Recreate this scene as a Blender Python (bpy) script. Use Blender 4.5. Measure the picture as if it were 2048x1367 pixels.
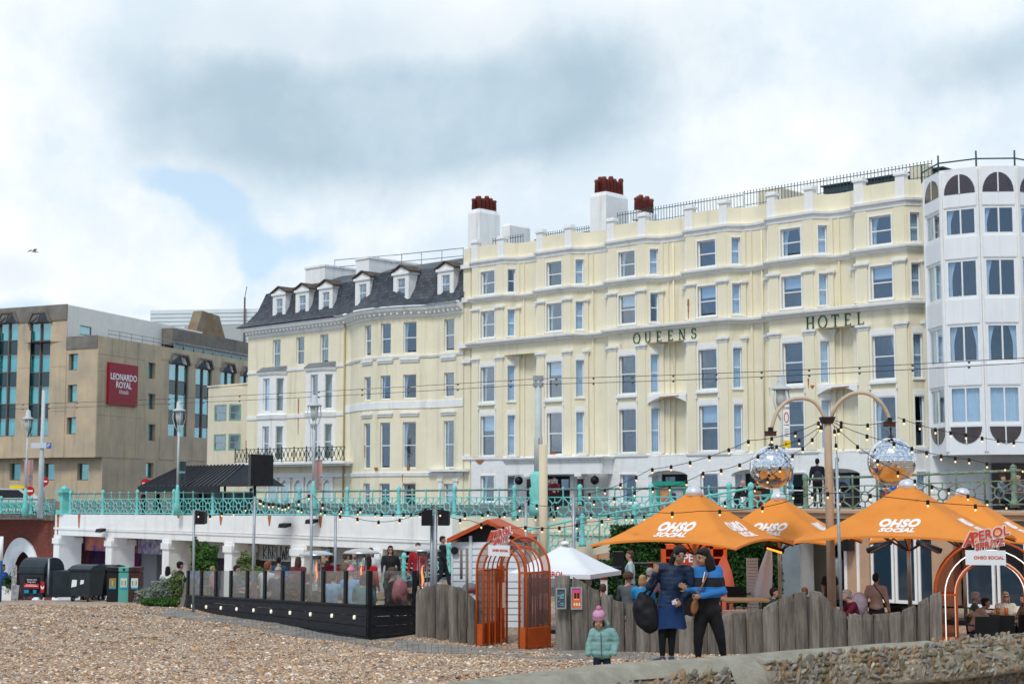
import bpy, bmesh, math, random
import numpy as np
from math import sin, cos, tan, atan, atan2, pi, radians, hypot, sqrt
from mathutils import Vector, Matrix, Euler, noise

for o in list(bpy.data.objects): bpy.data.objects.remove(o)
SC = bpy.context.scene
COL = SC.collection
random.seed(7)
# ------------------------------------------------------------------ camera
F = 3000.0; TH = atan(296.5 / F); CZ = 6.0
cam_d = bpy.data.cameras.new('camera'); cam = bpy.data.objects.new('camera', cam_d)
COL.objects.link(cam); SC.camera = cam
cam_d.sensor_width = 36.0; cam_d.lens = F / 2048 * 36.0
cam_d.clip_start = 0.1; cam_d.clip_end = 3000
cam.location = (0, 0, CZ); cam.rotation_euler = (pi / 2 + TH, 0, 0)
cam_d.dof.use_dof = True; cam_d.dof.focus_distance = 23.0; cam_d.dof.aperture_fstop = 5.0
SC.render.resolution_x = 1024; SC.render.resolution_y = 683
# ------------------------------------------------------------------ world, sun, exposure
SC.view_settings.view_transform = 'Standard'; SC.view_settings.look = 'None'
SC.view_settings.exposure = 0.34; SC.view_settings.gamma = 1.0
SUN_EL, SUN_AZ = radians(52), radians(200)      # azimuth clockwise from +Y (behind the camera, a little left)
WS = 0.1
W = bpy.data.worlds.new('World'); SC.world = W; W.use_nodes = True
def sky_nodes():
 nt = W.node_tree; nt.nodes.clear(); L = nt.links
 def nd(t, **k):
  n = nt.nodes.new(t)
  for a, b in k.items(): setattr(n, a, b)
  return n
 def M(op, a, b=None, c=None, clamp=False):
  n = nd('ShaderNodeMath', operation=op, use_clamp=clamp)
  for i, x in enumerate((a, b, c)):
   if x is None: continue
   if isinstance(x, (int, float)): n.inputs[i].default_value = x
   else: L.new(x, n.inputs[i])
  return n.outputs[0]
 out = nd('ShaderNodeOutputWorld'); bg = nd('ShaderNodeBackground'); bg.inputs['Strength'].default_value = WS
 L.new(bg.outputs[0], out.inputs[0])
 sky = nd('ShaderNodeTexSky', sky_type='NISHITA'); sky.sun_disc = False
 sky.sun_elevation = SUN_EL; sky.sun_rotation = SUN_AZ; sky.dust_density = 1.5; sky.ozone_density = 2.0
 tc = nd('ShaderNodeTexCoord'); sp = nd('ShaderNodeSeparateXYZ'); L.new(tc.outputs['Generated'], sp.inputs[0])
 X, Y, Z = sp.outputs
 az = M('ARCTAN2', X, Y); el = M('ARCSINE', Z)
 zz = M('ADD', M('MAXIMUM', Z, 0.0), 0.16)
 cx = M('DIVIDE', X, zz); cy = M('DIVIDE', Y, zz)
 cb = nd('ShaderNodeCombineXYZ'); L.new(cx, cb.inputs[0]); L.new(cy, cb.inputs[1])
 def noi(scale, detail, rough, off, vec=cb.outputs[0]):
  mp = nd('ShaderNodeMapping'); mp.inputs['Location'].default_value = off; L.new(vec, mp.inputs[0])
  n = nd('ShaderNodeTexNoise'); n.inputs['Scale'].default_value = scale; n.inputs['Detail'].default_value = detail
  n.inputs['Roughness'].default_value = rough; L.new(mp.outputs[0], n.inputs['Vector']); return n.outputs['Fac']
 nbig = noi(0.9, 4, 0.5, (3.1, 7.2, 0)); gen = tc.outputs['Generated']; nmid = noi(4.6, 8, 0.55, (1.3, 2, 5.4), gen); npuff = noi(9.0, 8, 0.6, (4, 1, 2), gen)
 nedge = noi(22.0, 7, 0.6, (0, 3, 1), tc.outputs['Generated'])
 wob = M('MULTIPLY', M('SUBTRACT', npuff, 0.5), 1.1)
 wob2 = M('MULTIPLY', M('SUBTRACT', nedge, 0.5), 2.6)
 def blob(px, py, rx, ry, w, rot=0.0, soft=0.55):       # a bank of cloud round one direction of the sky, with a ragged edge
  a = M('SUBTRACT', az, (px - 1024) / 3000.0); b = M('SUBTRACT', el, (980 - py) / 3000.0)
  a2 = M('ADD', M('MULTIPLY', a, cos(rot)), M('MULTIPLY', b, sin(rot)))
  b2 = M('SUBTRACT', M('MULTIPLY', b, cos(rot)), M('MULTIPLY', a, sin(rot)))
  r = M('SQRT', M('ADD', M('POWER', M('ABSOLUTE', M('DIVIDE', a2, rx)), 2.0), M('POWER', M('ABSOLUTE', M('DIVIDE', b2, ry)), 2.0)))
  r = M('ADD', r, M('MULTIPLY', w, 0.62))
  n = nd('ShaderNodeMapRange', interpolation_type='SMOOTHSTEP'); L.new(r, n.inputs[0])
  n.inputs[1].default_value = 1 + soft; n.inputs[2].default_value = 1 - soft; n.inputs[3].default_value = 0; n.inputs[4].default_value = 1
  return n.outputs[0]
 def mx(a, b): return M('MAXIMUM', a, b)
 inframe = None
 def gauss(px, py, rx, ry, k, rot=0.0):
  a = M('SUBTRACT', az, (px - 1024) / 3000.0); b = M('SUBTRACT', el, (980 - py) / 3000.0)
  a2 = M('DIVIDE', M('ADD', M('MULTIPLY', a, cos(rot)), M('MULTIPLY', b, sin(rot))), rx / 3000.0)
  b2 = M('DIVIDE', M('SUBTRACT', M('MULTIPLY', b, cos(rot)), M('MULTIPLY', a, sin(rot))), ry / 3000.0)
  return M('MULTIPLY', M('EXPONENT', M('MULTIPLY', M('ADD', M('MULTIPLY', a2, a2), M('MULTIPLY', b2, b2)), -1.0)), k)
 def bank(gs, n, amp, lo, hi):
  d = M('MULTIPLY', M('SUBTRACT', n, 0.5), amp)
  for g in gs: d = M('ADD', d, gauss(*g))
  r = nd('ShaderNodeMapRange', interpolation_type='SMOOTHSTEP'); L.new(d, r.inputs[0]); r.inputs[1].default_value = lo; r.inputs[2].default_value = hi; return r.outputs[0]
 nsoft = noi(9.0, 7, 0.58, (2.2, 4, 1), gen)
 deep = bank([(400, 200, 380, 150, 1.3, -.1), (820, 268, 450, 135, 2.0, .05), (1180, 140, 430, 150, 1.5, .2), (2010, 165, 260, 95, 1.6, .2)], nsoft, 2.0, .5, 2.1)
 thin = bank([(480, 130, 520, 170, .55, 0), (900, 120, 640, 190, .75, .05), (1500, 60, 420, 90, .45, .1), (1850, 190, 330, 60, .6, .1), (30, 565, 190, 60, .8, 0), (1600, 300, 300, 40, .35, .1)], npuff, 2.0, .35, 1.6)
 grey = M('MAXIMUM', deep, M('MULTIPLY', thin, .62))
 mr = nd('ShaderNodeMapRange', interpolation_type='SMOOTHSTEP'); L.new(nbig, mr.inputs[0]); mr.inputs[1].default_value = .46; mr.inputs[2].default_value = .66
 behind = M('LESS_THAN', Y, 0.6)
 grey = M('MAXIMUM', grey, M('MULTIPLY', M('MULTIPLY', mr.outputs[0], behind), .6))
 blue = bank([(350, 378, 105, 40, 1.0, -.2), (440, 425, 66, 60, 1.15, -.4), (508, 510, 38, 80, .85, .2), (600, 500, 120, 40, .75, .15), (470, 620, 60, 40, .5, 0), (100, 640, 300, 30, .5, 0)], M('ADD', M('MULTIPLY', nedge, .5), M('MULTIPLY', npuff, .5)), 3.0, .30, .85)
 mb = nd('ShaderNodeMapRange', interpolation_type='SMOOTHSTEP'); L.new(nmid, mb.inputs[0]); mb.inputs[1].default_value = .46; mb.inputs[2].default_value = .54
 blue = mx(blue, M('MULTIPLY', M('MULTIPLY', mb.outputs[0], behind), .9))
 # white cloud with faint billows
 def col(c): return [x * .94 / WS for x in c] + [1]
 m1 = nd('ShaderNodeMix', data_type='RGBA'); m1.inputs[6].default_value = col((.64, .74, .82)); m1.inputs[7].default_value = col((.875, .895, .915))
 mw = nd('ShaderNodeMapRange'); L.new(M('ADD', M('MULTIPLY', nmid, .55), M('MULTIPLY', npuff, .45)), mw.inputs[0]); mw.inputs[1].default_value = .42; mw.inputs[2].default_value = .55
 L.new(mw.outputs[0], m1.inputs[0])
 m2 = nd('ShaderNodeMix', data_type='RGBA'); L.new(M('MULTIPLY', grey, .95), m2.inputs[0]); L.new(m1.outputs[2], m2.inputs[6]); 
 m2b = nd('ShaderNodeMix', data_type='RGBA'); m2b.inputs[6].default_value = col((.385, .505, .60)); m2b.inputs[7].default_value = col((.49, .61, .70))
 L.new(mw.outputs[0], m2b.inputs[0]); L.new(m2b.outputs[2], m2.inputs[7])
 m3 = nd('ShaderNodeMix', data_type='RGBA'); L.new(M('MULTIPLY', blue, .85), m3.inputs[0]); L.new(m2.outputs[2], m3.inputs[6])
 sc = nd('ShaderNodeMix', data_type='RGBA'); sc.blend_type = 'MIX'; sc.inputs[0].default_value = .55
 L.new(sky.outputs[0], sc.inputs[6]); sb = nd('ShaderNodeMix', data_type='RGBA'); L.new(behind, sb.inputs[0]); sb.inputs[6].default_value = col((.64, .84, 1.02)); sb.inputs[7].default_value = col((.12, .36, .72)); L.new(sb.outputs[2], sc.inputs[7]); L.new(sc.outputs[2], m3.inputs[7])
 L.new(m3.outputs[2], bg.inputs['Color'])
sky_nodes()
sun_d = bpy.data.lights.new('sun', 'SUN'); sun_d.energy = 1.5; sun_d.angle = radians(14); sun_d.color = (1, .96, .9)
sun = bpy.data.objects.new('sun', sun_d); COL.objects.link(sun)
sdir = Vector((sin(SUN_AZ) * cos(SUN_EL), cos(SUN_AZ) * cos(SUN_EL), sin(SUN_EL)))
sun.rotation_euler = (-sdir).to_track_quat('-Z', 'Y').to_euler()
SC.cycles.max_bounces = 8; SC.cycles.transparent_max_bounces = 16
SC.cycles.volume_bounces = 0

# ------------------------------------------------------------------ picture <-> place
def ray(px, py):
 u = (px - 1024) / F; v = (683.5 - py) / F; k = cos(TH) - v * sin(TH)
 return u / k, (sin(TH) + v * cos(TH)) / k
def at(px, py, d):
 a, b = ray(px, py); return Vector((a * d, d, CZ + b * d))
def zat(px, py, d): return at(px, py, d).z
class Fac:                                   # a vertical plane; x along it (to the right), y inward, z up
 def __init__(s, px, d, vpx):
  p = at(px, 980, d); s.o = Vector((p.x, p.y, 0)); r = ray(vpx, 980)[0]; n = hypot(r, 1)
  s.t = Vector((-r / n, -1 / n, 0)) if vpx < 1024 else Vector((r / n, 1 / n, 0))
  s.n = Vector((-s.t.y, s.t.x, 0)); s.rz = atan2(s.t.y, s.t.x)
 def sz(s, px, py, off=0.0):              # off: distance inward
  a, b = ray(px, py); ox, oy = s.o.x + s.n.x * off, s.o.y + s.n.y * off
  det = -s.t.x + a * s.t.y; sx = (ox - a * oy) / det
  d = oy + s.t.y * sx
  return sx, CZ + b * d
 def s(self, px, off=0.0, py=980): return self.sz(px, py, off)[0]
 def z(self, px, py, off=0.0): return self.sz(px, py, off)[1]
 def depth(self, s_): return self.o.y + self.t.y * s_
 def w(self, s_, y=0, z=0): return self.o + self.t * s_ + self.n * y + Vector((0, 0, z))
GP = [(0, -1.3), (12, -1.9), (20, -2.38), (24, -2.72), (28, -3.13), (32, -3.30), (42.5, -3.30), (50, -3.70), (55, -3.98), (62, -4.48), (78, -5.6), (300, -5.6)]
def gz(d):
 for (a, za), (b, zb) in zip(GP, GP[1:]):
  if d <= b: return CZ + za + (zb - za) * (d - a) / (b - a)
 return CZ - 5.6
# ------------------------------------------------------------------ materials
MATS = {}
def mat(name, col=(.5, .5, .5), rough=.7, var=0.0, scale=4.0, bump=0.0, bscale=None, metal=0.0, streak=0.0, col2=None, spec=None, stretch=None, coord='Object', emit=0.0, alpha=None):
 if name in MATS: return MATS[name]
 m = bpy.data.materials.new(name); m.use_nodes = True; MATS[name] = m
 nt = m.node_tree; b = nt.nodes['Principled BSDF']; L = nt.links
 b.inputs['Base Color'].default_value = (*col, 1); b.inputs['Roughness'].default_value = rough; b.inputs['Metallic'].default_value = metal
 b.inputs['Specular IOR Level'].default_value = .22
 if spec is not None: b.inputs['Specular IOR Level'].default_value = spec
 if emit: b.inputs['Emission Color'].default_value = (*col, 1); b.inputs['Emission Strength'].default_value = emit
 if alpha is not None: b.inputs['Alpha'].default_value = alpha
 if var or bump or streak or col2:
  tc = nt.nodes.new('ShaderNodeTexCoord'); mp = nt.nodes.new('ShaderNodeMapping'); L.new(tc.outputs[coord], mp.inputs[0])
  if stretch: mp.inputs['Scale'].default_value = stretch
  n = nt.nodes.new('ShaderNodeTexNoise'); n.inputs['Scale'].default_value = scale; n.inputs['Detail'].default_value = 8; n.inputs['Roughness'].default_value = .6
  L.new(mp.outputs[0], n.inputs[0])
  r = nt.nodes.new('ShaderNodeMapRange'); r.inputs[1].default_value = .3; r.inputs[2].default_value = .7; L.new(n.outputs[0], r.inputs[0])
  mx = nt.nodes.new('ShaderNodeMix'); mx.data_type = 'RGBA'; L.new(r.outputs[0], mx.inputs[0])
  c2 = col2 if col2 else tuple(min(1, c * (1 + var)) for c in col); c1 = tuple(c * (1 - var) for c in col) if not col2 else col
  mx.inputs[6].default_value = (*c1, 1); mx.inputs[7].default_value = (*c2, 1); o = mx.outputs[2]
  if streak:
   mp2 = nt.nodes.new('ShaderNodeMapping'); mp2.inputs['Scale'].default_value = (.9, .9, .09); L.new(tc.outputs[coord], mp2.inputs[0])
   n2 = nt.nodes.new('ShaderNodeTexNoise'); n2.inputs['Scale'].default_value = 2.0; n2.inputs['Detail'].default_value = 6; L.new(mp2.outputs[0], n2.inputs[0])
   r2 = nt.nodes.new('ShaderNodeMapRange'); r2.inputs[1].default_value = .54; r2.inputs[2].default_value = .80; r2.inputs[4].default_value = streak; L.new(n2.outputs[0], r2.inputs[0])
   m2 = nt.nodes.new('ShaderNodeMix'); m2.data_type = 'RGBA'; L.new(r2.outputs[0], m2.inputs[0]); L.new(o, m2.inputs[6])
   m2.inputs[7].default_value = (col[0] * .42, col[1] * .40, col[2] * .36, 1); o = m2.outputs[2]
  L.new(o, b.inputs['Base Color'])
  if bump:
   n3 = n
   if bscale:
    n3 = nt.nodes.new('ShaderNodeTexNoise'); n3.inputs['Scale'].default_value = bscale; n3.inputs['Detail'].default_value = 5; L.new(mp.outputs[0], n3.inputs[0])
   bp = nt.nodes.new('ShaderNodeBump'); bp.inputs['Strength'].default_value = bump; bp.inputs['Distance'].default_value = .02; L.new(n3.outputs[0], bp.inputs['Height']); L.new(bp.outputs[0], b.inputs['Normal'])
 return m
cream = mat('cream_render', (.84, .775, .58), .8, .06, .7, .15, 14, streak=.42)
cream2 = mat('pale_cream_render', (.74, .67, .52), .8, .05, 1.0, .12, 10, streak=.28)
white = mat('white_paint', (.85, .855, .84), .55, .05, 2.0, .15, 18, streak=.38)
whitef = mat('window_frame_paint', (.85, .86, .85), .4, .05, 3)
wclad = mat('white_panel', (.84, .86, .88), .35, .03, .8, streak=.16)
slate = mat('slate', (.052, .06, .075), .5, .3, 3)
lead = mat('lead_sheet', (.17, .19, .21), .55, .2, 3)
terra = mat('terracotta', (.19, .045, .035), .7, .25, 3)
dark = mat('dark_interior', (.02, .022, .027), .9)
room = mat('dim_room', (.05, .052, .055), .9)
black = mat('black_paint', (.012, .013, .016), .45, .2, 5)
blackw = mat('black_stained_wood', (.018, .02, .025), .55, .35, 3, .3, stretch=(1, 1, 6))
curt = mat('curtain_cloth', (.90, .93, .94), .9, .06, 3)
curt2 = mat('beige_curtain_cloth', (.45, .44, .38), .9, .06, 3)
teal = mat('turquoise_paint', (.19, .58, .54), .45, .14, 4, .2, 30, streak=.3)
rustm = mat('rust', (.42, .15, .045), .9, .5, 12, .4)
rusty = mat('rusting_turquoise_paint', (.17, .42, .33), .6, scale=7, bump=.4, col2=(.20, .085, .035))
steel = mat('galvanised_steel', (.33, .36, .38), .45, .15, 6, metal=.4)
wood = mat('weathered_timber', (.075, .068, .062), .85, scale=5, bump=.9, bscale=22, col2=(.235, .20, .165), stretch=(3.5, 3.5, .35))
wood2 = mat('weathered_timber_light', (.13, .112, .095), .85, scale=5, bump=.9, bscale=22, col2=(.30, .265, .225), stretch=(3, 3, .3))
conc = mat('stained_concrete', (.64, .50, .33), .85, scale=.35, bump=.2, bscale=6, col2=(.40, .34, .26), streak=.6)
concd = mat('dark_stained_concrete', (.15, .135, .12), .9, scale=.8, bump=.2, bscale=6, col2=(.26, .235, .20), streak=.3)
orange = mat('orange_canvas', (.98, .35, .065), .75, .08, 1.3, .25, 5)
def translucent(m, col, f):
 nt = m.node_tree; L = nt.links; t = nt.nodes.new('ShaderNodeBsdfTranslucent'); t.inputs[0].default_value = (*col, 1); x = nt.nodes.new('ShaderNodeMixShader'); x.inputs[0].default_value = f
 o = [n for n in nt.nodes if n.type == 'OUTPUT_MATERIAL'][0]; L.new(nt.nodes['Principled BSDF'].outputs[0], x.inputs[1]); L.new(t.outputs[0], x.inputs[2]); L.new(x.outputs[0], o.inputs[0])
translucent(orange, (.95, .28, .04), .3)
oframe = mat('orange_metal', (.46, .085, .016), .42, .15, 9)
def glass_mat(name, tint, refl, transp, rough=.02, bump=.02):
 m = bpy.data.materials.new(name); m.use_nodes = True; nt = m.node_tree; nt.nodes.clear(); L = nt.links
 out = nt.nodes.new('ShaderNodeOutputMaterial'); gl = nt.nodes.new('ShaderNodeBsdfGlossy'); gl.inputs['Roughness'].default_value = rough; gl.inputs['Color'].default_value = (.86, .93, 1, 1)
 tr = nt.nodes.new('ShaderNodeBsdfTransparent'); tr.inputs[0].default_value = (*tint, 1)
 lw = nt.nodes.new('ShaderNodeLayerWeight'); fr = nt.nodes.new('ShaderNodeMapRange'); L.new(lw.outputs['Facing'], fr.inputs[0]); fr.inputs[3].default_value = refl; fr.inputs[4].default_value = min(.95, refl * 1.6 + .35)
 tc = nt.nodes.new('ShaderNodeTexCoord'); n = nt.nodes.new('ShaderNodeTexNoise'); n.inputs['Scale'].default_value = 1.3; L.new(tc.outputs['Object'], n.inputs[0])
 bp = nt.nodes.new('ShaderNodeBump'); bp.inputs['Strength'].default_value = bump; bp.inputs['Distance'].default_value = .05; L.new(n.outputs[0], bp.inputs['Height']); L.new(bp.outputs[0], gl.inputs['Normal'])
 mx = nt.nodes.new('ShaderNodeMixShader'); L.new(fr.outputs[0], mx.inputs[0]); L.new(tr.outputs[0], mx.inputs[1]); L.new(gl.outputs[0], mx.inputs[2]); L.new(mx.outputs[0], out.inputs[0])
 MATS[name] = m; return m
glass = glass_mat('window_glass', (.84, .92, .98), .09, .5, .02, .06)
glassg = glass_mat('teal_window_glass', (.50, .93, .95), .08, .5, .04, .08)
glassc = glass_mat('clear_screen', (.90, .93, .93), .05, .9, .08, .3)
MATS['clear_screen'] = glassc
# ------------------------------------------------------------------ mesh builder
class Mb:
 def __init__(s): s.v = []; s.f = []; s.m = []; s.c = 0; s.sm = []
 def add(s, v, f, sm=False):
  n = len(s.v); s.v += [tuple(x) for x in v]
  for q in f: s.f.append(tuple(i + n for i in q)); s.m.append(s.c); s.sm.append(sm)
  return s
 def box(s, x0, x1, y0, y1, z0, z1):
  return s.add([(x0, y0, z0), (x1, y0, z0), (x1, y1, z0), (x0, y1, z0), (x0, y0, z1), (x1, y0, z1), (x1, y1, z1), (x0, y1, z1)],
                     [(0, 3, 2, 1), (4, 5, 6, 7), (0, 1, 5, 4), (1, 2, 6, 5), (2, 3, 7, 6), (3, 0, 4, 7)])
 def hexa(s, v): return s.add(v, [(0, 3, 2, 1), (4, 5, 6, 7), (0, 1, 5, 4), (1, 2, 6, 5), (2, 3, 7, 6), (3, 0, 4, 7)])
 def obox(s, p0, p1, y0, y1, z0, z1, a0=0.0, a1=None):      # box along a wall segment p0->p1; y = inward
  d = Vector((p1[0] - p0[0], p1[1] - p0[1])); L = d.length; d /= L; n = Vector((-d.y, d.x))
  if a1 is None: a1 = L
  P = lambda a, y: (p0[0] + d.x * a + n.x * y, p0[1] + d.y * a + n.y * y)
  c = [P(a0, y0), P(a1, y0), P(a1, y1), P(a0, y1)]
  return s.hexa([(*q, z0) for q in c] + [(*q, z1) for q in c])
 def beam(s, p, q, w, h=None, up=(0, 0, 1)):
  p = Vector(p); q = Vector(q); d = (q - p)
  if d.length < 1e-6: return s
  d.normalize(); u = Vector(up)
  if abs(d.dot(u)) > .98: u = Vector((0, 1, 0))
  a = d.cross(u).normalized(); b = a.cross(d); h = h or w; a = a * w / 2; b = b * h / 2
  return s.hexa([p - a - b, p + a - b, p + a + b, p - a + b, q - a - b, q + a - b, q + a + b, q - a + b])
 def tube(s, pts, r, n=8, cap=True, sm=True):
  pts = [Vector(p) for p in pts]; k = len(pts); rr = r if isinstance(r, (list, tuple)) else [r] * k
  vs = []; ref = None
  for i, p in enumerate(pts):
   d = (pts[min(i + 1, k - 1)] - pts[max(i - 1, 0)]).normalized()
   if ref is None:
    ref = Vector((0, 0, 1)) if abs(d.z) < .9 else Vector((1, 0, 0))
   a = d.cross(ref).normalized(); b = a.cross(d); ref = b
   for j in range(n):
    t = 2 * pi * j / n; vs.append(p + (a * cos(t) + b * sin(t)) * rr[i])
  fs = [(i * n + j, i * n + (j + 1) % n, (i + 1) * n + (j + 1) % n, (i + 1) * n + j) for i in range(k - 1) for j in range(n)]
  s.add(vs, fs, sm)
  if cap:
   m = len(s.v) - k * n
   s.f.append(tuple(m + j for j in range(n))[::-1]); s.m.append(s.c); s.sm.append(False)
   m2 = m + (k - 1) * n
   s.f.append(tuple(m2 + j for j in range(n))); s.m.append(s.c); s.sm.append(False)
  return s
 def lathe(s, c, prof, n=12, sm=True, sy=1.0):
  vs = [(c[0] + r * cos(2 * pi * j / n), c[1] + sy * r * sin(2 * pi * j / n), c[2] + z) for r, z in prof for j in range(n)]
  k = len(prof)
  fs = [(i * n + j, i * n + (j + 1) % n, (i + 1) * n + (j + 1) % n, (i + 1) * n + j) for i in range(k - 1) for j in range(n)]
  fs += [tuple(range(n))[::-1], tuple(range((k - 1) * n, k * n))]
  return s.add(vs, fs, sm)
 def ell(s, c, r, n=10, m=8, rot=None, sm=True):
  vs = []; R = rot.to_matrix() if isinstance(rot, Euler) else (rot or Matrix.Identity(3))
  if not isinstance(r, (tuple, list, Vector)): r = (r, r, r)
  c = Vector(c)
  for i in range(1, m):
   a = pi * i / m
   for j in range(n):
    b = 2 * pi * j / n; vs.append(c + R @ Vector((r[0] * sin(a) * cos(b), r[1] * sin(a) * sin(b), r[2] * cos(a))))
  vs.append(c + R @ Vector((0, 0, r[2]))); vs.append(c + R @ Vector((0, 0, -r[2]))); t = len(vs) - 2
  fs = [(i * n + j, (i + 1) * n + j, (i + 1) * n + (j + 1) % n, i * n + (j + 1) % n) for i in range(m - 2) for j in range(n)]
  fs += [(t, j, (j + 1) % n) for j in range(n)] + [(t + 1, (m - 2) * n + (j + 1) % n, (m - 2) * n + j) for j in range(n)]
  return s.add(vs, fs, sm)
 def prism(s, poly, y0, y1, T=None):      # poly in (x,z), extruded in y
  n = len(poly); T = T or (lambda x, y, z: (x, y, z))
  vs = [T(x, y0, z) for x, z in poly] + [T(x, y1, z) for x, z in poly]
  return s.add(vs, [tuple(range(n)), tuple(range(n, 2 * n))[::-1]] + [(i, i + n, (i + 1) % n + n, (i + 1) % n) for i in range(n)])
 def sweep(s, path, prof, close=True):      # path in plan, profile (outward, z)
  n = len(path); P = [Vector(p) for p in path]; vs = []
  for i in range(n):
   d1 = (P[i] - P[i - 1]).normalized() if i else None; d2 = (P[i + 1] - P[i]).normalized() if i < n - 1 else None
   d1 = d1 or d2; d2 = d2 or d1
   n1 = Vector((d1.y, -d1.x)); n2 = Vector((d2.y, -d2.x)); b = (n1 + n2); b /= max(.5, (1 + n1.dot(n2)))
   vs += [(P[i].x + b.x * o, P[i].y + b.y * o, z) for o, z in prof]
  k = len(prof); fs = [(i * k + j, (i + 1) * k + j, (i + 1) * k + (j + 1) % k, i * k + (j + 1) % k) for i in range(n - 1) for j in range(k)]
  fs += [tuple(range(k)), tuple(range((n - 1) * k, n * k))[::-1]]
  return s.add(vs, fs)
 def mesh(s, name, mats):
  me = bpy.data.meshes.new(name); me.from_pydata(s.v, [], s.f)
  for m in (mats if isinstance(mats, (list, tuple)) else [mats]): me.materials.append(m)
  me.polygons.foreach_set('material_index', s.m); me.polygons.foreach_set('use_smooth', s.sm); me.update()
  bm = bmesh.new(); bm.from_mesh(me); bmesh.ops.recalc_face_normals(bm, faces=bm.faces); bm.to_mesh(me); bm.free()
  return me
 def build(s, name, mats, parent=None, loc=(0, 0, 0), rz=0.0):
  return put(name, s.mesh(name, mats), parent, loc, rz)
def put(name, me, parent=None, loc=(0, 0, 0), rz=0.0, rot=None, scale=None):
 o = bpy.data.objects.new(name, me); COL.objects.link(o); o.location = loc
 o.rotation_euler = rot if rot is not None else (0, 0, rz)
 if scale is not None: o.scale = scale if isinstance(scale, (tuple, list)) else (scale,) * 3
 o.parent = parent; return o
def thing(name, label, cat, loc=(0, 0, 0), rz=0.0, group=None, kind=None):
 o = put(name, None, None, loc, rz); return tag(o, label, cat, group, kind)
def tag(o, label=None, cat=None, group=None, kind=None):
 if label: o['label'] = label
 if cat: o['category'] = cat
 if group: o['group'] = group
 if kind: o['kind'] = kind
 return o
def dup(root, loc, rz=0.0, label=None, scale=None):
 def cp(o, par):
  c = o.copy(); COL.objects.link(c); c.parent = par
  for ch in [x for x in KIDS.get(o, [])]: cp(ch, c)
  return c
 KIDS = {}
 for o in bpy.data.objects:
  if o.parent: KIDS.setdefault(o.parent, []).append(o)
 r = cp(root, None); r.location = loc; r.rotation_euler = (0, 0, rz)
 if label: r['label'] = label
 if scale: r.scale = (scale,) * 3
 return r
def text_geo(txt, size=1.0, bold=0.0, ext=0.004, shear=0.0, spacing=1.0):
 cu = bpy.data.curves.new('lettering', 'FONT'); cu.body = txt; cu.size = size; cu.extrude = ext; cu.offset = bold; cu.shear = shear
 cu.align_x = 'CENTER'; cu.align_y = 'CENTER'; cu.resolution_u = 3; cu.space_character = spacing; cu.space_line = .82
 ob = bpy.data.objects.new('lettering', cu); COL.objects.link(ob)
 bpy.context.view_layer.update(); dg = bpy.context.evaluated_depsgraph_get(); me = bpy.data.meshes.new_from_object(ob.evaluated_get(dg))
 v = [tuple(x.co) for x in me.vertices]; f = [tuple(p.vertices) for p in me.polygons]
 bpy.data.objects.remove(ob); bpy.data.curves.remove(cu); bpy.data.meshes.remove(me); return v, f
def letters(mb, txt, size, T, **k):           # T maps (x right, y up, depth towards the viewer) to a point
 v, f = text_geo(txt, size, **k); mb.add([T(x, y, z) for x, y, z in v], f); return mb
# ------------------------------------------------------------------ walls with openings, windows
def seg(p0, p1):
 d = Vector((p1[0] - p0[0], p1[1] - p0[1])); L = d.length; d /= L; return d, Vector((-d.y, d.x)), L
def wall(Wb, Ib, p0, p1, z0, z1, holes=(), rev=.16, deep=.8):
 d, n, L = seg(p0, p1); P = lambda a, y, z: (p0[0] + d.x * a + n.x * y, p0[1] + d.y * a + n.y * y, z)
 us = sorted({0, L} | {round(h[0] - h[1] / 2, 4) for h in holes} | {round(h[0] + h[1] / 2, 4) for h in holes})
 zs = sorted({z0, z1} | {round(h[2], 4) for h in holes} | {round(h[3], 4) for h in holes})
 for a, b in zip(us, us[1:]):
  for c, e in zip(zs, zs[1:]):
   ma, mz = (a + b) / 2, (c + e) / 2
   if any(h[0] - h[1] / 2 < ma < h[0] + h[1] / 2 and h[2] < mz < h[3] for h in holes): continue
   Wb.add([P(a, 0, c), P(b, 0, c), P(b, 0, e), P(a, 0, e)], [(0, 1, 2, 3)])
 for u, w, a, b in holes:
  l, r = u - w / 2, u + w / 2; q = [(l, a), (r, a), (r, b), (l, b)]
  for (u1, z_1), (u2, z_2) in zip(q, q[1:] + q[:1]):
   Wb.add([P(u1, 0, z_1), P(u2, 0, z_2), P(u2, rev, z_2), P(u1, rev, z_1)], [(0, 1, 2, 3)])
   Ib.add([P(u1, rev + .06, z_1), P(u2, rev + .06, z_2), P(u2, rev + deep, z_2), P(u1, rev + deep, z_1)], [(0, 1, 2, 3)])
  Ib.add([P(l, rev + deep, a), P(r, rev + deep, a), P(r, rev + deep, b), P(l, rev + deep, b)], [(0, 1, 2, 3)])
WC = {}
def cached(key, fn):
 if key not in WC: WC[key] = fn()
 return WC[key]
def frame_mesh(w, h, rail, fm, mull=0, t=.07):
 def f():
  b = Mb(); y0, y1 = -.02, .07
  b.box(-w / 2, -w / 2 + t, y0, y1, 0, h); b.box(w / 2 - t, w / 2, y0, y1, 0, h); b.box(-w / 2 + t, w / 2 - t, y0, y1, 0, t * 1.2); b.box(-w / 2 + t, w / 2 - t, y0, y1, h - t, h)
  if rail: b.box(-w / 2 + t, w / 2 - t, .0, .06, h * rail - .03, h * rail + .03)
  for i in range(mull):
   x = -w / 2 + w * (i + 1) / (mull + 1); b.box(x - .035, x + .035, y0 + .004, y1 - .004, t * 1.2, h - t)
  return b.mesh('window', fm)
 return cached(('f', w, h, rail, fm.name, mull, t), f)
def pane_mesh(w, h, gm):
 return cached(('p', w, h, gm.name), lambda: Mb().box(-w / 2, w / 2, 0, .012, 0, h).mesh('pane', gm))
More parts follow.
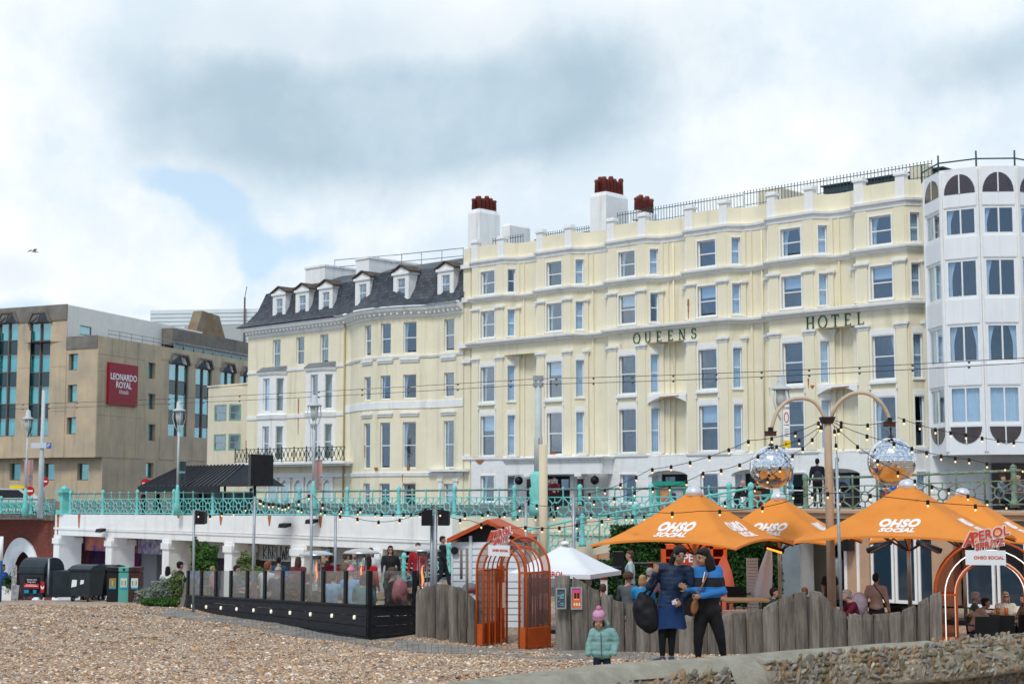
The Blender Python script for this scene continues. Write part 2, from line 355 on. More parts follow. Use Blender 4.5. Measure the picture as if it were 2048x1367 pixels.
def curtain_mesh(w, h, cm, taper=0):
 def f():
  b = Mb(); n = max(6, int(w / .045)); vs = []
  rows = 7
  for j in range(rows + 1):
   z = h * j / rows; k = 1 - taper * .5 * sin(pi * min(1, (1 - j / rows) * 1.35) * .6)
   for i in range(n + 1):
    x = w * i / n * k; vs.append((x, .03 * sin(i * 1.9) + .012 * sin(i * .7 + j), z))
  fs = [(j * (n + 1) + i, j * (n + 1) + i + 1, (j + 1) * (n + 1) + i + 1, (j + 1) * (n + 1) + i) for j in range(rows) for i in range(n)]
  b.add(vs, fs, True); return b.mesh('curtain', cm)
 return cached(('c', w, h, cm.name, taper), f)
def window(par, loc, rz, w, h, rail=.5, cur=None, fm=whitef, gm=glass, cm=curt, mull=0, t=.07, sill=None, opened=False):
 w = round(w, 2); h = round(h, 2)
 fr = put('window', frame_mesh(w, h, rail, fm, mull, t), par, loc, rz)
 x0 = -w / 2 + t; W_ = w - 2 * t
 cols = mull + 1; pw = round(W_ / cols - .01, 2)
 for c in range(cols):
  xc = x0 + W_ * (c + .5) / cols
  if rail:
   hu = round(h * (1 - rail) - t - .02, 2); hl = round(h * rail - t * 1.2 - .02, 2)
   put('pane', pane_mesh(pw, hu, gm), fr, (xc, .012, h * rail + .02)); put('pane', pane_mesh(pw, hl, gm), fr, (xc, .035, t * 1.2 + (.09 if opened else 0)))
  else: put('pane', pane_mesh(pw, round(h - 2.2 * t, 2), gm), fr, (xc, .02, t * 1.2))
 if cur is None: cur = random.choice(['l', 'r', 'b', 'f', 'l', 'n', 'b'])
 hh = round(h - t, 2); cw = round(w * .27, 2)
 if cur in 'lb': put('curtain', curtain_mesh(cw, hh, cm, 1), fr, (-w / 2 + .03, .17, .03))
 if cur in 'rb':
  c = put('curtain', curtain_mesh(cw, hh, cm, 1), fr, (w / 2 - .03, .17, .03)); c.scale = (-1, 1, 1)
 if cur == 'f': put('curtain', curtain_mesh(round(w - .06, 2), hh, cm, 0), fr, (-w / 2 + .03, .17, .03))
 if cur == 't': put('blind', pane_mesh(round(w - .1, 2), round(h * .35, 2), cm), fr, (0, .15, h * .62))
 if sill is not None: put('sill', cached(('s', w, sill.name), lambda: Mb().box(-w / 2 - .06, w / 2 + .06, -.24, -.02, -.08, 0).mesh('sill', sill)), fr)
 return fr
def win_on(par, p0, p1, u, z0, w, h, rev=.16, **k):
 d, n, L = seg(p0, p1)
 return window(par, (p0[0] + d.x * u + n.x * rev, p0[1] + d.y * u + n.y * rev, z0), atan2(d.y, d.x), w, h, **k)
# ------------------------------------------------------------------ ground
def zg(x, y): return gz(y) + ((.10 * noise.noise(Vector((x * .22, y * .3, 0))) + .03 * noise.noise(Vector((x * .9, y * 1.1, 3)))) if 10 < y < 56 else 0)
def ground():
 xs = sorted(set([-260, -160, -100, -60, -45] + [x * .8 for x in range(-50, 45)] + [45, 60, 100, 160, 260]))
 ys = sorted(set([-300, -80, -20, 0, 6] + [8 + i * .55 for i in range(90)] + [58 + i * 2 for i in range(11)]))
 vs = []; nx = len(xs)
 for y in ys:
  for x in xs:
   z = zg(x, y)
   vs.append((x, y, z))
 fs = [(j * nx + i, j * nx + i + 1, (j + 1) * nx + i + 1, (j + 1) * nx + i) for j in range(len(ys) - 1) for i in range(nx - 1)]
 b = Mb(); b.add(vs, fs, True)
 m = mat('shingle', (.30, .20, .125), .9, scale=16, bump=1.0, bscale=26, col2=(.55, .43, .31), coord='Object')
 nt = m.node_tree; L = nt.links; bs = nt.nodes['Principled BSDF']
 tc = nt.nodes.new('ShaderNodeTexCoord'); vo = nt.nodes.new('ShaderNodeTexVoronoi'); vo.inputs['Scale'].default_value = 20; L.new(tc.outputs['Object'], vo.inputs[0])
 cr = nt.nodes.new('ShaderNodeValToRGB'); L.new(vo.outputs['Color'], cr.inputs[0]); E_ = cr.color_ramp.elements
 pal = [(0, (.10, .075, .055)), (.22, (.30, .17, .09)), (.42, (.44, .31, .20)), (.6, (.52, .43, .33)), (.78, (.26, .24, .22)), (1, (.72, .66, .58))]
 E_[0].position = 0; E_[0].color = (*pal[0][1], 1); E_[1].position = 1; E_[1].color = (*pal[-1][1], 1)
 for p, c in pal[1:-1]: e = E_.new(p); e.color = (*c, 1)
 L.new(cr.outputs[0], bs.inputs['Base Color'])
 bp = nt.nodes.new('ShaderNodeBump'); bp.invert = True; bp.inputs['Distance'].default_value = .03; L.new(vo.outputs['Distance'], bp.inputs['Height']); L.new(bp.outputs[0], bs.inputs['Normal'])
 g = b.build('beach', m); tag(g, kind='structure', label='shingle beach falling away to the promenade wall')
ground()
# ------------------------------------------------------------------ Facade plane of the sea front houses
H = Fac(975, 99, -2131)
BAYS = [0, 5.95, 11.92, 17.92, 23.7, 29.3]
hw = 1.52
def bay_path(lvl='bow', a=0, b=5, grow=0.0, end=True):
 P = []
 for i in range(a, b + 1):
  c = BAYS[i]
  P += [(c - hw, 0), (c + hw, 0)]
  if i < b:
   n = BAYS[i + 1]
   if lvl == 'bridge' and i % 2 == 0: continue
   s0, s1 = c + hw + .55, n - hw - .42; k = 5 if lvl == 'bow' else 3
   P.append((s0, .66))
   for j in range(1, k):
    t = j / k; P.append((s0 + (s1 - s0) * t, .66 + .16 * sin(pi * t)))
   P.append((s1, .66))
 if a == 0 and end: P = [(-hw - .5, .62), ] + P
 if b == 5 and end: P = P + [(BAYS[5] + hw + .55, .66), (32.0, .66)]
 return P
def hotel():
 root = thing('hotel', 'long cream bow-fronted seafront hotel with green QUEENS HOTEL lettering', 'hotel', H.o, H.rz)
 Wb, Ib, Gb = Mb(), Mb(), Mb()
 zG0, zG1 = 5.0, 8.04
 fl = [(8.24, 2.68, 1), (11.8, 2.37, 2), (16.06, 1.79, 3), (18.96, 1.56, 4)]
 path = bay_path(); wins = []
 for (p, q) in zip(path, path[1:]):
  d, n, L = seg(p, q); front = abs(p[1]) < .01 and abs(q[1]) < .01 and L > 2.5
  cant = abs(q[1] - p[1]) > .4 and L < 1.2 and L > .6
  holes = []; gh = []
  if front or cant:
   right = cant and q[1] > p[1]
   if cant and p[0] < -1.6: right = False; cant = False
  if front:
   for z, h, k in fl: holes.append((L / 2, 1.30, z, z + h, k))
   ci = min(range(6), key=lambda i: abs(BAYS[i] - (p[0] + q[0]) / 2))
   if ci not in (1,): gh.append((L / 2, 1.25, zG0 + .05 if ci in (4,) else 5.25, 6.95, 0))
  elif cant:
   for z, h, k in fl: holes.append((L * .55, .52, z, z + h, k))
   gh.append((L * .55, .5, 5.3, 6.95, 0))
  wall(Wb, Ib, p, q, zG1, 22.26, [x[:4] for x in holes]); wall(Gb, Ib, p, q, zG0 - .2, zG1, [x[:4] for x in gh])
  for u, w, a, b, k in holes + gh: wins.append((p, q, u, w, a, b - a, k, front))
 # parapet thickness, roof, side walls
 back = [(-2.0, 12), (32.0, 12)]
 Wb.box(-2.4, -1.72, .08, 12, zG0 - .2, 22.26); Wb.box(31.98, 32.02, .66, 12, zG0 - .2, 22.26)
 Wb.box(-2, 32, 12, 12.2, zG0 - .2, 22.0)
 Wb.build('wall', cream, root); Gb.build('ground_floor_wall', white, root); Ib.build('interior', dark, root)
 rb = Mb(); rb.box(-1.95, 31.95, .95, 11.95, 21.5, 21.6); rb.build('roof', lead, root)
 pb = Mb(); pb.sweep(bay_path(), [(-.02, 21.5), (-.02, 22.25), (-.28, 22.25), (-.28, 21.5)]); pb.build('parapet', cream, root)
 rnd = random.Random(5)
 for p, q, u, w, z, h, k, front in wins:
  cur = rnd.choice('lrbfnlb' if front else 'ffffrf'); op = rnd.random() < .22
  if k in (1, 2) and front: cur = rnd.choice('nntrl')
  if k in (3,) and front and p[0] > 10: cur = 't'
  win_on(root, p, q, u, z, w, h, cur=cur, rail=.5 if k != 2 else .52, opened=op, sill=None, cm=curt)
  # white surround, head box for old shutters on the tall floors
  d, n, L = seg(p, q); sb = Mb()
  ew = .10 if front else .05
  key = ('sur', round(w, 2), round(h, 2), k in (1, 2))
  def mk():
   b = Mb(); b.box(-w / 2 - ew, -w / 2, -.04, .05, 0, h); b.box(w / 2, w / 2 + ew, -.04, .05, 0, h); b.box(-w / 2 - ew, w / 2 + ew, -.04, .05, h, h + (.30 if k in (1, 2) else .08)); b.box(-w / 2 - ew - .03, w / 2 + ew + .03, -.08, .04, -.09, 0)
   if k in (1, 2): 
    nn = int(w / .09)
    for i in range(nn): x = -w / 2 + w * (i + .5) / nn; b.box(x - .03, x + .03, -.03, .02, h - .07, h)
   return b.mesh('surround', white)
  put('surround', cached(key, mk), root, (p[0] + d.x * u, p[1] + d.y * u, z), atan2(d.y, d.x))
 # cornices (each a run of moulding following the bows)
 def cor(name, path, pts, m=white): b = Mb(); b.sweep(path, pts); return b.build(name, m, root)
 cor('cornice', bay_path(), [(0, 20.85), (.06, 20.9), (.07, 21.1), (.20, 21.16), (.22, 21.29), (0, 21.34)])
 cor('cornice', bay_path(), [(0, 18.50), (.12, 18.55), (.16, 18.66), (.30, 18.70), (.32, 18.80), (0, 18.88)])
 cor('cornice', bay_path('bridge'), [(0, 15.46), (.16, 15.52), (.22, 15.64), (.42, 15.68), (.44, 15.80), (0, 15.90)])
 cor('string_course', bay_path(), [(0, 8.0), (.08, 8.02), (.10, 8.12), (0, 8.18)])
 for (a, b) in ((0, 1), (2, 3), (4, 5)):       # fascia bridging each pair of bows, the panel that carries the lettering
  f = Mb(); f.box(BAYS[a] + hw + .002, BAYS[b] - hw - .002, .001, .9, 14.80, 15.50); f.build('fascia', cream, root)
 for (a, b) in ((2, 3), (4, 5)):
  f = Mb(); f.box(BAYS[a] + hw + .002, BAYS[b] - hw - .002, -.03, .9, 11.58, 11.70)
  n = 10; x0, x1 = BAYS[a] + hw + .05, BAYS[b] - hw - .05
  T = [(x0 + (x1 - x0) * i / n, 11.58 - .36 * (abs(2 * i / n - 1)) ** 2.2 - .06) for i in range(n + 1)]
  for (xa, za), (xb, zb) in zip(T, T[1:]): f.hexa([(xa, -.06, za), (xb, -.06, zb), (xb, .5, zb), (xa, .5, za), (xa, -.06, 11.577), (xb, -.06, 11.577), (xb, .5, 11.577), (xa, .5, 11.577)])
  f.build('canopy', white, root)
  r = Mb(); r.beam((x0 + .9, -.075, 11.5), (x1 - .5, -.075, 11.53), .02, .06); r.build('rust_stain', rustm, root)
 # pilasters: tall order over two floors, short order above
 def pil(u, y, w, z0, z1, rz=0.0, cap=.28, pr=.07):
  k = ('pil', round(w, 2), z0, z1, pr); o = put('pilaster', cached(k, lambda: Mb().box(-w / 2, w / 2, -pr, .02, 0, z1 - z0).mesh('pilaster', cream)), root, (u, y, z0), rz)
  if cap:
   def mk():
    b = Mb(); b.box(-w / 2 - .03, w / 2 + .03, -pr - .03, .02, -cap, -.12); b.box(-w / 2 - .12, w / 2 + .12, -pr - .12, .02, -.12, .0); b.box(-w / 2 - .07, w / 2 + .07, -pr - .07, .02, -.17, -.12)
    return b.mesh('capital', white)
   put('capital', cached(('cap', round(w, 2), cap, pr), mk), o, (0, 0, z1 - z0))
 for i, c in enumerate(BAYS):
  for sgn in (-1, 1):
   x = c + sgn * 1.13
   pil(x, 0, .62, 8.18, 14.76); pil(x, 0, .62, 15.90, 18.08, cap=.22); pil(x, 0, .62, 18.88, 20.85, cap=0, pr=.045)
  x = c + hw + .55
  pil(x + .1, .66, .26, 8.18, 14.76); pil(x + .1, .67, .26, 15.90, 18.0, cap=.2); pil(x + .1, .67, .26, 18.88, 20.85, cap=0, pr=.045)
  if i < 5:
   n_ = BAYS[i + 1] - hw - .5; pil(n_, .66, .22, 8.18, 14.76); pil(n_, .67, .22, 15.9, 18.0, cap=.2)
   pil(x + .55, .74, .1, 8.18, 20.85, cap=0, pr=.05)
 # window balconettes between floors one and two
 for c in BAYS:
  b = Mb(); b.box(c - .85, c + .85, -.16, 0, 11.58, 11.70); b.box(c - .85, c - .75, -.12, 0, 11.30, 11.58); b.box(c + .75, c + .85, -.12, 0, 11.30, 11.58); b.build('sill_shelf', white, root)
 for z_, q_ in ((8.05, .1), (15.5, .38), (18.6, .26), (20.9, .2), (14.5, .14)):
  b = Mb(); b.box(-2.4 - q_ * .5, -1.6, .08 - q_, .1, z_, z_ + .26); b.build('cornice', white, root)
 # parapet piers
 for i, c in enumerate(BAYS):
  for x in (c - hw + .28, c + hw - .28):
   b = Mb(); b.box(-.27, .27, -.07, .33, 0, 1.2); b.box(-.34, .34, -.14, .40, 1.2, 1.32); b.box(-.28, .28, -.08, .34, 1.32, 1.44)
   put('pier', cached('pier', lambda: b.mesh('pier', white)), root, (x, 0, 21.32))
 # roof edge railings
 def roofrail(x0, x1, y, z, n):
  b = Mb(); b.box(x0, x1, y - .012, y + .012, z + .78, z + .82); b.box(x0, x1, y - .012, y + .012, z + .12, z + .15)
  for i in range(n + 1): x = x0 + (x1 - x0) * i / n; b.box(x - .013, x + .013, y - .013, y + .013, z, z + .92); b.box(x - .03, x + .03, y - .012, y + .012, z + .92, z + .97)
  b.build('roof_railing', mat('dark_green_iron', (.03, .09, .09), .5), root)
 roofrail(-.8, 2.0, 1.3, 22.0, 12); roofrail(2.9, 7.2, 2.4, 22.1, 22); roofrail(10.3, 19.8, 1.1, 22.3, 44); roofrail(19.9, 31.8, 1.1, 22.35, 56)
 # long dark roof lights / flat dormer behind the parapet
 b = Mb(); b.box(24.0, 31.4, 3.0, 6, 21.6, H.z(1700, 366, 3.0)); b.box(23.9, 31.5, 2.9, 6.1, H.z(1700, 366, 3.0), H.z(1700, 363, 3.0)); b.build('roof_dormer', slate, root)
 b = Mb(); b.box(1.8, 6.8, 2.6, 5, 21.6, 22.75); b.build('roof_dormer', slate, root)
 # green letters
 lb = Mb()
 def put_word(word, s0, s1, zc, hgt):
  n = len(word); 
  for i, ch in enumerate(word):
   cx = s0 + (s1 - s0) * i / (n - 1)
   for x, z, w_, z2, in []: pass
   glyph(lb, ch, cx, zc - hgt / 2, hgt)
 def glyph(b, ch, cx, z0, h):
  t = .12; th = .045; Y0, Y1 = -.05, -.002
  def bar(x0, zb, x1, zt, w):
   b.beam((cx + x0 * h, (Y0 + Y1) / 2, z0 + zb * h), (cx + x1 * h, (Y0 + Y1) / 2, z0 + zt * h), w * h * 1.0, Y1 - Y0) if False else b.prism([(cx + x0 * h - w * h / 2, z0 + zb * h), (cx + x0 * h + w * h / 2, z0 + zb * h), (cx + x1 * h + w * h / 2, z0 + zt * h), (cx + x1 * h - w * h / 2, z0 + zt * h)], Y0, Y1)
  def hb(x0, x1, z, w=th): b.prism([(cx + x0 * h, z0 + z * h - w * h / 2), (cx + x1 * h, z0 + z * h - w * h / 2), (cx + x1 * h, z0 + z * h + w * h / 2), (cx + x0 * h, z0 + z * h + w * h / 2)], Y0, Y1)
  def arc(x, z, rx, rz, a0, a1, w0=th, w1=t, n=20):
   P = []
   for i in range(n + 1):
    a = radians(a0 + (a1 - a0) * i / n); w = w0 + (w1 - w0) * abs(cos(a)); P.append(((rx) * cos(a), rz * sin(a), w))
   for p, q in zip(P, P[1:]):
    f = lambda p, s: (cx + (x + p[0] * (1 + s * p[2] / 2 / max(rx, rz))) * h, z0 + (z + p[1] * (1 + s * p[2] / 2 / max(rx, rz))) * h)
    b.prism([f(p, -1), f(p, 1), f(q, 1), f(q, -1)], Y0, Y1)
  def stem(x): bar(x, 0, x, 1, t); hb(x - .13, x + .13, .02); hb(x - .13, x + .13, .98)
  if ch == 'H': stem(-.28); stem(.28); hb(-.28, .28, .5)
  if ch == 'E': stem(-.2); hb(-.2, .26, .03, .06); hb(-.2, .24, .97, .06); hb(-.2, .16, .5, .05); bar(.25, 0, .25, .2, .04); bar(.23, .8, .23, 1, .04)
  if ch == 'L': stem(-.2); hb(-.2, .28, .03, .06); bar(.27, 0, .27, .22, .04)
  if ch == 'T': bar(0, 0, 0, 1, t); hb(-.13, .13, .02); hb(-.34, .34, .97, .06); bar(-.33, .78, -.33, 1, .04); bar(.33, .78, .33, 1, .04)
  if ch == 'N': bar(-.28, 0, -.28, 1, .06); bar(.28, 0, .28, 1, .06); bar(.26, 0, -.27, 1, t); hb(-.38, -.18, .02); hb(.18, .38, .98); hb(-.4, -.2, .98)
  if ch == 'U': bar(-.26, .3, -.26, 1, t); bar(.26, .3, .26, 1, .06); arc(0, .3, .26, .28, 180, 360, .06, .1); hb(-.38, -.14, .98); hb(.16, .36, .98)
  if ch in 'OQ': arc(0, .5, .4, .5, 0, 360, .05, .13, 28)
  if ch == 'Q': bar(.35, -.1, .05, .08, .1)
  if ch == 'S': arc(0, .745, .22, .24, 20, 265, .06, .11); arc(0, .26, .25, .26, -175, 92, .06, .11); bar(.22, .72, .22, .92, .04); bar(-.24, .08, -.24, .28, .04)
 sQ = H.s(1274, 0, 680) ; sS = H.s(1388, 0, 670); put_word('QUEENS', sQ, sS, 15.13, .60)
 sQ = H.s(1621, 0, 645); sS = H.s(1722, 0, 640); put_word('HOTEL', sQ, sS, 15.13, .64)
 lb.build('lettering', mat('green_letter_paint', (.015, .10, .045), .5), root)
 # entrance portico
 e = Mb(); x0, x1 = H.s(1000, -1.2), H.s(1206, -1.2)
 e.box(x0, x1, -1.25, .0, 7.98, 8.06); e.box(x0 + .08, x1 - .08, -1.15, .0, 7.86, 7.98); e.box(x0 + .22, x1 - .22, -1.0, .0, 7.0, 7.72)
 n = 46
 for i in range(n): x = x0 + .2 + (x1 - x0 - .4) * i / (n - 1); e.box(x - .045, x + .045, -1.1, -.9, 7.74, 7.85)
 e.box(x0 + .2, x1 - .2, -.98, 0, 7.72, 7.86); e.build('portico', white, root)
 for px in (1058, 1160):
  s_ = H.s(px, -.8); c = Mb(); c.lathe((0, 0, 0), [(.19, 0), (.19, 1.9), (.17, 2.0)], 12); o = put('column', c.mesh('column', mat('plum_paint', (.05, .025, .035), .5)), root, (s_, -.75, 5.0))
  k = Mb(); k.box(-.27, .27, -.27, .27, 1.85, 2.0); k.lathe((0, 0, 0), [(.2, 1.7), (.25, 1.85)], 12); put('capital', k.mesh('capital', white), o)
 d = Mb(); d.box(H.s(1068, 0), H.s(1140, 0), -.06, -.03, 5.0, 6.9); d.build('doorway', dark, root)
 for a in (1085, 1110, 1132):
  g = Mb(); g.box(H.s(a, 0) - .3, H.s(a, 0) + .3, -.09, -.07, 6.1, 6.7); g.build('pane', glass, root)
 for px in (1037, 1189):
  q = Mb(); q.ell((H.s(px, -.75), -.72, 6.62), .27, 14, 10); q.lathe((H.s(px, -.75), -.72, 6.85), [(.02, 0), (.02, .2)], 6); q.build('hanging_ball', black, root)
 # arched recesses of the ground floor between the bows
 for (a, b) in ((2, 3), (3, 4), (4, 5)):
  x0, x1 = BAYS[a] + hw - .02, BAYS[b] - hw + .05; m_ = (x0 + x1) / 2; R = (x1 - x0) / 2; A = Mb(); n = 14
  arcp = [(m_ - R * cos(pi * i / n), 6.75 + .42 * sin(pi * i / n)) for i in range(n + 1)]
  for (xa, za), (xb, zb) in zip(arcp, arcp[1:]): A.hexa([(xa, -.02, za), (xb, -.02, zb), (xb, .35, zb), (xa, .35, za), (xa, -.02, 7.995), (xb, -.02, 7.995), (xb, .35, 7.995), (xa, .35, 7.995)])
  A.build('arch', white, root)
  I = Mb(); I.box(x0 + .6, x1 - .3, .60, .64, 5.0, 6.95); I.build('doorway', dark, root)
  I = Mb(); I.box(x0 + .9, x0 + 1.6, .56, .59, 5.6, 6.8); I.build('pane', glass, root)
 # rusticated joints of the ground floor
 for z in (5.4, 5.82, 6.24, 6.66, 7.1, 7.5):
  for a, b in zip(BAYS, BAYS[1:] + [None]):
   for x in (a - 1.45, a + .74):
    j = Mb(); j.box(x, x + .68, -.012, .0, z, z + .36); put('stone', cached(('st', 1), lambda: Mb().box(0, .68, -.014, 0, 0, .37).mesh('stone', white)), root, (x, 0, z))
 # rust streaks and drain pipes
 for px, py0, py1, w in ((1378, 598, 638, .16), (1618, 756, 776, .12), (1626, 770, 777, .3), (1107, 905, 912, .7), (960, 918, 926, .8), (1243, 690, 692, .1)):
  s_, za = H.sz(px, py0); _, zb = H.sz(px, py1); r = Mb(); n = 6
  for i in range(n):
   k = w * (1 - .13 * i) * (.8 + .4 * (i % 2)); zz0 = za + (zb - za) * i / n; zz1 = za + (zb - za) * (i + 1) / n; r.box(s_ - k / 2 + .01 * (i % 2), s_ + k / 2, -.076, -.073, zz1, zz0)
  r.build('rust_stain', rustm, root)
 for s_ in (H.s(1337), H.s(1517)):
  r = Mb(); r.tube([(s_, .70, 8.2), (s_, .70, 20.8)], .05, 8); r.build('drainpipe', cream, root)
 return root
hotel()
def chimney(label, F_, px, py_top, py_base, w, dpt, off, pots, yaw=None, m=white, pot_h=.9, rows=2):
 s0, zt = F_.sz(px, py_top, off); zb = F_.z(px, py_base, off)
 root = thing('chimney_stack', label, 'chimney', F_.w(s0, off, zb), F_.rz)
 b = Mb(); h = zt - zb; b.box(0, w, 0, dpt, 0, h * .9); b.hexa([(0, 0, h * .9), (w, 0, h * .9), (w, dpt, h * .9), (0, dpt, h * .9), (.1, .1, h), (w - .1, .1, h), (w - .1, dpt - .1, h), (.1, dpt - .1, h)]); b.build('stack', m, root)
 for i in range(pots):
  x = w * .28 + (w * .45 if (i % rows) else 0) if rows > 1 else w / 2; y = .25 + (dpt - .5) * (i // rows) / max(1, (pots - 1) // rows)
  hh = pot_h * (1 + .12 * ((i * 7) % 3 - 1))
  put('chimney_pot', cached(('pot', round(hh, 2)), lambda: Mb().lathe((0, 0, 0), [(.16, 0), (.14, hh * .8), (.17, hh * .85), (.17, hh * .93), (.13, hh)], 10).mesh('chimney_pot', terra)), root, (x, y, h))
 return root
chimney('white chimney stack with red pots at the left end of the cream hotel roof', H, 936, 420, 500, 1.15, 2.0, 1.6, 10)
chimney('tallest white chimney stack with dense red pots, mid cream hotel', H, 1180, 387, 470, 1.35, 2.2, 2.2, 12, pot_h=1.0)
chimney('low red pots behind railings, right of the tallest white chimney', H, 1262, 421, 440, .5, 2.0, 2.5, 8, rows=1, pot_h=.95)
chimney('stained pale stub of a chimney behind the hotel parapet railings', H, 1516, 380, 412, 1.6, 2.6, 3.0, 0, m=cream2)
chimney('narrow worn chimney stub at the right end of the hotel parapet', H, 1820, 331, 365, .9, .9, 2.2, 0, m=cream2)
chimney('rounded white stub chimney right of the leftmost red pots', H, 1003, 449, 490, .8, 2.0, 1.8, 0)
# ------------------------------------------------------------------ mansard-roofed house left of the hotel
def mansard():
 root = thing('mansard_building', 'cream town house with slate mansard roof and six white dormers', 'building', H.o, H.rz)
 Wb, Ib = Mb(), Mb(); x0 = -26.4; xm = -14.7; x1 = -2.3
 wl = []
 def W_(p, q, hs, z0=4.9, z1=18.0):
  wall(Wb, Ib, p, q, z0, z1, [h[:4] for h in hs]); wl.extend((p, q, *h) for h in hs)
 A = lambda s: s - x0
 hs = [(A(-22.8), .98, 15.40, 17.52, 'l'), (A(-19.9), .98, 15.40, 17.52, 'n'), (A(-17.05), .98, 15.40, 17.52, 'l')]
 W_((x0, 0), (xm, 0), hs)
 # bowed right part
 cx, R_, a0 = -9.55, 5.3, 62
 arc = []; n = 9; sag = 1.35
 xs = [-14.0 + (8.6) * i / n for i in range(n + 1)]
 arc = [(x, -sag * (1 - ((x - (-9.7)) / 4.3) ** 2) if abs(x + 9.7) < 4.3 else 0) for x in xs]
 path = [(xm, 0)] + arc + [(x1, 0)]
 def find(px, py):
  best = None
  for i, (p, q) in enumerate(zip(path, path[1:])):
   P = H.w(p[0], p[1]); Q = H.w(q[0], q[1]); r = ray(px, py)[0]
   d_ = Q - P; den = d_.x - r * d_.y
   if abs(den) < 1e-9: continue
   t = (r * P.y - P.x) / den
   if 0 <= t <= 1:
    y = P.y + d_.y * t
    if best is None or y < best[2]: best = (i, t, y)
  return best
 segh = {i: [] for i in range(len(path) - 1)}
 for px, w, cur in ((731, .85, 'n'), (772, .95, 'n'), (829, 1.05, 'l'), (898, 1.0, 'n')):
  b = find(px, 700)
  i = b[0]
  if px != 898:
   i0, i1 = i, i      # widen: use the whole facet
   for (za, zb) in ((7.5, 10.68), (12.28, 13.95), (15.42, 17.6), (4.95, 6.48)):
    segh[i].append((seg(path[i], path[i + 1])[2] / 2, min(w, seg(path[i], path[i + 1])[2] - .05), za, zb, cur))
  else:
   L = seg(path[i], path[i + 1])[2]
   for (za, zb) in ((7.5, 10.68), (12.28, 13.95), (15.42, 17.6)): segh[i].append((L * b[1], 1.0, za, zb, cur))
   segh[i].append((L * b[1], .95, 4.95, 6.45, 'f'))
 for i, (p, q) in enumerate(zip(path, path[1:])): W_(p, q, segh[i])
 Wb.box(x0 - .02, x0, 0, 10, 4.9, 18.0); Wb.build('wall', cream, root); Ib.build('interior', dark, root)
 for p, q, u, w, a, b, cur in wl:
  if cur == 'n': cur = random.choice('nnlb')
  win_on(root, p, q, u, a, w, b - a, cur=cur, opened=random.random() < .3)
 def cor(name, pth, pts, m=white): b = Mb(); b.sweep(pth, pts); return b.build(name, m, root)
 pa = [(x0 - .0, 0), (xm, 0)]; pb = path
 cor('cornice', pa, [(0, 17.8), (.08, 17.84), (.1, 18.05), (.55, 18.35), (.6, 18.6), (0, 18.62)])
 cor('cornice', pb, [(0, 17.9), (.08, 17.94), (.1, 18.12), (.55, 18.38), (.6, 18.62), (0, 18.64)])
 # cornice brackets
 for P_ in (pa, pb):
  for p, q in zip(P_, P_[1:]):
   d, n_, L = seg(p, q); k = max(1, int(L / .42))
   for j in range(k):
    u = L * (j + .5) / k; put('bracket', cached('brk', lambda: Mb().box(-.07, .07, -.42, 0, 0, .2).mesh('bracket', white)), root, (p[0] + d.x * u, p[1] + d.y * u, 18.12), atan2(d.y, d.x))
 cor('string_course', pa, [(0, 14.98), (.07, 15.0), (.08, 15.18), (0, 15.2)]); cor('string_course', pa, [(0, 11.42), (.07, 11.44), (.08, 11.68), (0, 11.7)])
 cor('string_course', pb, [(0, 15.08), (.07, 15.1), (.12, 15.25), (0, 15.28)]); cor('string_course', pb, [(0, 11.6), (.06, 11.62), (.06, 12.1), (0, 12.12)])
 cor('string_course', pb, [(0, 6.95), (.07, 6.98), (.1, 7.22), (0, 7.25)])
 for p, q, u, w, a, b, cur in wl:
  if p[0] >= xm - .01 and a > 5 and a < 15:
   d, n_, L = seg(p, q)
   put('hood', cached(('hood', round(w, 2)), lambda: Mb().box(-w / 2 - .25, w / 2 + .25, -.16, 0, .1, .22).box(-w / 2 - .2, w / 2 + .2, -.09, 0, -.04, .1).mesh('hood', white)), root, (p[0] + d.x * u, p[1] + d.y * u, b + (.9 if a > 9 else .45)), atan2(d.y, d.x))
 # two canted white bays
 for c in (-22.9, -17.1):
  bw, ii = Mb(), Mb(); P = [(c - 1.75, 0), (c - 1.1, -.75), (c + .75, -.75), (c + 1.45, 0)]
  for k, (p, q) in enumerate(zip(P, P[1:])):
   L = seg(p, q)[2]; hs = [(L / 2 + (.05 if k == 1 else 0), .82 if k == 1 else .58, 8.25, 10.85), (L / 2 + (.05 if k == 1 else 0), .82 if k == 1 else .58, 11.95, 14.5)]
   wall(bw, ii, p, q, 7.9, 15.0, hs)
   for h in hs: win_on(root, p, q, h[0], h[2], h[1], h[3] - h[2], cur=random.choice('nf') if h[2] > 9 else 'n')
   for h in hs:
    d, n_, L = seg(p, q)
  bw.build('bay', white, root); ii.build('interior', dark, root)
  cor('bay_cornice', P, [(0, 11.35), (.1, 11.4), (.16, 11.7), (0, 11.8)]); cor('bay_cornice', P, [(0, 14.75), (.1, 14.8), (.18, 15.0), (0, 15.02)])
  r = Mb(); r.add([(x, y - .0, 15.02) for x, y in [(c - 1.9, 0), (c - 1.2, -.95), (c + .85, -.95), (c + 1.6, 0)]] + [(c - 1.7, -.02, 15.45), (c + 1.4, -.02, 15.45)], [(0, 1, 4), (1, 2, 5, 4), (2, 3, 5), (0, 3, 2, 1), (0, 4, 5, 3)]); r.build('bay_roof', lead, root)
 # balcony with lattice railing
 bx0, bx1 = H.s(470, -1.3, 925), H.s(690, -1.3, 925)
 b = Mb(); b.box(bx0, bx1, -1.35, 0, 7.92, 8.08); b.box(bx0 + .2, bx1 - .2, -1.1, 0, 7.78, 7.92); b.build('balcony', white, root)
 iron = mat('dark_iron', (.03, .045, .045), .5)
 n = 9
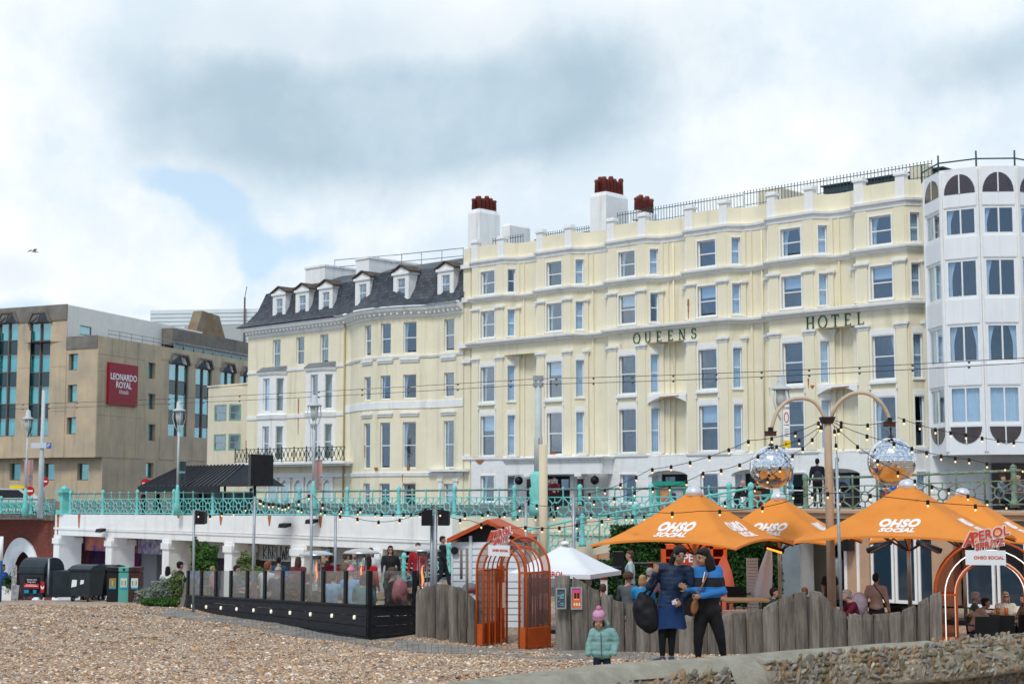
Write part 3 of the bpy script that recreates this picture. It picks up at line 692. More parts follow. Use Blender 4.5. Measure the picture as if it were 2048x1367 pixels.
 for i in range(n):
  xa = bx0 + (bx1 - bx0) * i / n; w = (bx1 - bx0) / n
  def mk():
   r = Mb(); r.box(0, w, -.02, .02, 1.0, 1.05); r.box(0, w, -.015, .015, .08, .12); r.box(-.03, .03, -.03, .03, 0, 1.15)
   for k in range(3):
    u0, u1 = w * k / 3, w * (k + 1) / 3
    r.beam((u0, 0, .12), (u1, 0, 1.0), .03); r.beam((u1, 0, .12), (u0, 0, 1.0), .03); r.tube([((u0 + u1) / 2 + .09 * cos(a * pi / 4), 0, .56 + .12 * sin(a * pi / 4)) for a in range(9)], .02, 4, cap=False)
   return r.mesh('balcony_railing', iron)
  put('balcony_railing', cached('balr', mk), root, (xa, -1.3, 8.08))
 # ground floor shop front with scalloped white arches
 for px in (545, 570, 597, 622, 655):
  s_ = H.s(px, -.1, 970); g = Mb(); g.box(s_ - .42, s_ + .42, -.09, -.05, 5.1, 6.5); g.build('shop_pane', glass, root)
  a = Mb(); nn = 8
  pts = [(s_ - .48 + .96 * i / nn, 6.35 + .42 * sin(pi * i / nn)) for i in range(nn + 1)]
  for (xa, za), (xb, zb) in zip(pts, pts[1:]): a.hexa([(xa, -.16, za), (xb, -.16, zb), (xb, -.03, zb), (xa, -.03, za), (xa, -.16, 6.95), (xb, -.16, 6.95), (xb, -.03, 6.95), (xa, -.03, 6.95)])
  a.box(s_ - .62, s_ - .48, -.14, -.03, 5.0, 6.95); a.box(s_ + .48, s_ + .62, -.14, -.03, 5.0, 6.95); a.build('shop_arch', white, root)
 f = Mb(); f.box(H.s(522), H.s(688), -.2, -.02, 6.96, 7.3); f.build('shop_fascia', white, root)
 # door with white surround on the right
 s_ = H.s(897, 0, 990); d = Mb(); d.box(s_ - .9, s_ - .55, -.12, -.0, 4.95, 6.6); d.box(s_ + .55, s_ + .9, -.12, -.0, 4.95, 6.6); d.box(s_ - 1.0, s_ - .5, -.16, 0, 6.6, 6.8); d.box(s_ + .5, s_ + 1.0, -.16, 0, 6.6, 6.8); d.build('door_surround', white, root)
 d = Mb(); d.box(H.s(856, -.3), H.s(932, -.3), -.4, 0, 7.26, 7.42); d.build('door_canopy', white, root)
 # roof: eaves, steep slope, flatter top
 def rp(o, z, pth): 
  n_ = len(pth); out = []
  P = [Vector(p) for p in pth]
  for i in range(n_):
   d1 = (P[i] - P[i - 1]).normalized() if i else None; d2 = (P[i + 1] - P[i]).normalized() if i < n_ - 1 else None
   d1 = d1 or d2; d2 = d2 or d1; nn = Vector((d1.y, -d1.x)) + Vector((d2.y, -d2.x)); nn.normalize(); out.append((P[i].x + nn.x * o, P[i].y + nn.y * o, z))
  return out
 full = [(x0, 0)] + path
 rb = Mb(); rows = []
 for o, z, e in ((.75, 18.66, .75), (.05, 19.15, .1), (-.45, 20.0, -.55), (-.8, 21.35, -1.1)):
  r = rp(o, z, full); r[0] = (x0 - e, -o, z); rows.append(r)
 k = len(full)
 rows.append([(x0 + 5.2 if i == 0 else max(p[0], x0 + 5.2 + i * .01), 4.2, 22.6) for i, p in enumerate(full)])
 vs = [q for r in rows for q in r]; fs = [(j * k + i, j * k + i + 1, (j + 1) * k + i + 1, (j + 1) * k + i) for j in range(len(rows) - 1) for i in range(k - 1)]
 rb.add(vs, fs)
 rb.add([rows[0][0], rows[1][0], rows[2][0], rows[3][0], rows[4][0], (x0 - .75, 8, 18.66), (x0 - .1, 8, 19.15), (x0 + .55, 8, 20.0), (x0 + 1.1, 8, 21.35), (x0 + 5.2, 8, 22.6)], [(0, 5, 6, 1), (1, 6, 7, 2), (2, 7, 8, 3), (3, 8, 9, 4)])
 rb.add([(x0 - .7, -.7, 18.645), (x1, -.7, 18.645), (x1, 8, 18.645), (x0 - .7, 8, 18.645)], [(0, 1, 2, 3)])
 m = mat('slate_roof', (.05, .058, .07), .5, .25, 3)
 nt = m.node_tree; L = nt.links; bs = nt.nodes['Principled BSDF']; tc = nt.nodes.new('ShaderNodeTexCoord'); mp = nt.nodes.new('ShaderNodeMapping'); mp.inputs['Rotation'].default_value = (pi / 2, 0, 0); L.new(tc.outputs['Object'], mp.inputs[0])
 br = nt.nodes.new('ShaderNodeTexBrick'); L.new(mp.outputs[0], br.inputs[0]); br.inputs['Scale'].default_value = 1; br.inputs['Brick Width'].default_value = .32; br.inputs['Row Height'].default_value = .22; br.inputs['Mortar Size'].default_value = .012
 br.inputs['Color1'].default_value = (.04, .048, .06, 1); br.inputs['Color2'].default_value = (.085, .095, .115, 1); br.inputs['Mortar'].default_value = (.02, .022, .028, 1); L.new(br.outputs[0], bs.inputs['Base Color'])
 rb.build('roof', m, root)
 # dormers
 for px, py in ((560, 598), (606, 596), (653, 592), (747, 585), (824, 580), (893, 568)):
  s_ = H.s(px, .2, 600); dm = put('dormer', None, root, (s_, .12 if px < 700 else (-.85 if px < 860 else .1), 19.2))
  def mk():
   b = Mb(); b.box(-.8, -.42, 0, 2.0, 0, 1.75); b.box(.42, .8, 0, 2.0, 0, 1.75); b.box(-.42, .42, 0, .3, 0, .2); b.box(-.42, .42, 0, 2, 1.5, 1.75); b.box(-.9, .9, -.1, 2, 1.75, 1.93); b.prism([(-.86, 1.93), (.86, 1.93), (0, 2.3)], -.02, 1.9)
   return b.mesh('cheeks', white)
  put('cheeks', cached('dch', mk), dm)
  def mk2():
   b = Mb(); P = [(-1.02, 1.90), (0, 2.36), (1.02, 1.90), (1.02, 2.0), (0, 2.47), (-1.02, 2.0)]; b.prism(P, -.16, 2.0); return b.mesh('dormer_roof', mat('rusty_tile', (.085, .06, .045), .8, .4, 4))
  put('dormer_roof', cached('drf', mk2), dm)
  fr = put('frame', frame_mesh(.84, 1.3, .5, whitef), dm, (0, .08, .2)); put('pane', pane_mesh(.7, 1.1, glass), fr, (0, .03, .1)); 
  put('curtain', curtain_mesh(.25, 1.2, curt, 1), fr, (-.38, .2, .05)); b = Mb(); b.box(-.42, .42, .9, .92, .2, 1.5); b.build('interior', dark, dm)
 # big white roof boxes and railing
 def rbox(pxa, pxb, pyt, off, dd, zb=21.0):
  sa, sb = H.s(pxa, off, pyt), H.s(pxb, off, pyt); zt = H.z(pxa, pyt, off); b = Mb(); b.box(sa, sb, off, off + dd, zb, zt - .15); b.box(sa - .08, sb + .08, off - .08, off + dd + .08, zt - .15, zt); b.build('roof_box', white, root)
 rbox(611, 650, 535, 2.6, 3.4); rbox(712, 738, 517, 1.8, 6.0)
 r = Mb(); zt = 23.6; P = [(H.s(664, 4), 4), (H.s(800, 4), 4), (H.s(925, 2.5), 2.5)]; tops = [(a, b_, H.z(px, py, b_)) for (a, b_), px, py in zip(P, (664, 800, 925), (521, 509, 496))]
 for a, b_ in zip(tops, tops[1:]):
  r.tube([a, b_], .035, 6); r.tube([(a[0], a[1], a[2] - .55), (b_[0], b_[1], b_[2] - .55)], .03, 6)
  for i in range(4): t = i / 3.0; x = a[0] + (b_[0] - a[0]) * t; y = a[1] + (b_[1] - a[1]) * t; z = a[2] + (b_[2] - a[2]) * t; r.tube([(x, y, z), (x, y, z - 1.3)], .03, 6)
 r.build('roof_railing', steel, root)
 # drain pipe, rust
 p_ = Mb(); p_.tube([(xm + .15, -.12, 5), (xm + .15, -.12, 18.3)], .06, 8); p_.build('drainpipe', mat('ochre_pipe', (.45, .36, .18), .7), root)
 for px, a, b in ((597, 797, 868), (752, 934, 941), (817, 932, 941), (805, 948, 965), (730, 890, 915), (903, 936, 940)):
  if px < 700: y = -.01
  else: y = -1.4 if px < 860 else -.02
  s_, za = H.sz(px, a, y); zb = H.z(px, b, y); r = Mb(); n = 8
  w = .5 if b - a < 12 else .14
  for i in range(n):
   k = w * (1 - .6 * i / n) * random.uniform(.7, 1); z0 = za + (zb - za) * i / n; z1 = za + (zb - za) * (i + 1) / n; r.box(s_ - k / 2, s_ + k / 2, y - .012, y - .006, z1, z0)
  r.build('rust_stain', rustm, root)
mansard()
# ------------------------------------------------------------------ white panelled corner block with stacked bay windows
def turret():
 d1 = 73.0; Q = [at(1853, 600, d1 + 3.4), at(1887, 600, d1 + 1.1), at(1964, 600, d1), at(2042, 600, d1 - .1), at(2110, 600, d1 + 1.2), at(2150, 600, d1 + 5)]
 root = thing('corner_block', 'tall white panelled block with stacked bay windows and half-round attic lights', 'building', (Q[2].x, Q[2].y, 0))
 P = [((q - Q[2]).x, (q - Q[2]).y) for q in Q]
 Z = lambda py: zat(1964, py, d1)
 rows = [(Z(469), Z(411), 0), (Z(594), Z(515), 0), (Z(724), Z(646), 0), (Z(847), Z(770), 0)]
 zt, zb = Z(337), Z(902); fillm = wclad
 Ib = Mb()
 for p, q in zip(P, P[1:]):
  d, n, L = seg(p, q); W_ = Mb(); m = .12
  hs = [(L / 2, L - .24 - .08, a, b) for a, b, _ in rows]
  wall(W_, Ib, p, q, zb, zt, hs, rev=.05); W_.build('facade_panel', fillm, root)
  for k, (a, b, _) in enumerate(rows):
   win_on(root, p, q, L / 2, a, L - .32, b - a, rev=.05, rail=0, mull=1, t=.11, cur=random.choice('bfbl'), cm=curt)
  # vertical fins at the corners, joints between panels
  f = Mb(); f.obox(p, q, -.07, 0, zb, zt, 0, .09); f.obox(p, q, -.07, 0, zb, zt, L - .09, L); f.build('mullion', white, root)
  ends = [zt] + [x for a, b, _ in rows for x in (b, a)] + [zb]
  for i in range(0, 8, 2):
   hi, lo = ends[i], ends[i + 1]
   if i == 0: hi = Z(384)
   j = Mb(); j.obox(p, q, -.025, 0, lo + .05, hi - .05, .12, L / 2 - .012); j.build('panel', fillm, root)
   j = Mb(); j.obox(p, q, -.025, 0, lo + .05, hi - .05, L / 2 + .012, L - .12); j.build('panel', fillm, root)
  # half-round attic light and bottom half-round
  for (zc, sg, R) in ((Z(383), 1, min(L / 2 - .18, .85)), (Z(852), -1, min(L / 2 - .18, .85))):
   nn = 12; T = lambda x, y, z: (p[0] + d.x * (x + L / 2) + n.x * y, p[1] + d.y * (x + L / 2) + n.y * y, z)
   hgt = .98 if sg > 0 else .82
   poly = [((L / 2 - .18) * cos(pi * i / nn), zc + sg * hgt * sin(pi * i / nn)) for i in range(nn + 1)]
   g = Mb(); g.prism(poly, -.03, -.005, T); g.build('half_round_light', mat('brown_glass', (.05, .035, .035), .08, .3, 2, spec=.8), root)
   b = Mb(); b.prism([(-.03, zc), (.03, zc), (.03, zc + sg * hgt), (-.03, zc + sg * hgt)], -.05, -.028, T); b.build('glazing_bar', white, root)
 Ib.build('interior', dark, root)
 top = Mb(); c = [(x, y, zt) for x, y in P] + [(x, y, zt + .12) for x, y in P]; top.add(c, [tuple(range(6)), tuple(range(6, 12))] + [(i, i + 1, i + 7, i + 6) for i in range(5)]); top.build('roof', white, root)
 bt = Mb(); c = [(x, y, zb - .15) for x, y in P] + [(x, y, zb) for x, y in P]; bt.add(c, [tuple(range(6)), tuple(range(6, 12))] + [(i, i + 1, i + 7, i + 6) for i in range(5)]); bt.build('soffit', white, root)
 r = Mb(); pts = [(x * 1.0, y + .25, zt) for x, y in P]
 for a, b in zip(pts, pts[1:]):
  r.tube([(a[0], a[1], zt + .55), (b[0], b[1], zt + .55)], .04, 6); r.tube([(a[0], a[1], zt), (a[0], a[1], zt + .95)], .045, 6)
 r.build('roof_railing', mat('dark_green_iron'), root)
 # recessed ground floor
 x0 = P[0][0]; g = Mb(); g.box(P[0][0] - .1, 12, 3.2, 3.4, 4.9, zb - .1); g.build('ground_floor_wall', white, root)
 g = Mb(); g.box(1.2, 12, 3.0, 3.15, 5.0, zb - .5); g.build('shop_pane', mat('dark_glass', (.015, .02, .03), .05, spec=.6), root)
 g = Mb(); g.box(P[4][0], 14, 2.2, 3.1, zb, zt); g.build('side_wall', wclad, root)
turret()
# ------------------------------------------------------------------ concrete hotel with teal windows
def teal_window(par, loc, rz, w, h, cur=True):
 fm = mat('grey_brown_frame', (.16, .145, .13), .5)
 fr = put('window', frame_mesh(w, h, 0, fm, 0, .07), par, loc, rz)
 put('pane', pane_mesh(round(w - .14, 2), round(h - .15, 2), glassg), fr, (0, .02, .08))
 put('curtain', curtain_mesh(round(w - .1, 2), round(h - .1, 2), cached('tealc', lambda: mat('pale_teal_curtain', (.42, .66, .66), .9)), 0), fr, (-w / 2 + .05, .2, .05)); return fr
def concrete_hotel():
 R = Fac(188, 132, 2000); Lf = Fac(188, 132, -5200)
 zt = 19.63; zb = 8.9; zl = 5.0
 root = thing('concrete_hotel', 'stained brutalist concrete hotel with arched strips of teal windows and a red sign', 'hotel', R.o, R.rz)
 inv = Matrix.Rotation(-R.rz, 4, 'Z')
 def loc2(p): v = inv @ (p - R.o); return (v.x, v.y)
 lp = lambda s, off=0: loc2(Lf.w(s, off))
 sC = Lf.s(133, 0, 700)
 Wb, Ib = Mb(), Mb(); wins = []
 # right facade: body z zb..zt, top 28.8m long
 hs = []
 def addw(px, w, rows, lst, F_, s0=0):
  for (pt, pb_) in rows:
   s_, z1 = F_.sz(px, pt); _, z0 = F_.sz(px, pb_); lst.append((s_ - s0, w, z0, z1))
 addw(304, 1.25, ((725, 757), (787, 818), (848, 881)), hs, R)
 strips = []
 for px, w, pt, pb_ in ((358.5, 3.6, 728, 882), (408, 3.2, 737, 888), (456, 3.0, 744, 890), (494, 2.8, 752, 895)):
  s_, z1 = R.sz(px, pt); _, z0 = R.sz(px, pb_); hs.append((s_, w, z0, z1)); strips.append((s_, w, z0, z1))
 Lr = 36; hs2 = [h for h in hs if h[0] + h[1] / 2 < Lr]
 p0, p1 = (0, 0), (Lr, 0); wall(Wb, Ib, p0, p1, zb, zt, hs2, rev=.35)
 for s_, w, z0, z1 in hs[:3]: teal_window(root, (s_, .35, z0), 0, round(w, 2), round(z1 - z0, 2))
 # left facade, seen from the sea: low part then tall part
 hsl = []; s0 = sC
 rows3 = ((707, 740), (769, 804), (834, 868))
 for (a, b), px in zip(rows3, (147, 145, 143)):
  s_, z1 = Lf.sz(px, a); z0 = Lf.z(px, b); hsl.append((s_ - s0, 1.05, z0, z1))
 wall(Wb, Ib, lp(s0), lp(0), zb, zt, hsl, rev=.3)
 for s_, w, z0, z1 in hsl: 
  q = lp(s0 + s_, .3); teal_window(root, (*q, z0), Lf.rz - R.rz, w, round(z1 - z0, 2))
 zt2 = Lf.z(133, 609); sL = Lf.s(-120, 0, 700); st = []
 for px, w in ((80.5, 2.55), (17, 2.4), (-45, 2.4)):
  s_, z1 = Lf.sz(px, 645); z0 = Lf.z(px, 872); st.append((s_ - sL, w, z0, z1))
 wall(Wb, Ib, lp(sL), lp(s0), zb, zt2, st, rev=.35)
 Wb.build('wall', conc, root); Ib.build('interior', dark, root)
 # set-back lower storey
 lo, li = Mb(), Mb(); q0, q1, q2 = lp(sL, 1.0), lp(.6, 1.0), (1.0, 1.0)
 lh = []
 for px in (30, 98, 166):
  s_ = Lf.s(px, 1.0, 940); lh.append((s_ - sL, 1.3, Lf.z(px, 960, 1.0), Lf.z(px, 926, 1.0)))
 c1 = lp(0, 1.0); wall(lo, li, q0, c1, zl, zb + .05, lh, rev=.3); wall(lo, li, c1, (1.2, .02), zl, zb + .05); wall(lo, li, (1.2, .021), (Lr, .021), zl, zb, [(R.s(300, 0, 940) - 1.2, 1.3, R.z(300, 955), R.z(300, 925))], rev=.3)
 for s_, w, z0, z1 in lh: q = lp(sL + s_, 1.3); teal_window(root, (*q, z0), Lf.rz - R.rz, w, round(z1 - z0, 2))
 teal_window(root, (R.s(300, 0, 940), .32, R.z(300, 955)), 0, 1.3, round(R.z(300, 925) - R.z(300, 955), 2))
 lo.build('lower_wall', conc, root); li.build('interior', dark, root)
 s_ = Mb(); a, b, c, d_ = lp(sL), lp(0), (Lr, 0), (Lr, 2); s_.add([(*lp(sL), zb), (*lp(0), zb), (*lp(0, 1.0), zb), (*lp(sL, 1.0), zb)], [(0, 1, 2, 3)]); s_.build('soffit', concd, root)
 # strips of bay windows: two lights wide, dark spandrels, pointed hood
 fm = mat('grey_brown_frame'); spm = mat('dark_teal_spandrel', (.012, .05, .06), .12, .3, 1, spec=.7)
 def strip(place, rz, w, z0, z1, nfl):
  b = put('window_strip', None, root, (*place, z0), rz); h = z1 - z0; pitch = h / (nfl - .42); wh = pitch * .58
  for k in range(nfl):
   zz = h - wh - k * pitch
   for sg in (-1, 1):
    teal_window(b, (sg * w / 4, -.08, zz), 0, round(w / 2 - .05, 2), round(wh, 2))
    if k < nfl - 1: put('spandrel', cached(('sp', round(w, 2), round(pitch, 2)), lambda: Mb().box(-w / 4 + .03, w / 4 - .03, 0, .04, 0, pitch - wh - .04).mesh('spandrel', spm)), b, (sg * w / 4, -.06, zz - (pitch - wh) + .02))
  m = Mb(); m.box(-.06, .06, -.2, .05, 0, h); m.box(-w / 2 - .04, -w / 2 + .04, -.16, .05, 0, h); m.box(w / 2 - .04, w / 2 + .04, -.16, .05, 0, h); m.build('mullion', fm, b)
  hd = Mb()
  hd.prism([(-w / 2 - .2, h - .02), (-w / 2 + .35, h + 1.0), (w / 2 - .35, h + 1.0), (w / 2 + .2, h - .02), (w / 2, h - .02), (w / 2 - .5, h + .85), (-w / 2 + .5, h + .85), (-w / 2, h - .02)], -.52, -.3); hd.build('hood', fm, b)
  g = Mb(); g.add([(-w / 2, -.36, h), (0, -.7, h + .02), (0, -.33, h + .85), (-w / 2 + .5, -.33, h + .85), (w / 2, -.36, h), (w / 2 - .5, -.33, h + .85)], [(0, 1, 2, 3), (1, 4, 5, 2)]); g.build('pane', mat('dark_glass', (.015, .02, .03), .05, spec=.6), b)
  g = Mb(); g.prism([(-w / 2, h), (w / 2, h), (w / 2 - .5, h + .85), (-w / 2 + .5, h + .85)], -.306, -.304); g.build('backing', dark, b)
  for x0_, x1_ in (((-w / 2, -.4, h), (0, -.36, h + .85)), ((w / 2, -.4, h), (0, -.36, h + .85)), ((0, -.74, h), (0, -.36, h + .85))):
   hd = Mb(); hd.beam(x0_, x1_, .07); hd.build('glazing_bar', fm, b)
 for s_, w, z0, z1 in strips:
  if s_ + w / 2 < Lr: strip((s_, .3), 0, w, z0, z1, 3)
 for s_, w, z0, z1 in st: strip(lp(sL + s_, .3), Lf.rz - R.rz, w, z0, z1, 4)
 # concrete facing panels of the gable, each slightly proud
 cols = [0.02, 2.2, 4.4, 6.4, 7.7]
 for i, (a, b) in enumerate(zip(cols, cols[1:])):
  for j, (za, zc) in enumerate(((zb + .02, 12.6), (12.63, 14.9 + 1.6), (16.53, 18.0), (18.03, zt - .02))):
   q = Mb(); q.box(a + .02, b - .02, -.05, 0, za, zc); q.build('panel', conc, root)
 for a, b in ((9.5, 12.8), (12.84, 15.4)):
  pass
 for i in range(4):
  for (za, zc) in ((zb + .02, 11.2), (18.4, zt - .02)):
   a = 10.6 + i * 6.0; q = Mb(); q.box(a, a + 5.94, -.05, 0, za, zc); q.build('panel', conc, root)
 for px0, px1 in ((36, 58), (100, 131), (-22, -5)):
  sa, sb = Lf.s(px0, 0, 800), Lf.s(px1, 0, 800)
  for za, zc in ((zb + .02, 13.0), (13.03, 17.0), (17.03, 20.4)): q = Mb(); q.obox(lp(sa), lp(sb), -.05, 0, za, zc); q.build('panel', conc, root)
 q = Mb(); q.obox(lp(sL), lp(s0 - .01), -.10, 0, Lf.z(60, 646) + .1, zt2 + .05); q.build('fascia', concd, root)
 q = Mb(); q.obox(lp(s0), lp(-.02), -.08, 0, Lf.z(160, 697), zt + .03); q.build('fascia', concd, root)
 # white rendered block of the top storey, roofs, railing, dark plant storey
 a, b = lp(s0, .05), lp(s0, 0.05); e = (lp(s0, 0)[0] + 26, 0)
 wb, wi = Mb(), Mb(); w0 = lp(s0, .02); zW = zt2; end = (w0[0] + 24.5, w0[1] + .3)
 hx = 2.3; wall(wb, wi, w0, end, zt - .4, zW, [(R.s(163, w0[1]) - w0[0], 1.9, R.z(163, 669, w0[1]), R.z(163, 650, w0[1]))], rev=.1); wb.build('upper_wall', cream2 if False else mat('off_white_render', (.84, .82, .74), .8, .05, 1, streak=.15), root); wi.build('interior', dark, root)
 teal_window(root, (R.s(163, w0[1]), w0[1] + .1, R.z(163, 669, w0[1])), 0, 1.9, round(R.z(163, 650, w0[1]) - R.z(163, 669, w0[1]), 2))
 r = Mb(); l0 = lp(sL); r.add([(*l0, zt2), (*w0, zt2), (end[0], end[1], zt2), (end[0], end[1] + 14, zt2), (l0[0], l0[1] + 20, zt2)], [(0, 1, 2, 3, 4)]); r.add([(*w0, zt - .35), (0, 0, zt - .35), (Lr, 0, zt - .35), (Lr, 8, zt - .35), (w0[0], 8, zt - .35)], [(0, 1, 2, 3, 4)]); r.build('roof', concd, root)
 rl = Mb()
 for zz in (.35, .7): rl.tube([(2, .3, zt + zz), (Lr, .3, zt + zz)], .035, 6)
 for i in range(18): rl.tube([(2 + i * 1.9, .3, zt - .3), (2 + i * 1.9, .3, zt + .7)], .03, 6)
 rl.build('roof_railing', steel, root)
 pb_ = Mb(); xa = R.s(345, 2.5, 690); xb = xa + 19; ztp = R.z(345, 655, 2.5); pb_.box(xa, xb, 2.5, 9, ztp - 1.6, ztp); pb_.build('plant_storey', concd, root)
 for i in range(9): 
  g = Mb(); g.box(xa + .3 + i * 2, xa + 2.1 + i * 2, 2.55, 2.6, ztp - 2.9, ztp - 1.62); g.build('clerestory_pane', mat('teal_pane', (.05, .2, .19), .08, .3, .6, spec=.7), root)
 g = Mb(); g.box(xa, xb, 2.7, 9, zt - .5, ztp - 1.6); g.build('plant_wall', dark, root)
 d_ = Mb(); sh = 10; za = R.z(375, 672, sh); zc = R.z(405, 621, sh); d_.prism([(R.s(372, sh), za - 2), (R.s(398, sh), zc), (R.s(432, sh), zc - .2), (R.s(460, sh), za - 2.4)], sh, sh + 1.2); d_.build('stair_tower', mat('lichened_concrete', (.26, .23, .17), .9, scale=.5, bump=.3, bscale=5, col2=(.20, .10, .035)), root)
 # red sign with white letters
 sg = thing('hotel_sign', 'square crimson sign lettered LEONARDO ROYAL Hotels on the concrete gable', 'sign', (R.w(0, 0, 0)), R.rz)
 x0, x1 = R.s(215, -.15, 770), R.s(273, -.15, 770); z0, z1 = 13.62, 17.38
 b = Mb(); b.box(x0, x1, -.30, -.06, z0, z1); b.build('board', mat('crimson_sign', (.30, .008, .028), .45, .06, 1), sg)
 l = Mb(); xc = (x0 + x1) / 2
 for t, s_, zz, bo, sh in (('LEONARDO', .80, z1 - 1.25, .018, 0), ('ROYAL', .80, z1 - 1.95, .018, 0), ('Hotels', .58, z1 - 2.55, 0, .25)):
  letters(l, t, s_, lambda x, y, z: (xc + x, -.31 - z, zz + y), bold=bo, shear=sh)
 l.build('lettering', mat('white_letter', (.85, .85, .85), .5), sg)
concrete_hotel()
# pale metal-clad shed far behind
def shed():
 d = 205; p = at(300, 640, d); w = at(560, 600, d).x - p.x; root = thing('metal_clad_hall', 'pale grey ribbed metal hall roofline far behind the concrete hotel', 'building', (p.x, p.y, 0), radians(-8))
 zt = zat(300, 620, d); m = mat('pale_cladding', (.60, .64, .64), .5, .05, .5); k = 28
 for i in range(k):
  b = Mb(); h = 15.0 / k; z0 = zt - 15 + h * i; b.hexa([(0, 0, z0), (w * 1.05, 0, z0), (w * 1.05, 20, z0), (0, 20, z0), (0, .1, z0 + h - .01), (w * 1.05, .1, z0 + h - .01), (w * 1.05, 20, z0 + h - .01), (0, 20, z0 + h - .01)]); b.build('cladding_board', m, root)
 g = Mb(); g.box(w * .28, w * .75, -.06, .0, zt - 8, zt - 2.2); g.build('louvre_panel', mat('grey_louvre', (.40, .42, .41), .6), root)
 g = Mb(); g.tube([(w * .76, -.3, zt - 10), (w * .76, -.3, zt + 1.5)], .12, 6); g.tube([(w * .76, -.3, zt + 1.5), (w * .775, -.3, zt + 3)], .05, 6); g.build('mast', mat('brown_mast', (.12, .08, .06), .8), root)
shed()
# low cream house with green bay windows between the two hotels
def green_house():
 G = Fac(413, 124, -2131); root = thing('cream_house', 'low cream house with two green-framed bay windows beside the mansard block', 'house', G.o, G.rz)
 x1 = G.s(512, 0, 800); zt = G.z(470, 770); Wb, Ib = Mb(), Mb(); wall(Wb, Ib, (0, 0), (x1, 0), 4.9, zt)
 Wb.box(-.02, 0, 0, 9, 4.9, zt); Wb.box(-.1, x1, -.1, 9, zt, zt + .12)
 c = G.s(450, -.5, 830); gm = mat('sage_green_paint', (.20, .38, .30), .5, .1, 3)
 P = [(c - 1.5, 0), (c - 1.2, -.8), (c + .75, -.8), (c + 1.7, 0)]
 rows = [(G.z(450, 842, -.5), G.z(450, 809, -.5)), (G.z(450, 901, -.5), G.z(450, 868, -.5))]
 for p, q in zip(P, P[1:]):
  L = seg(p, q)[2]; hs = [(L / 2, L - .25, a, b) for a, b in rows]; wall(Wb, Ib, p, q, 4.9, rows[0][1] + 1.3, hs, rev=.05)
  for u, w, a, b in hs: win_on(root, p, q, u, a, w, b - a, rev=.05, fm=gm, cur='n', t=.13)
 Wb.add([(*P[i], rows[0][1] + 1.3) for i in range(4)], [(0, 1, 2, 3)]); Wb.build('wall', cream2, root); Ib.build('interior', room, root)
 for px, a, b in ((496, 820, 832), (493, 880, 900)):
  s_, za = G.sz(px, a); zb = G.z(px, b); r = Mb(); r.box(s_ - .1, s_ + .06, -.012, -.006, zb, za); r.build('rust_stain', rustm, root)
green_house()
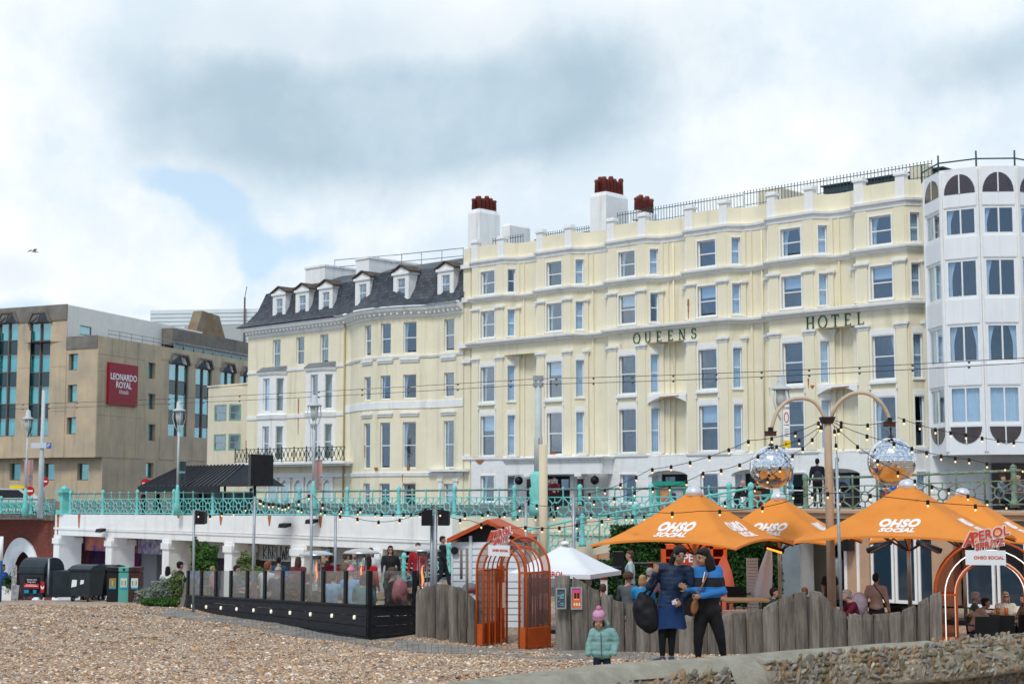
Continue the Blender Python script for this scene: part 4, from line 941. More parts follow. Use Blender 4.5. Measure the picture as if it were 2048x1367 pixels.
# ------------------------------------------------------------------ upper promenade, arcade, ramp, railings
PR = Fac(200, 80, -1950)
def dline(px): return PR.depth(PR.s(px))
def arcade():
 root = thing('promenade_arcade', 'white colonnaded promenade wall with dark shop openings under the turquoise railings', 'arcade', PR.o, PR.rz)
 sL, sR = PR.s(112), PR.s(905)
 zt = lambda s: 4.72 + .0085 * s
 W_ = Mb()
 W_.hexa([(sL, 0, 3.98), (sR, 0, 4.02), (sR, .5, 4.02), (sL, .5, 3.98), (sL, 0, zt(sL)), (sR, 0, zt(sR)), (sR, .5, zt(sR)), (sL, .5, zt(sL))]); W_.build('parapet_wall', white, root)
 b = Mb(); b.box(sL - .05, sR, -.06, .45, 3.88, 3.98); b.box(sL, sR, -.01, .5, 3.56, 3.88); b.build('beam', white, root)
 ps = [PR.s(x) for x in (112, 216, 329, 453, 586, 744)] + [PR.s(905)]
 for i, s_ in enumerate(ps[:-1]):
  c = Mb(); w = .62 if i not in (4,) else .95
  c.box(s_, s_ + w, -.05, 1.3, -.4, 3.56); c.box(s_ - .06, s_ + w + .06, -.12, 1.36, 3.1, 3.4)
  c.hexa([(s_, 0, 2.9), (s_ + w, 0, 2.9), (s_ + w, .8, 2.9), (s_, .8, 2.9), (s_ - .14, 0, 3.556), (s_ + w + .14, 0, 3.556), (s_ + w + .14, .8, 3.556), (s_ - .14, .8, 3.556)])
  c.build('pillar', white, root)
  if i < 6:
   a, e = s_ + w, ps[i + 1]
   k = Mb(); k.box(a, e, 1.5, 1.9, 2.7, 3.556); 
   m = [mat('painted_fascia_purple', (.10, .04, .26), .8, scale=1.6, col2=(.62, .22, .05)), mat('painted_fascia_blue', (.03, .05, .24), .8, scale=3.5, col2=(.55, .48, .50)), white, white, mat('roller_shutter', (.42, .44, .45), .5), mat('graffiti_wall', (.02, .02, .025), .8, scale=3, col2=(.35, .22, .15))][i]
   k.build('shop_fascia', m, root)
   if i in (2, 3, 4):
    for j in range(6): q = Mb(); q.box(a + .02, e - .02, 1.46, 1.5, 2.72 + j * .14, 2.85 + j * .14); q.build('shutter_slat', mat('roller_shutter'), root)
   bk = Mb(); bk.box(a - (9 if i == 0 else .6), e + .6, 4.2, 4.3, -.5, 3.5); bk.build('back_wall', [mat('shop_purple_wall', (.16, .07, .19), .8, scale=1.2, col2=(.04, .03, .07)), mat('shop_mural', (.10, .04, .13), .8, scale=1.6, col2=(.12, .13, .14)), mat('shop_grey_wall', (.20, .24, .26), .8, .2, 1), mat('shop_pale_wall', (.20, .19, .20), .8, .1, 1), mat('shop_dark_red_wall', (.05, .012, .015), .8), mat('graffiti_wall')][i], root)
   fl = Mb(); fl.box(a - .6, e + .6, .6, 4.3, -.02, .0); 
 mat('shop_pale_wall', (.20, .19, .20), .8, .1, 1)
 for s_, w, z0, z1, m in ((ps[0] + 2.0, 1.5, 0, 1.75, mat('magenta_awning', (.30, .015, .09), .7)), (ps[0] + 3.6, 1.6, .2, 2.6, mat('shop_pale_wall')), (ps[1] + 1.4, .9, 1.0, 1.9, mat('amber_shopfront', (.4, .16, .03), .7)), (ps[1] + 2.9, 1.0, -.3, 2.6, mat('driftwood_panel', (.26, .22, .18), .8, .3, 3)), (ps[2] + 1.7, 1.4, -.3, 2.6, mat('driftwood_panel')), (ps[3] + 3.0, 1.0, -.3, 2.3, mat('shop_grey_wall'))):
  q = Mb(); q.box(s_, s_ + w, 3.3, 4.1, z0, z1); q.build('shopfront', m, root)
 q = Mb(); q.box(ps[0] + 2.0, ps[0] + 3.4, 2.6, 3.2, 1.75, 2.35); q.build('shop_awning', mat('magenta_awning'), root)
 # arch tympanum inside the fourth opening
 q = Mb(); n = 14
 for i in range(n): a0, a1 = pi * i / n, pi * (i + 1) / n; c = ps[3] + 3.1; q.beam((c + 2 * cos(a0), 4.15, 1.9 + .8 * sin(a0)), (c + 2 * cos(a1), 4.15, 1.9 + .8 * sin(a1)), .07)
 q.build('arch_moulding', dark, root)
 # graffiti strokes on the shutter
 gs = Mb(); rnd = random.Random(4); x = PR.s(527, 1.4)
 for gl in ("M0,0 0,1 M0,.4 .5,1 M0,.4 .5,0", "M.5,1 .1,.9 .4,.5 0,.5 M.4,.5 .5,.1 0,0 M.1,0 .1,1", "M0,0 0,1 .4,.9 .4,.6 0,.5 .5,0", "M0,1 0,.2 .3,0 .5,.3 .5,1", "M0,1 .15,0 .3,.7 .45,0 .6,1", "M0,0 .1,1 .5,.8 .1,.5 .5,.3 0,0", "M0,1 .5,1 0,0 .6,0"):
  pts = None
  for tok in gl.split():
   mv = tok[0] == 'M'; u, v = map(float, tok.lstrip('M').split(',')); p = (x + u * .55, 1.45, 2.78 + v * .62)
   if not mv: gs.beam(pts, p, .045, .01)
   pts = p
  x += .36
 gs.build('graffiti', black, root)
 # rust runs under the railing posts, floodlights on the wall
 for px, h in ((118, 1.3), (160, .8), (358, .15), (443, .45), (540, .45), (642, .5)):
  s_ = PR.s(px); w = .10; r = Mb()
  for i in range(6): k = w * (1.3 - i * .16); r.box(s_ - k, s_ + k, -.012, -.006, zt(s_) - h * (i + 1) / 6, zt(s_) - h * i / 6)
  r.build('rust_stain', rustm, root)
 for px, py in ((213, 1060), (582, 1050), (636, 1042)):
  s_, z = PR.sz(px, py); f = Mb(); f.hexa([(s_ - .3, -.5, z - .1), (s_ + .3, -.5, z - .1), (s_ + .3, -.2, z - .02), (s_ - .3, -.2, z - .02), (s_ - .3, -.45, z + .08), (s_ + .3, -.45, z + .08), (s_ + .3, -.2, z + .12), (s_ - .3, -.2, z + .12)]); f.beam((s_, -.3, z), (s_, 0, z), .06); f.build('floodlight', black, root)
 # cream wall on the right, behind the ramp
 c = Mb(); s1 = PR.s(1640); c.hexa([(sR, .5, 1.5), (s1, .5, 1.5), (s1, 1.0, 1.5), (sR, 1.0, 1.5), (sR, .5, 4.95), (s1, .5, 5.02), (s1, 1.0, 5.02), (sR, 1.0, 4.95)]); c.build('cream_wall', cream2, root)
 c = Mb(); c.box(sR, s1, .42, .5, 4.35, 4.45); c.build('string_course', cream2, root)
arcade()
def deck():
 b = Mb(); a0, a1 = PR.w(PR.s(-400), .5), PR.w(PR.s(1640), .9); 
 P = [PR.w(PR.s(112), .4, 4.70), PR.w(PR.s(1640), .9, 5.0), Vector((60, 44, 5.05)), Vector((80, 60, 5.1)), Vector((80, 140, 5.1)), Vector((-110, 190, 5.05)), Vector((-70, 90, 4.4)), PR.w(PR.s(112), .5, 4.40)]
 b.add(P[:], [tuple(range(len(P)))]); o = b.build('promenade', mat('asphalt', (.12, .12, .12), .9, .2, 2, .2)); tag(o, kind='structure', label='upper promenade and seafront road')
 # low street wall seen along the houses' feet
deck()
def brick_arches():
 root = thing('brick_arch_wall', 'red brick promenade wall with a white arch, left of the white colonnade', 'wall', PR.w(PR.s(112), 0), PR.rz)
 x0, x1 = PR.s(-90) - PR.s(112), -.02; c = PR.s(47) - PR.s(112); R_ = 1.85; zs = .95; zt = 4.35
 m = mat('red_brick', (.22, .05, .03), .9)
 nt = m.node_tree; L = nt.links; bs = nt.nodes['Principled BSDF']; tc = nt.nodes.new('ShaderNodeTexCoord'); mp = nt.nodes.new('ShaderNodeMapping'); mp.inputs['Rotation'].default_value = (pi / 2, 0, 0); L.new(tc.outputs['Object'], mp.inputs[0]); br = nt.nodes.new('ShaderNodeTexBrick'); L.new(mp.outputs[0], br.inputs[0])
 br.inputs['Scale'].default_value = 1; br.inputs['Brick Width'].default_value = .22; br.inputs['Row Height'].default_value = .075; br.inputs['Mortar Size'].default_value = .006
 br.inputs['Color1'].default_value = (.25, .045, .025, 1); br.inputs['Color2'].default_value = (.13, .035, .025, 1); br.inputs['Mortar'].default_value = (.12, .09, .075, 1); L.new(br.outputs[0], bs.inputs['Base Color'])
 b = Mb(); n = 20
 def arch(cx, r, y0, y1, top, mb):
  for i in range(n):
   a0, a1 = pi - pi * i / n, pi - pi * (i + 1) / n; xa, xb = cx + r * cos(a0), cx + r * cos(a1); za, zb = zs + r * 1.05 * sin(a0), zs + r * 1.05 * sin(a1)
   mb.hexa([(xa, y0, za), (xb, y0, zb), (xb, y1, zb), (xa, y1, za), (xa, y0, top), (xb, y0, top), (xb, y1, top), (xa, y1, top)])
 arch(c, R_, 0, .5, zt, b); b.box(x0, c - R_, 0, .5, -.4, zt); b.box(c + R_, x1, 0, .5, zs, zt); b.box(x1 - .9, x1, 0, .5, -.4, zs); b.build('brickwork', m, root)
 w = Mb()
 for i in range(n):
  a0, a1 = pi - pi * i / n, pi - pi * (i + 1) / n
  for (r0, r1, y) in ((R_ - .02, R_ + .42, -.1), (R_ - .3, R_ - .02, -.04)):
   f = lambda a, r: (c + r * cos(a), zs + r * 1.05 * sin(a)); q = [f(a0, r0), f(a1, r0), f(a1, r1), f(a0, r1)]; w.prism(q, y, .3)
 w.box(c - R_ - .42, c - R_ + .3, -.08, .3, -.4, zs); w.box(c + R_ - .3, c + R_ + .42, -.08, .3, -.4, zs); w.build('arch_surround', white, root)
 k = Mb(); k.box(x0, x1, -.15, .6, zt, zt + .25); k.build('coping', mat('mossy_stone', (.16, .14, .11), .9, .4, 4), root)
 k = Mb(); k.box(x0, x1, 2.0, 2.1, -.5, 3.6); k.build('back_wall', mat('shop_red_wall', (.13, .03, .03), .8, .3, 2), root)
 for (px, w_, z0, z1, m_) in ((25, .6, 0, 1.2, mat('shop_red_door', (.25, .02, .02), .6)), (40, 1.0, 1.0, 1.5, mat('green_sign_board', (.10, .22, .04), .6)), (68, .7, .9, 2.4, dark)):
  s_ = PR.s(px) - PR.s(112); q = Mb(); q.box(s_ - w_, s_ + w_, 1.8, 1.95, z0, z1); q.build('shopfront', m_, root)
brick_arches()
# --- cast iron balustrades: posts, circle-and-spoke panels, hand rails
def bal_panel(w, h, m):
 def f():
  b = Mb(); c = (w / 2, 0, h * .40); R_ = h * .15
  b.tube([(c[0] + R_ * cos(a * pi / 6), 0, c[2] + R_ * sin(a * pi / 6)) for a in range(13)], .028, 5, cap=False)
  b.lathe((0, 0, 0), [(0.001, 0), (.001, 0)], 3) if False else None
  for sx in (-1, 1):
   for sz in (-1, 1): b.beam((c[0] + sx * R_ * .8, 0, c[2] + sz * R_ * .8), (c[0] + sx * (w / 2 - .03), 0, c[2] + sz * h * .30), .035)
  b.beam((c[0], 0, h * .08), (c[0], 0, c[2] - R_), .03); b.beam((c[0], 0, c[2] + R_), (c[0], 0, h * .72), .03); b.beam((0.02, 0, c[2]), (c[0] - R_, 0, c[2]), .028); b.beam((c[0] + R_, 0, c[2]), (w - .02, 0, c[2]), .028)
  b.box(0, w, -.02, .02, h * .70, h * .735); b.box(0, w, -.02, .02, h * .07, h * .105)
  return b.mesh('panel', m)
 return cached(('bal', round(w, 2), round(h, 2), m.name), f)
def bal_post(h, m, fat):
 def f():
  b = Mb()
  if fat: b.lathe((0, 0, 0), [(.13, 0), (.13, .12), (.085, .22), (.075, h * .68), (.10, h * .74), (.075, h * .82), (.085, h * .95), (.11, h), (.09, h + .1), (.02, h + .16)], 8, sy=1)
  else: b.lathe((0, 0, 0), [(.035, 0), (.03, h * .9), (.05, h), (.03, h + .05)], 6)
  return b.mesh('post', m)
 return cached(('bp', round(h, 2), m.name, fat), f)
def balustrade(name, label, P0, P1, h, w, m, grp=None, fatk=4, railm=None, skip=None, fatoff=0):
 P0, P1 = Vector(P0), Vector(P1); d = P1 - P0; Lh = hypot(d.x, d.y); n = max(1, round(Lh / w)); w = Lh / n; rz = atan2(d.y, d.x); sl = d.z / Lh
 root = thing(name, label, 'railing', P0, rz, grp)
 for i in range(n + 1):
  put('post', bal_post(h, m, (i + fatoff) % fatk == 0), root, (i * w, 0, sl * w * i))
  if i < n:
   o = put('panel', bal_panel(w, h, m), root); o.matrix_basis = Matrix(((1, 0, 0, i * w), (0, 1, 0, 0), (sl, 0, 1, sl * w * i), (0, 0, 0, 1)))
 r = Mb(); r.tube([(0, 0, h * .97), (Lh, 0, h * .97 + sl * Lh)], .04, 8); r.build('handrail', railm or m, root); return root
tealr = mat('weathered_rail', (.16, .155, .13), .6, scale=3, bump=.2, col2=(.13, .30, .26))
zt_ = lambda s: 4.72 + .0085 * s
balustrade('balustrade', 'turquoise cast-iron balustrade along the top of the white colonnade', PR.w(PR.s(135), .2, zt_(PR.s(135))), PR.w(PR.s(1560), .7, 4.98), 1.16, .86, teal, railm=tealr)
balustrade('balustrade', 'lower turquoise balustrade above the red brick arch, left edge', PR.w(PR.s(-60), .2, 4.60), PR.w(PR.s(104), .2, 4.60), .92, .95, teal, railm=tealr)
def corner_post():
 s_ = PR.s(122); root = thing('corner_post', 'stout turquoise cast-iron pier at the left end of the balustrade', 'post', PR.w(s_, .2, 4.68), PR.rz)
 b = Mb(); b.box(-.34, .34, -.3, .3, 0, .25); b.box(-.24, .24, -.22, .22, .25, 1.2); b.box(-.4, .4, -.36, .36, 1.2, 1.36); b.lathe((0, 0, 0), [(.26, 1.36), (.15, 1.5), (.06, 1.55), (.02, 1.66)], 10); b.build('pier', teal, root)
 r = Mb(); r.box(-.26, -.08, -.245, -.23, .1, .7); r.build('rust_stain', rustm, root)
corner_post()
# ramp with its balustrade, rising to the right in front of the wall
def ramp():
 A, B = at(700, 1195, 61.5), at(1600, 1036, 46.3); A2, B2 = at(700, 1195, 63.5), at(1600, 1036, 48.3)
 root = thing('ramp', 'sloping ramp climbing to the promenade behind the orange umbrellas', 'ramp', A)
 b = Mb(); q = [A, B, B2, A2]; b.hexa([tuple(p - A - Vector((0, 0, .35))) for p in q] + [tuple(p - A) for p in q]); b.build('slab', mat('tan_painted_concrete', (.40, .27, .17), .8, .1, 1, streak=.4), root)
 s1 = A.lerp(B, .22); w = Mb(); q = [s1, B, B + Vector((0, .3, 0)), s1 + Vector((0, .3, 0))]; q = [p + (Vector((0, .15, 0))) for p in q]
 w.hexa([(p.x - A.x, p.y - A.y, CZ - 3.4 - A.z) for p in q] + [tuple(p - A - Vector((0, 0, .36))) for p in q]); w.build('side_wall', mat('shop_grey_wall'), root)
 for t in (.5, .56, .62, .68):
  p = A.lerp(B, t) - A; r = Mb(); r.box(p.x - .06, p.x + .06, p.y - .02, p.y - .01, p.z - .32, p.z - .02); r.build('rust_stain', rustm, root)
 lo = at(700, 1188, 61.6); hi = at(1225, 1090, 52.6)
 balustrade('balustrade', 'turquoise balustrade of the ramp, lower stretch from the heaters to the grey-shirted man', at(722, 1182, 61), at(1165, 1092, 53.4), 1.02, .82, teal, fatk=3)
 balustrade('balustrade', 'turquoise balustrade of the ramp, upper stretch behind the string lights', at(1165, 1092, 53.4), at(1545, 1030, 47.2), 1.0, .82, teal, fatk=3)
ramp()
balustrade('balustrade', 'rusting balustrade above the bar, right of the tan pole', at(1612, 1022, 49.5), at(2090, 1013, 42.5), 1.08, 1.0, rusty, fatk=4, railm=mat('rusting_turquoise_paint'))
# ------------------------------------------------------------------ bar building under the promenade
def bar_building():
 A, B = at(1535, 980, 47.5), at(2150, 980, 41.0); rz = atan2(B.y - A.y, B.x - A.x); L = hypot(B.x - A.x, B.y - A.y)
 root = thing('beach_bar', 'single-storey beach bar with glazed doors under the rusting balustrade', 'building', (A.x, A.y, CZ - 3.3), rz)
 tan_ = mat('tan_render', (.50, .33, .22), .8, .08, 2, streak=.25); X = lambda px: (lambda a: a)(((ray(px, 1100)[0] * 1)))
 def sx(px):
  r = ray(px, 1100)[0]; d = B - A; t = (r * A.y - A.x) / (d.x - r * d.y); return t * L
 b = Mb(); b.box(-2.0, L, -.25, 3.5, 2.46, 2.62); b.box(-2, L, -.35, 3.5, 2.62, 2.70); b.build('roof', tan_, root)
 b = Mb(); b.box(-1.8, L, .2, 3, 2.25, 2.46); b.build('fascia', mat('grey_fascia', (.28, .30, .31), .6), root)
 b = Mb(); b.box(-1.8, L, 4.5, 4.6, 0, 2.4); b.box(-1.8, L, .2, 4.6, 0, .02); b.build('back_wall', mat('plum_wall', (.045, .02, .025), .8), root)
 # piers and folding doors
 for a, e in ((1693, 1712), (1716, 1737), (1862, 1905)): q = Mb(); q.box(sx(a), sx(e), .02, .5, 0, 2.25); q.build('pier', tan_, root)
 for a in (1688, 1713): q = Mb(); q.box(sx(a), sx(a) + .09, -.02, .1, 0, 2.25); q.build('post', white, root)
 for a, e in ((1540, 1556), (1560, 1585), (1738, 1784), (1786, 1830), (1832, 1868), (1925, 1985), (1990, 2050), (2052, 2110)):
  w = sx(e) - sx(a); d_ = put('door', None, root, (sx(a) + w / 2, .1, 0)); put('frame', frame_mesh(round(w, 2), 2.2, 0, whitef, 0, .08), d_); put('pane', pane_mesh(round(w - .17, 2), 2.0, mat('blue_dark_glass', (.02, .045, .07), .06, spec=.9)), d_, (0, .02, .1))
 for px in range(1586, 1598, 4): q = Mb(); q.box(sx(px), sx(px) + .05, -.2, .9, 0, 2.2); q.build('folded_door', whitef, root)
 q = Mb(); q.box(sx(1604), sx(1652), 1.5, 1.6, 0, 1.75); q.build('dark_door', mat('dark_red_door', (.03, .012, .018), .7), root)
 for px in (1640, 1648): q = Mb(); q.lathe((sx(px), .8, .0), [(.16, .0), (.16, 1.15), (.1, 1.25)], 12); q.build('urn', steel, root)
 sp = Mb(); sp.box(sx(1693), sx(1711), -.4, -.05, 1.5, 2.1); o = sp.build('wall_speaker', black, root)
bar_building()
def leafmass(name, label, cat, c, r, n, m, seedv, leaf=.06, shape='ell', trunk=None, kind=None, base=None):
 rnd = np.random.RandomState(seedv)
 root = thing(name, label, cat, (c[0], c[1], base if base is not None else c[2] - r[2]))
 ox, oy, oz = root.location
 if shape == 'ell':
  p = rnd.normal(size=(n, 3)); p /= np.linalg.norm(p, axis=1)[:, None]; p *= (rnd.rand(n, 1) ** .45)
  p *= np.array(r); lump = np.array([noise.noise(Vector(q * 2.2 / max(r))) for q in p]); p *= (1 + .55 * lump)[:, None]
 else: p = (rnd.rand(n, 3) * 2 - 1) * np.array(r); p[:, 1] += .12 * np.sin(p[:, 0] * 5 + p[:, 2] * 4)
 p += np.array([c[0] - ox, c[1] - oy, c[2] - oz])
 a = rnd.normal(size=(n, 3)); a /= np.linalg.norm(a, axis=1)[:, None]; b = np.cross(a, rnd.normal(size=(n, 3))); b /= np.linalg.norm(b, axis=1)[:, None]
 s = leaf * (.6 + .8 * rnd.rand(n, 1)); v = np.stack([p - a * s, p + b * s * .45, p + a * s, p - b * s * .45], 1).reshape(-1, 3)
 me = bpy.data.meshes.new('foliage'); me.from_pydata(v.tolist(), [], [(i * 4, i * 4 + 1, i * 4 + 2, i * 4 + 3) for i in range(n)]); me.materials.append(m); 
 put('foliage', me, root)
 if trunk:
  t = Mb(); t.tube([(0, 0, 0), (.03, 0, trunk * .5), (0, .02, trunk)], [.05, .04, .02], 6)
  for i in range(5): a_ = i * 1.3; t.tube([(0, 0, trunk * .4 + i * .08), (.2 * cos(a_), .2 * sin(a_), trunk * .7 + i * .1)], [.02, .008], 5)
  t.build('stem', mat('bark', (.06, .045, .03), .9, .3, 8), root)
 if kind: root['kind'] = kind
 return root
green = mat('conifer_leaf', (.03, .085, .018), .7, scale=3, col2=(.075, .17, .03)); gdark = mat('ivy_leaf', (.010, .038, .010), .6, scale=1.4, col2=(.035, .11, .022)); gsil = mat('silver_leaf', (.16, .21, .16), .8, scale=3, col2=(.33, .36, .30)); golive = mat('olive_leaf', (.09, .14, .04), .7, scale=3, col2=(.20, .24, .09))
p = at(1392, 1140, 43.5); leafmass('hedge', 'dark green ivy-covered wall behind the orange umbrellas', 'hedge', (p.x, p.y, CZ - 2.15), (2.45, .25, 1.15), 26000, gdark, 3, .065, 'box')
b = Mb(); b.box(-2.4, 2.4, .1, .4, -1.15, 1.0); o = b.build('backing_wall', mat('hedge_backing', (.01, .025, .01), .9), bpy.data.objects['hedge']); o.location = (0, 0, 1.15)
p = at(1215, 1140, 43.5); leafmass('hedge', 'lower dark green hedge beside the white parasol', 'hedge', (p.x, p.y, CZ - 2.75), (1.1, .3, .75), 9000, gdark, 4, .06, 'box')
p = at(415, 1130, 45); leafmass('bush', 'dense bright green conifer bush rising behind the glass screen', 'bush', (p.x, p.y, CZ - 2.15), (.34, .34, .55), 5200, green, 5, .05, trunk=1.2, base=CZ - 3.4)
p = at(399, 1140, 45); leafmass('bush', 'narrow dark conifer in front of the grey timber panel', 'bush', (p.x - .1, p.y, CZ - 2.0), (.17, .2, .6), 2200, green, 15, .045, trunk=1.2, base=CZ - 3.4)
p = at(492, 1128, 44); leafmass('bush', 'wispy olive bush with bare twigs behind the glass screen', 'bush', (p.x, p.y, CZ - 2.2), (.26, .26, .42), 1500, golive, 6, .05, trunk=1.3, base=CZ - 3.4)
p = at(512, 1140, 43); leafmass('bush', 'low spreading light green bush behind the glass screen', 'bush', (p.x, p.y, CZ - 2.35), (.42, .3, .22), 2200, golive, 16, .045, trunk=.8, base=CZ - 3.4)
for i, (px, py, d, r, m, lb) in enumerate(((300, 1192, 44.5, (.42, .35, .24), gsil, 'silvery seaside shrub left of the leaning board'), (330, 1182, 44, (.5, .35, .36), gsil, 'taller silver-leaved plant behind the metal barrier'), (325, 1203, 43, (.62, .3, .12), green, 'low fresh green grass tuft at the foot of the silver shrubs'), (352, 1172, 44, (.25, .3, .4), golive, 'yellow green weed growing beside the leaning board'))):
 p = at(px, py, d); leafmass('shrub', lb, 'shrub', p, r, 2600, m, 30 + i, .045, trunk=.3, base=gz(d) - .05)
# ------------------------------------------------------------------ lamp columns, poles, wires
lampw = mat('pale_grey_paint', (.50, .55, .56), .5, .08, 4, streak=.3)
def lamp_column(px, py_top, py_lamp, d, label, extra=True):
 base = at(px, 1030, d); z0 = zat(px, 1030, d); zl = zat(px, py_lamp, d) - z0; zt = zat(px, py_top, d) - z0
 root = thing('lamp_post', label, 'lamp post', (base.x, base.y, z0))
 b = Mb(); b.lathe((0, 0, 0), [(.18, 0), (.16, .5), (.11, .7), (.13, 1.1), (.08, 1.3), (.07, 1.5)], 12); b.build('base', teal, root)
 b = Mb(); b.lathe((0, 0, 0), [(.07, 1.45), (.06, zl * .6), (.05, zl - .95)], 10); b.build('shaft', lampw, root)
 b = Mb()
 for i in range(4):
  a = i * pi / 2 + .4; b.tube([(.05 * cos(a), .05 * sin(a), zl - 1.0), (.2 * cos(a), .2 * sin(a), zl - .75), (.31 * cos(a), .31 * sin(a), zl - .35), (.27 * cos(a), .27 * sin(a), zl)], .02, 6)
 b.build('bracket', lampw, root)
 b = Mb(); b.lathe((0, 0, 0), [(.08, zl - .62), (.16, zl - .4), (.19, zl)], 12); b.build('lantern_bowl', mat('lantern_glass', (.45, .48, .46), .2, spec=.6), root)
 b = Mb(); b.lathe((0, 0, 0), [(.33, zl), (.31, zl + .06), (.15, zl + .14), (.13, zl + .45), (.08, zl + .5), (.07, zt - .05), (.02, zt)], 14); b.build('lantern_cap', lampw, root)
 return root
lamp_column(50, 818, 838, 84, 'lamp post with glass bowl lantern, leftmost of the promenade lamps')
lamp_column(354, 803, 822, 74, 'tall lamp post with bowl lantern in front of the arched teal windows')
lamp_column(626, 790, 812, 66, 'pale lamp post with bowl lantern in front of the white bay windows')
lamp_column(1567, 752, 779, 49.5, 'pale grey lamp post behind the left curved arm of the mirror-ball pole')
def poles():
 r = thing('lamp_post', 'pale lamp column with turquoise base and wire clamps behind the thick cream pole', 'lamp post', at(1077, 1030, 57)); z0 = r.location.z; zt = zat(1077, 752, 57) - z0
 b = Mb(); b.lathe((0, 0, 0), [(.36, 0), (.34, .4), (.28, .6), (.36, .85), (.28, 1.1), (.32, 1.5), (.20, 1.65)], 12); b.build('base', teal, r)
 b = Mb(); b.lathe((0, 0, 0), [(.17, 1.6), (.16, 2.9), (.13, 3.0), (.12, zt)], 12); b.build('shaft', lampw, r)
 b = Mb(); b.box(-.2, .2, -.12, .12, zt - .18, zt + .02); b.box(-.2, .2, -.12, .12, zt - .4, zt - .24); b.build('clamp', steel, r)
 r = thing('pole', 'thick cream cylindrical pole standing behind the left orange arch', 'pole', (*at(1087, 1200, 38).xy, CZ - 3.3)); zt = zat(1087, 888, 38) - (CZ - 3.3)
 b = Mb(); b.lathe((0, 0, 0), [(.11, 0), (.11, zt)], 20); b.build('shaft', mat('cream_pole_paint', (.62, .54, .38), .6, .06, 1, streak=.35), r); b = Mb(); b.box(-.12, -.09, -.02, .02, zt, zt + .16); b.build('fin', rustm, r)
 b = Mb(); b.box(-.115, .115, -.125, -.1, .35, .75); b.build('number_plate', white, r)
 l = Mb(); letters(l, '11', .2, lambda x, y, z: (x, -.13 - z, .55 + y)); l.build('lettering', black, r)
 r = thing('pole', 'plain white pole with a blue parking sign, left of the first arched teal windows', 'pole', (*at(80, 1030, 83).xy, zat(80, 1035, 83))); zt = zat(86, 780, 83) - r.location.z
 b = Mb(); b.lathe((0, 0, 0), [(.16, 0), (.15, zt * .45), (.11, zt * .5), (.10, zt)], 12); b.build('shaft', lampw, r)
 b = Mb(); b.box(-.55, .3, -.2, -.14, zt * .545, zt * .585); b.build('direction_sign', mat('pale_sign', (.55, .6, .66), .5), r); b = Mb(); b.box(.3, .55, -.2, -.14, zt * .54, zt * .585); b.build('parking_sign', mat('blue_sign', (.03, .14, .42), .5), r)
 l = Mb(); letters(l, 'P', .28, lambda x, y, z: (.42 + x, -.2 - z, zt * .563 + y)); l.build('lettering', white, r)
 # thin terrace poles
 for px, pyt, pyb, d, lb, spk in ((388, 1018, 1200, 41, 'thin steel pole topped by a small black floodlight, left of the glass screen', 1), (510, 992, 1195, 39, 'thin slanting steel pole behind the third glass panel', 0), (623, 985, 1195, 36.5, 'tall thin steel pole in front of the bay-windowed house', 0), (671, 1030, 1180, 38, 'short thin steel pole beside the blue-capped man', 0), (871, 1016, 1195, 35.5, 'steel pole carrying two black floodlights between the heaters and the hut', 2), (864, 1030, 1195, 35.7, 'paler thin steel pole just left of the double floodlight pole', 0), (1147, 992, 1180, 36, 'thin grey pole in front of the grey-shirted man', 0), (1052, 1000, 1062, 37, 'dark thin pole between the hut and the cream pole', 0)):
  b0 = at(px - (5 if px == 510 else 0), 1150, d); r = thing('pole', lb, 'pole', (b0.x, b0.y, CZ - 3.3)); top = at(px, pyt, d) - r.location
  b = Mb(); b.tube([(0, 0, 0), tuple(top)], .035 if d > 36.2 else .045, 8); b.build('shaft', steel, r)
  for k in range(spk):
   q = Mb(); s_ = -1 if k else 1
   q.box(top.x + s_ * .12 - .1, top.x + s_ * .12 + .22 * s_, -.12, .14, top.z - .42, top.z - .02) if False else q.hexa([(top.x + s_ * .06, -.1, top.z - .40), (top.x + s_ * .32, -.16, top.z - .40), (top.x + s_ * .34, .14, top.z - .38), (top.x + s_ * .08, .14, top.z - .38), (top.x + s_ * .06, -.1, top.z - .02), (top.x + s_ * .32, -.16, top.z - .06), (top.x + s_ * .34, .14, top.z - .06), (top.x + s_ * .08, .14, top.z - .02)]); q.build('floodlight', black, r)
 # pole standing in the fence left of the arch
 for px, a, b_ in ((934, 1096, 1255), (921, 1100, 1160)):
  d = 32.9; t = at(px, a, d); e = at(px, b_, d); r = thing('stake', 'weathered thin stake %s the driftwood fence left of the orange arch' % ('in front of' if px == 934 else 'behind'), 'stake', e + Vector((0, 0 if px == 934 else .5, 0))); q = Mb(); q.tube([(0, 0, 0), tuple(t - e)], .035, 6); q.build('shaft', wood2, r)
poles()
bulbm = mat('warm_bulb', (1.0, .72, .38), .3, emit=.7); cable = mat('black_cable', (.01, .011, .012), .5)
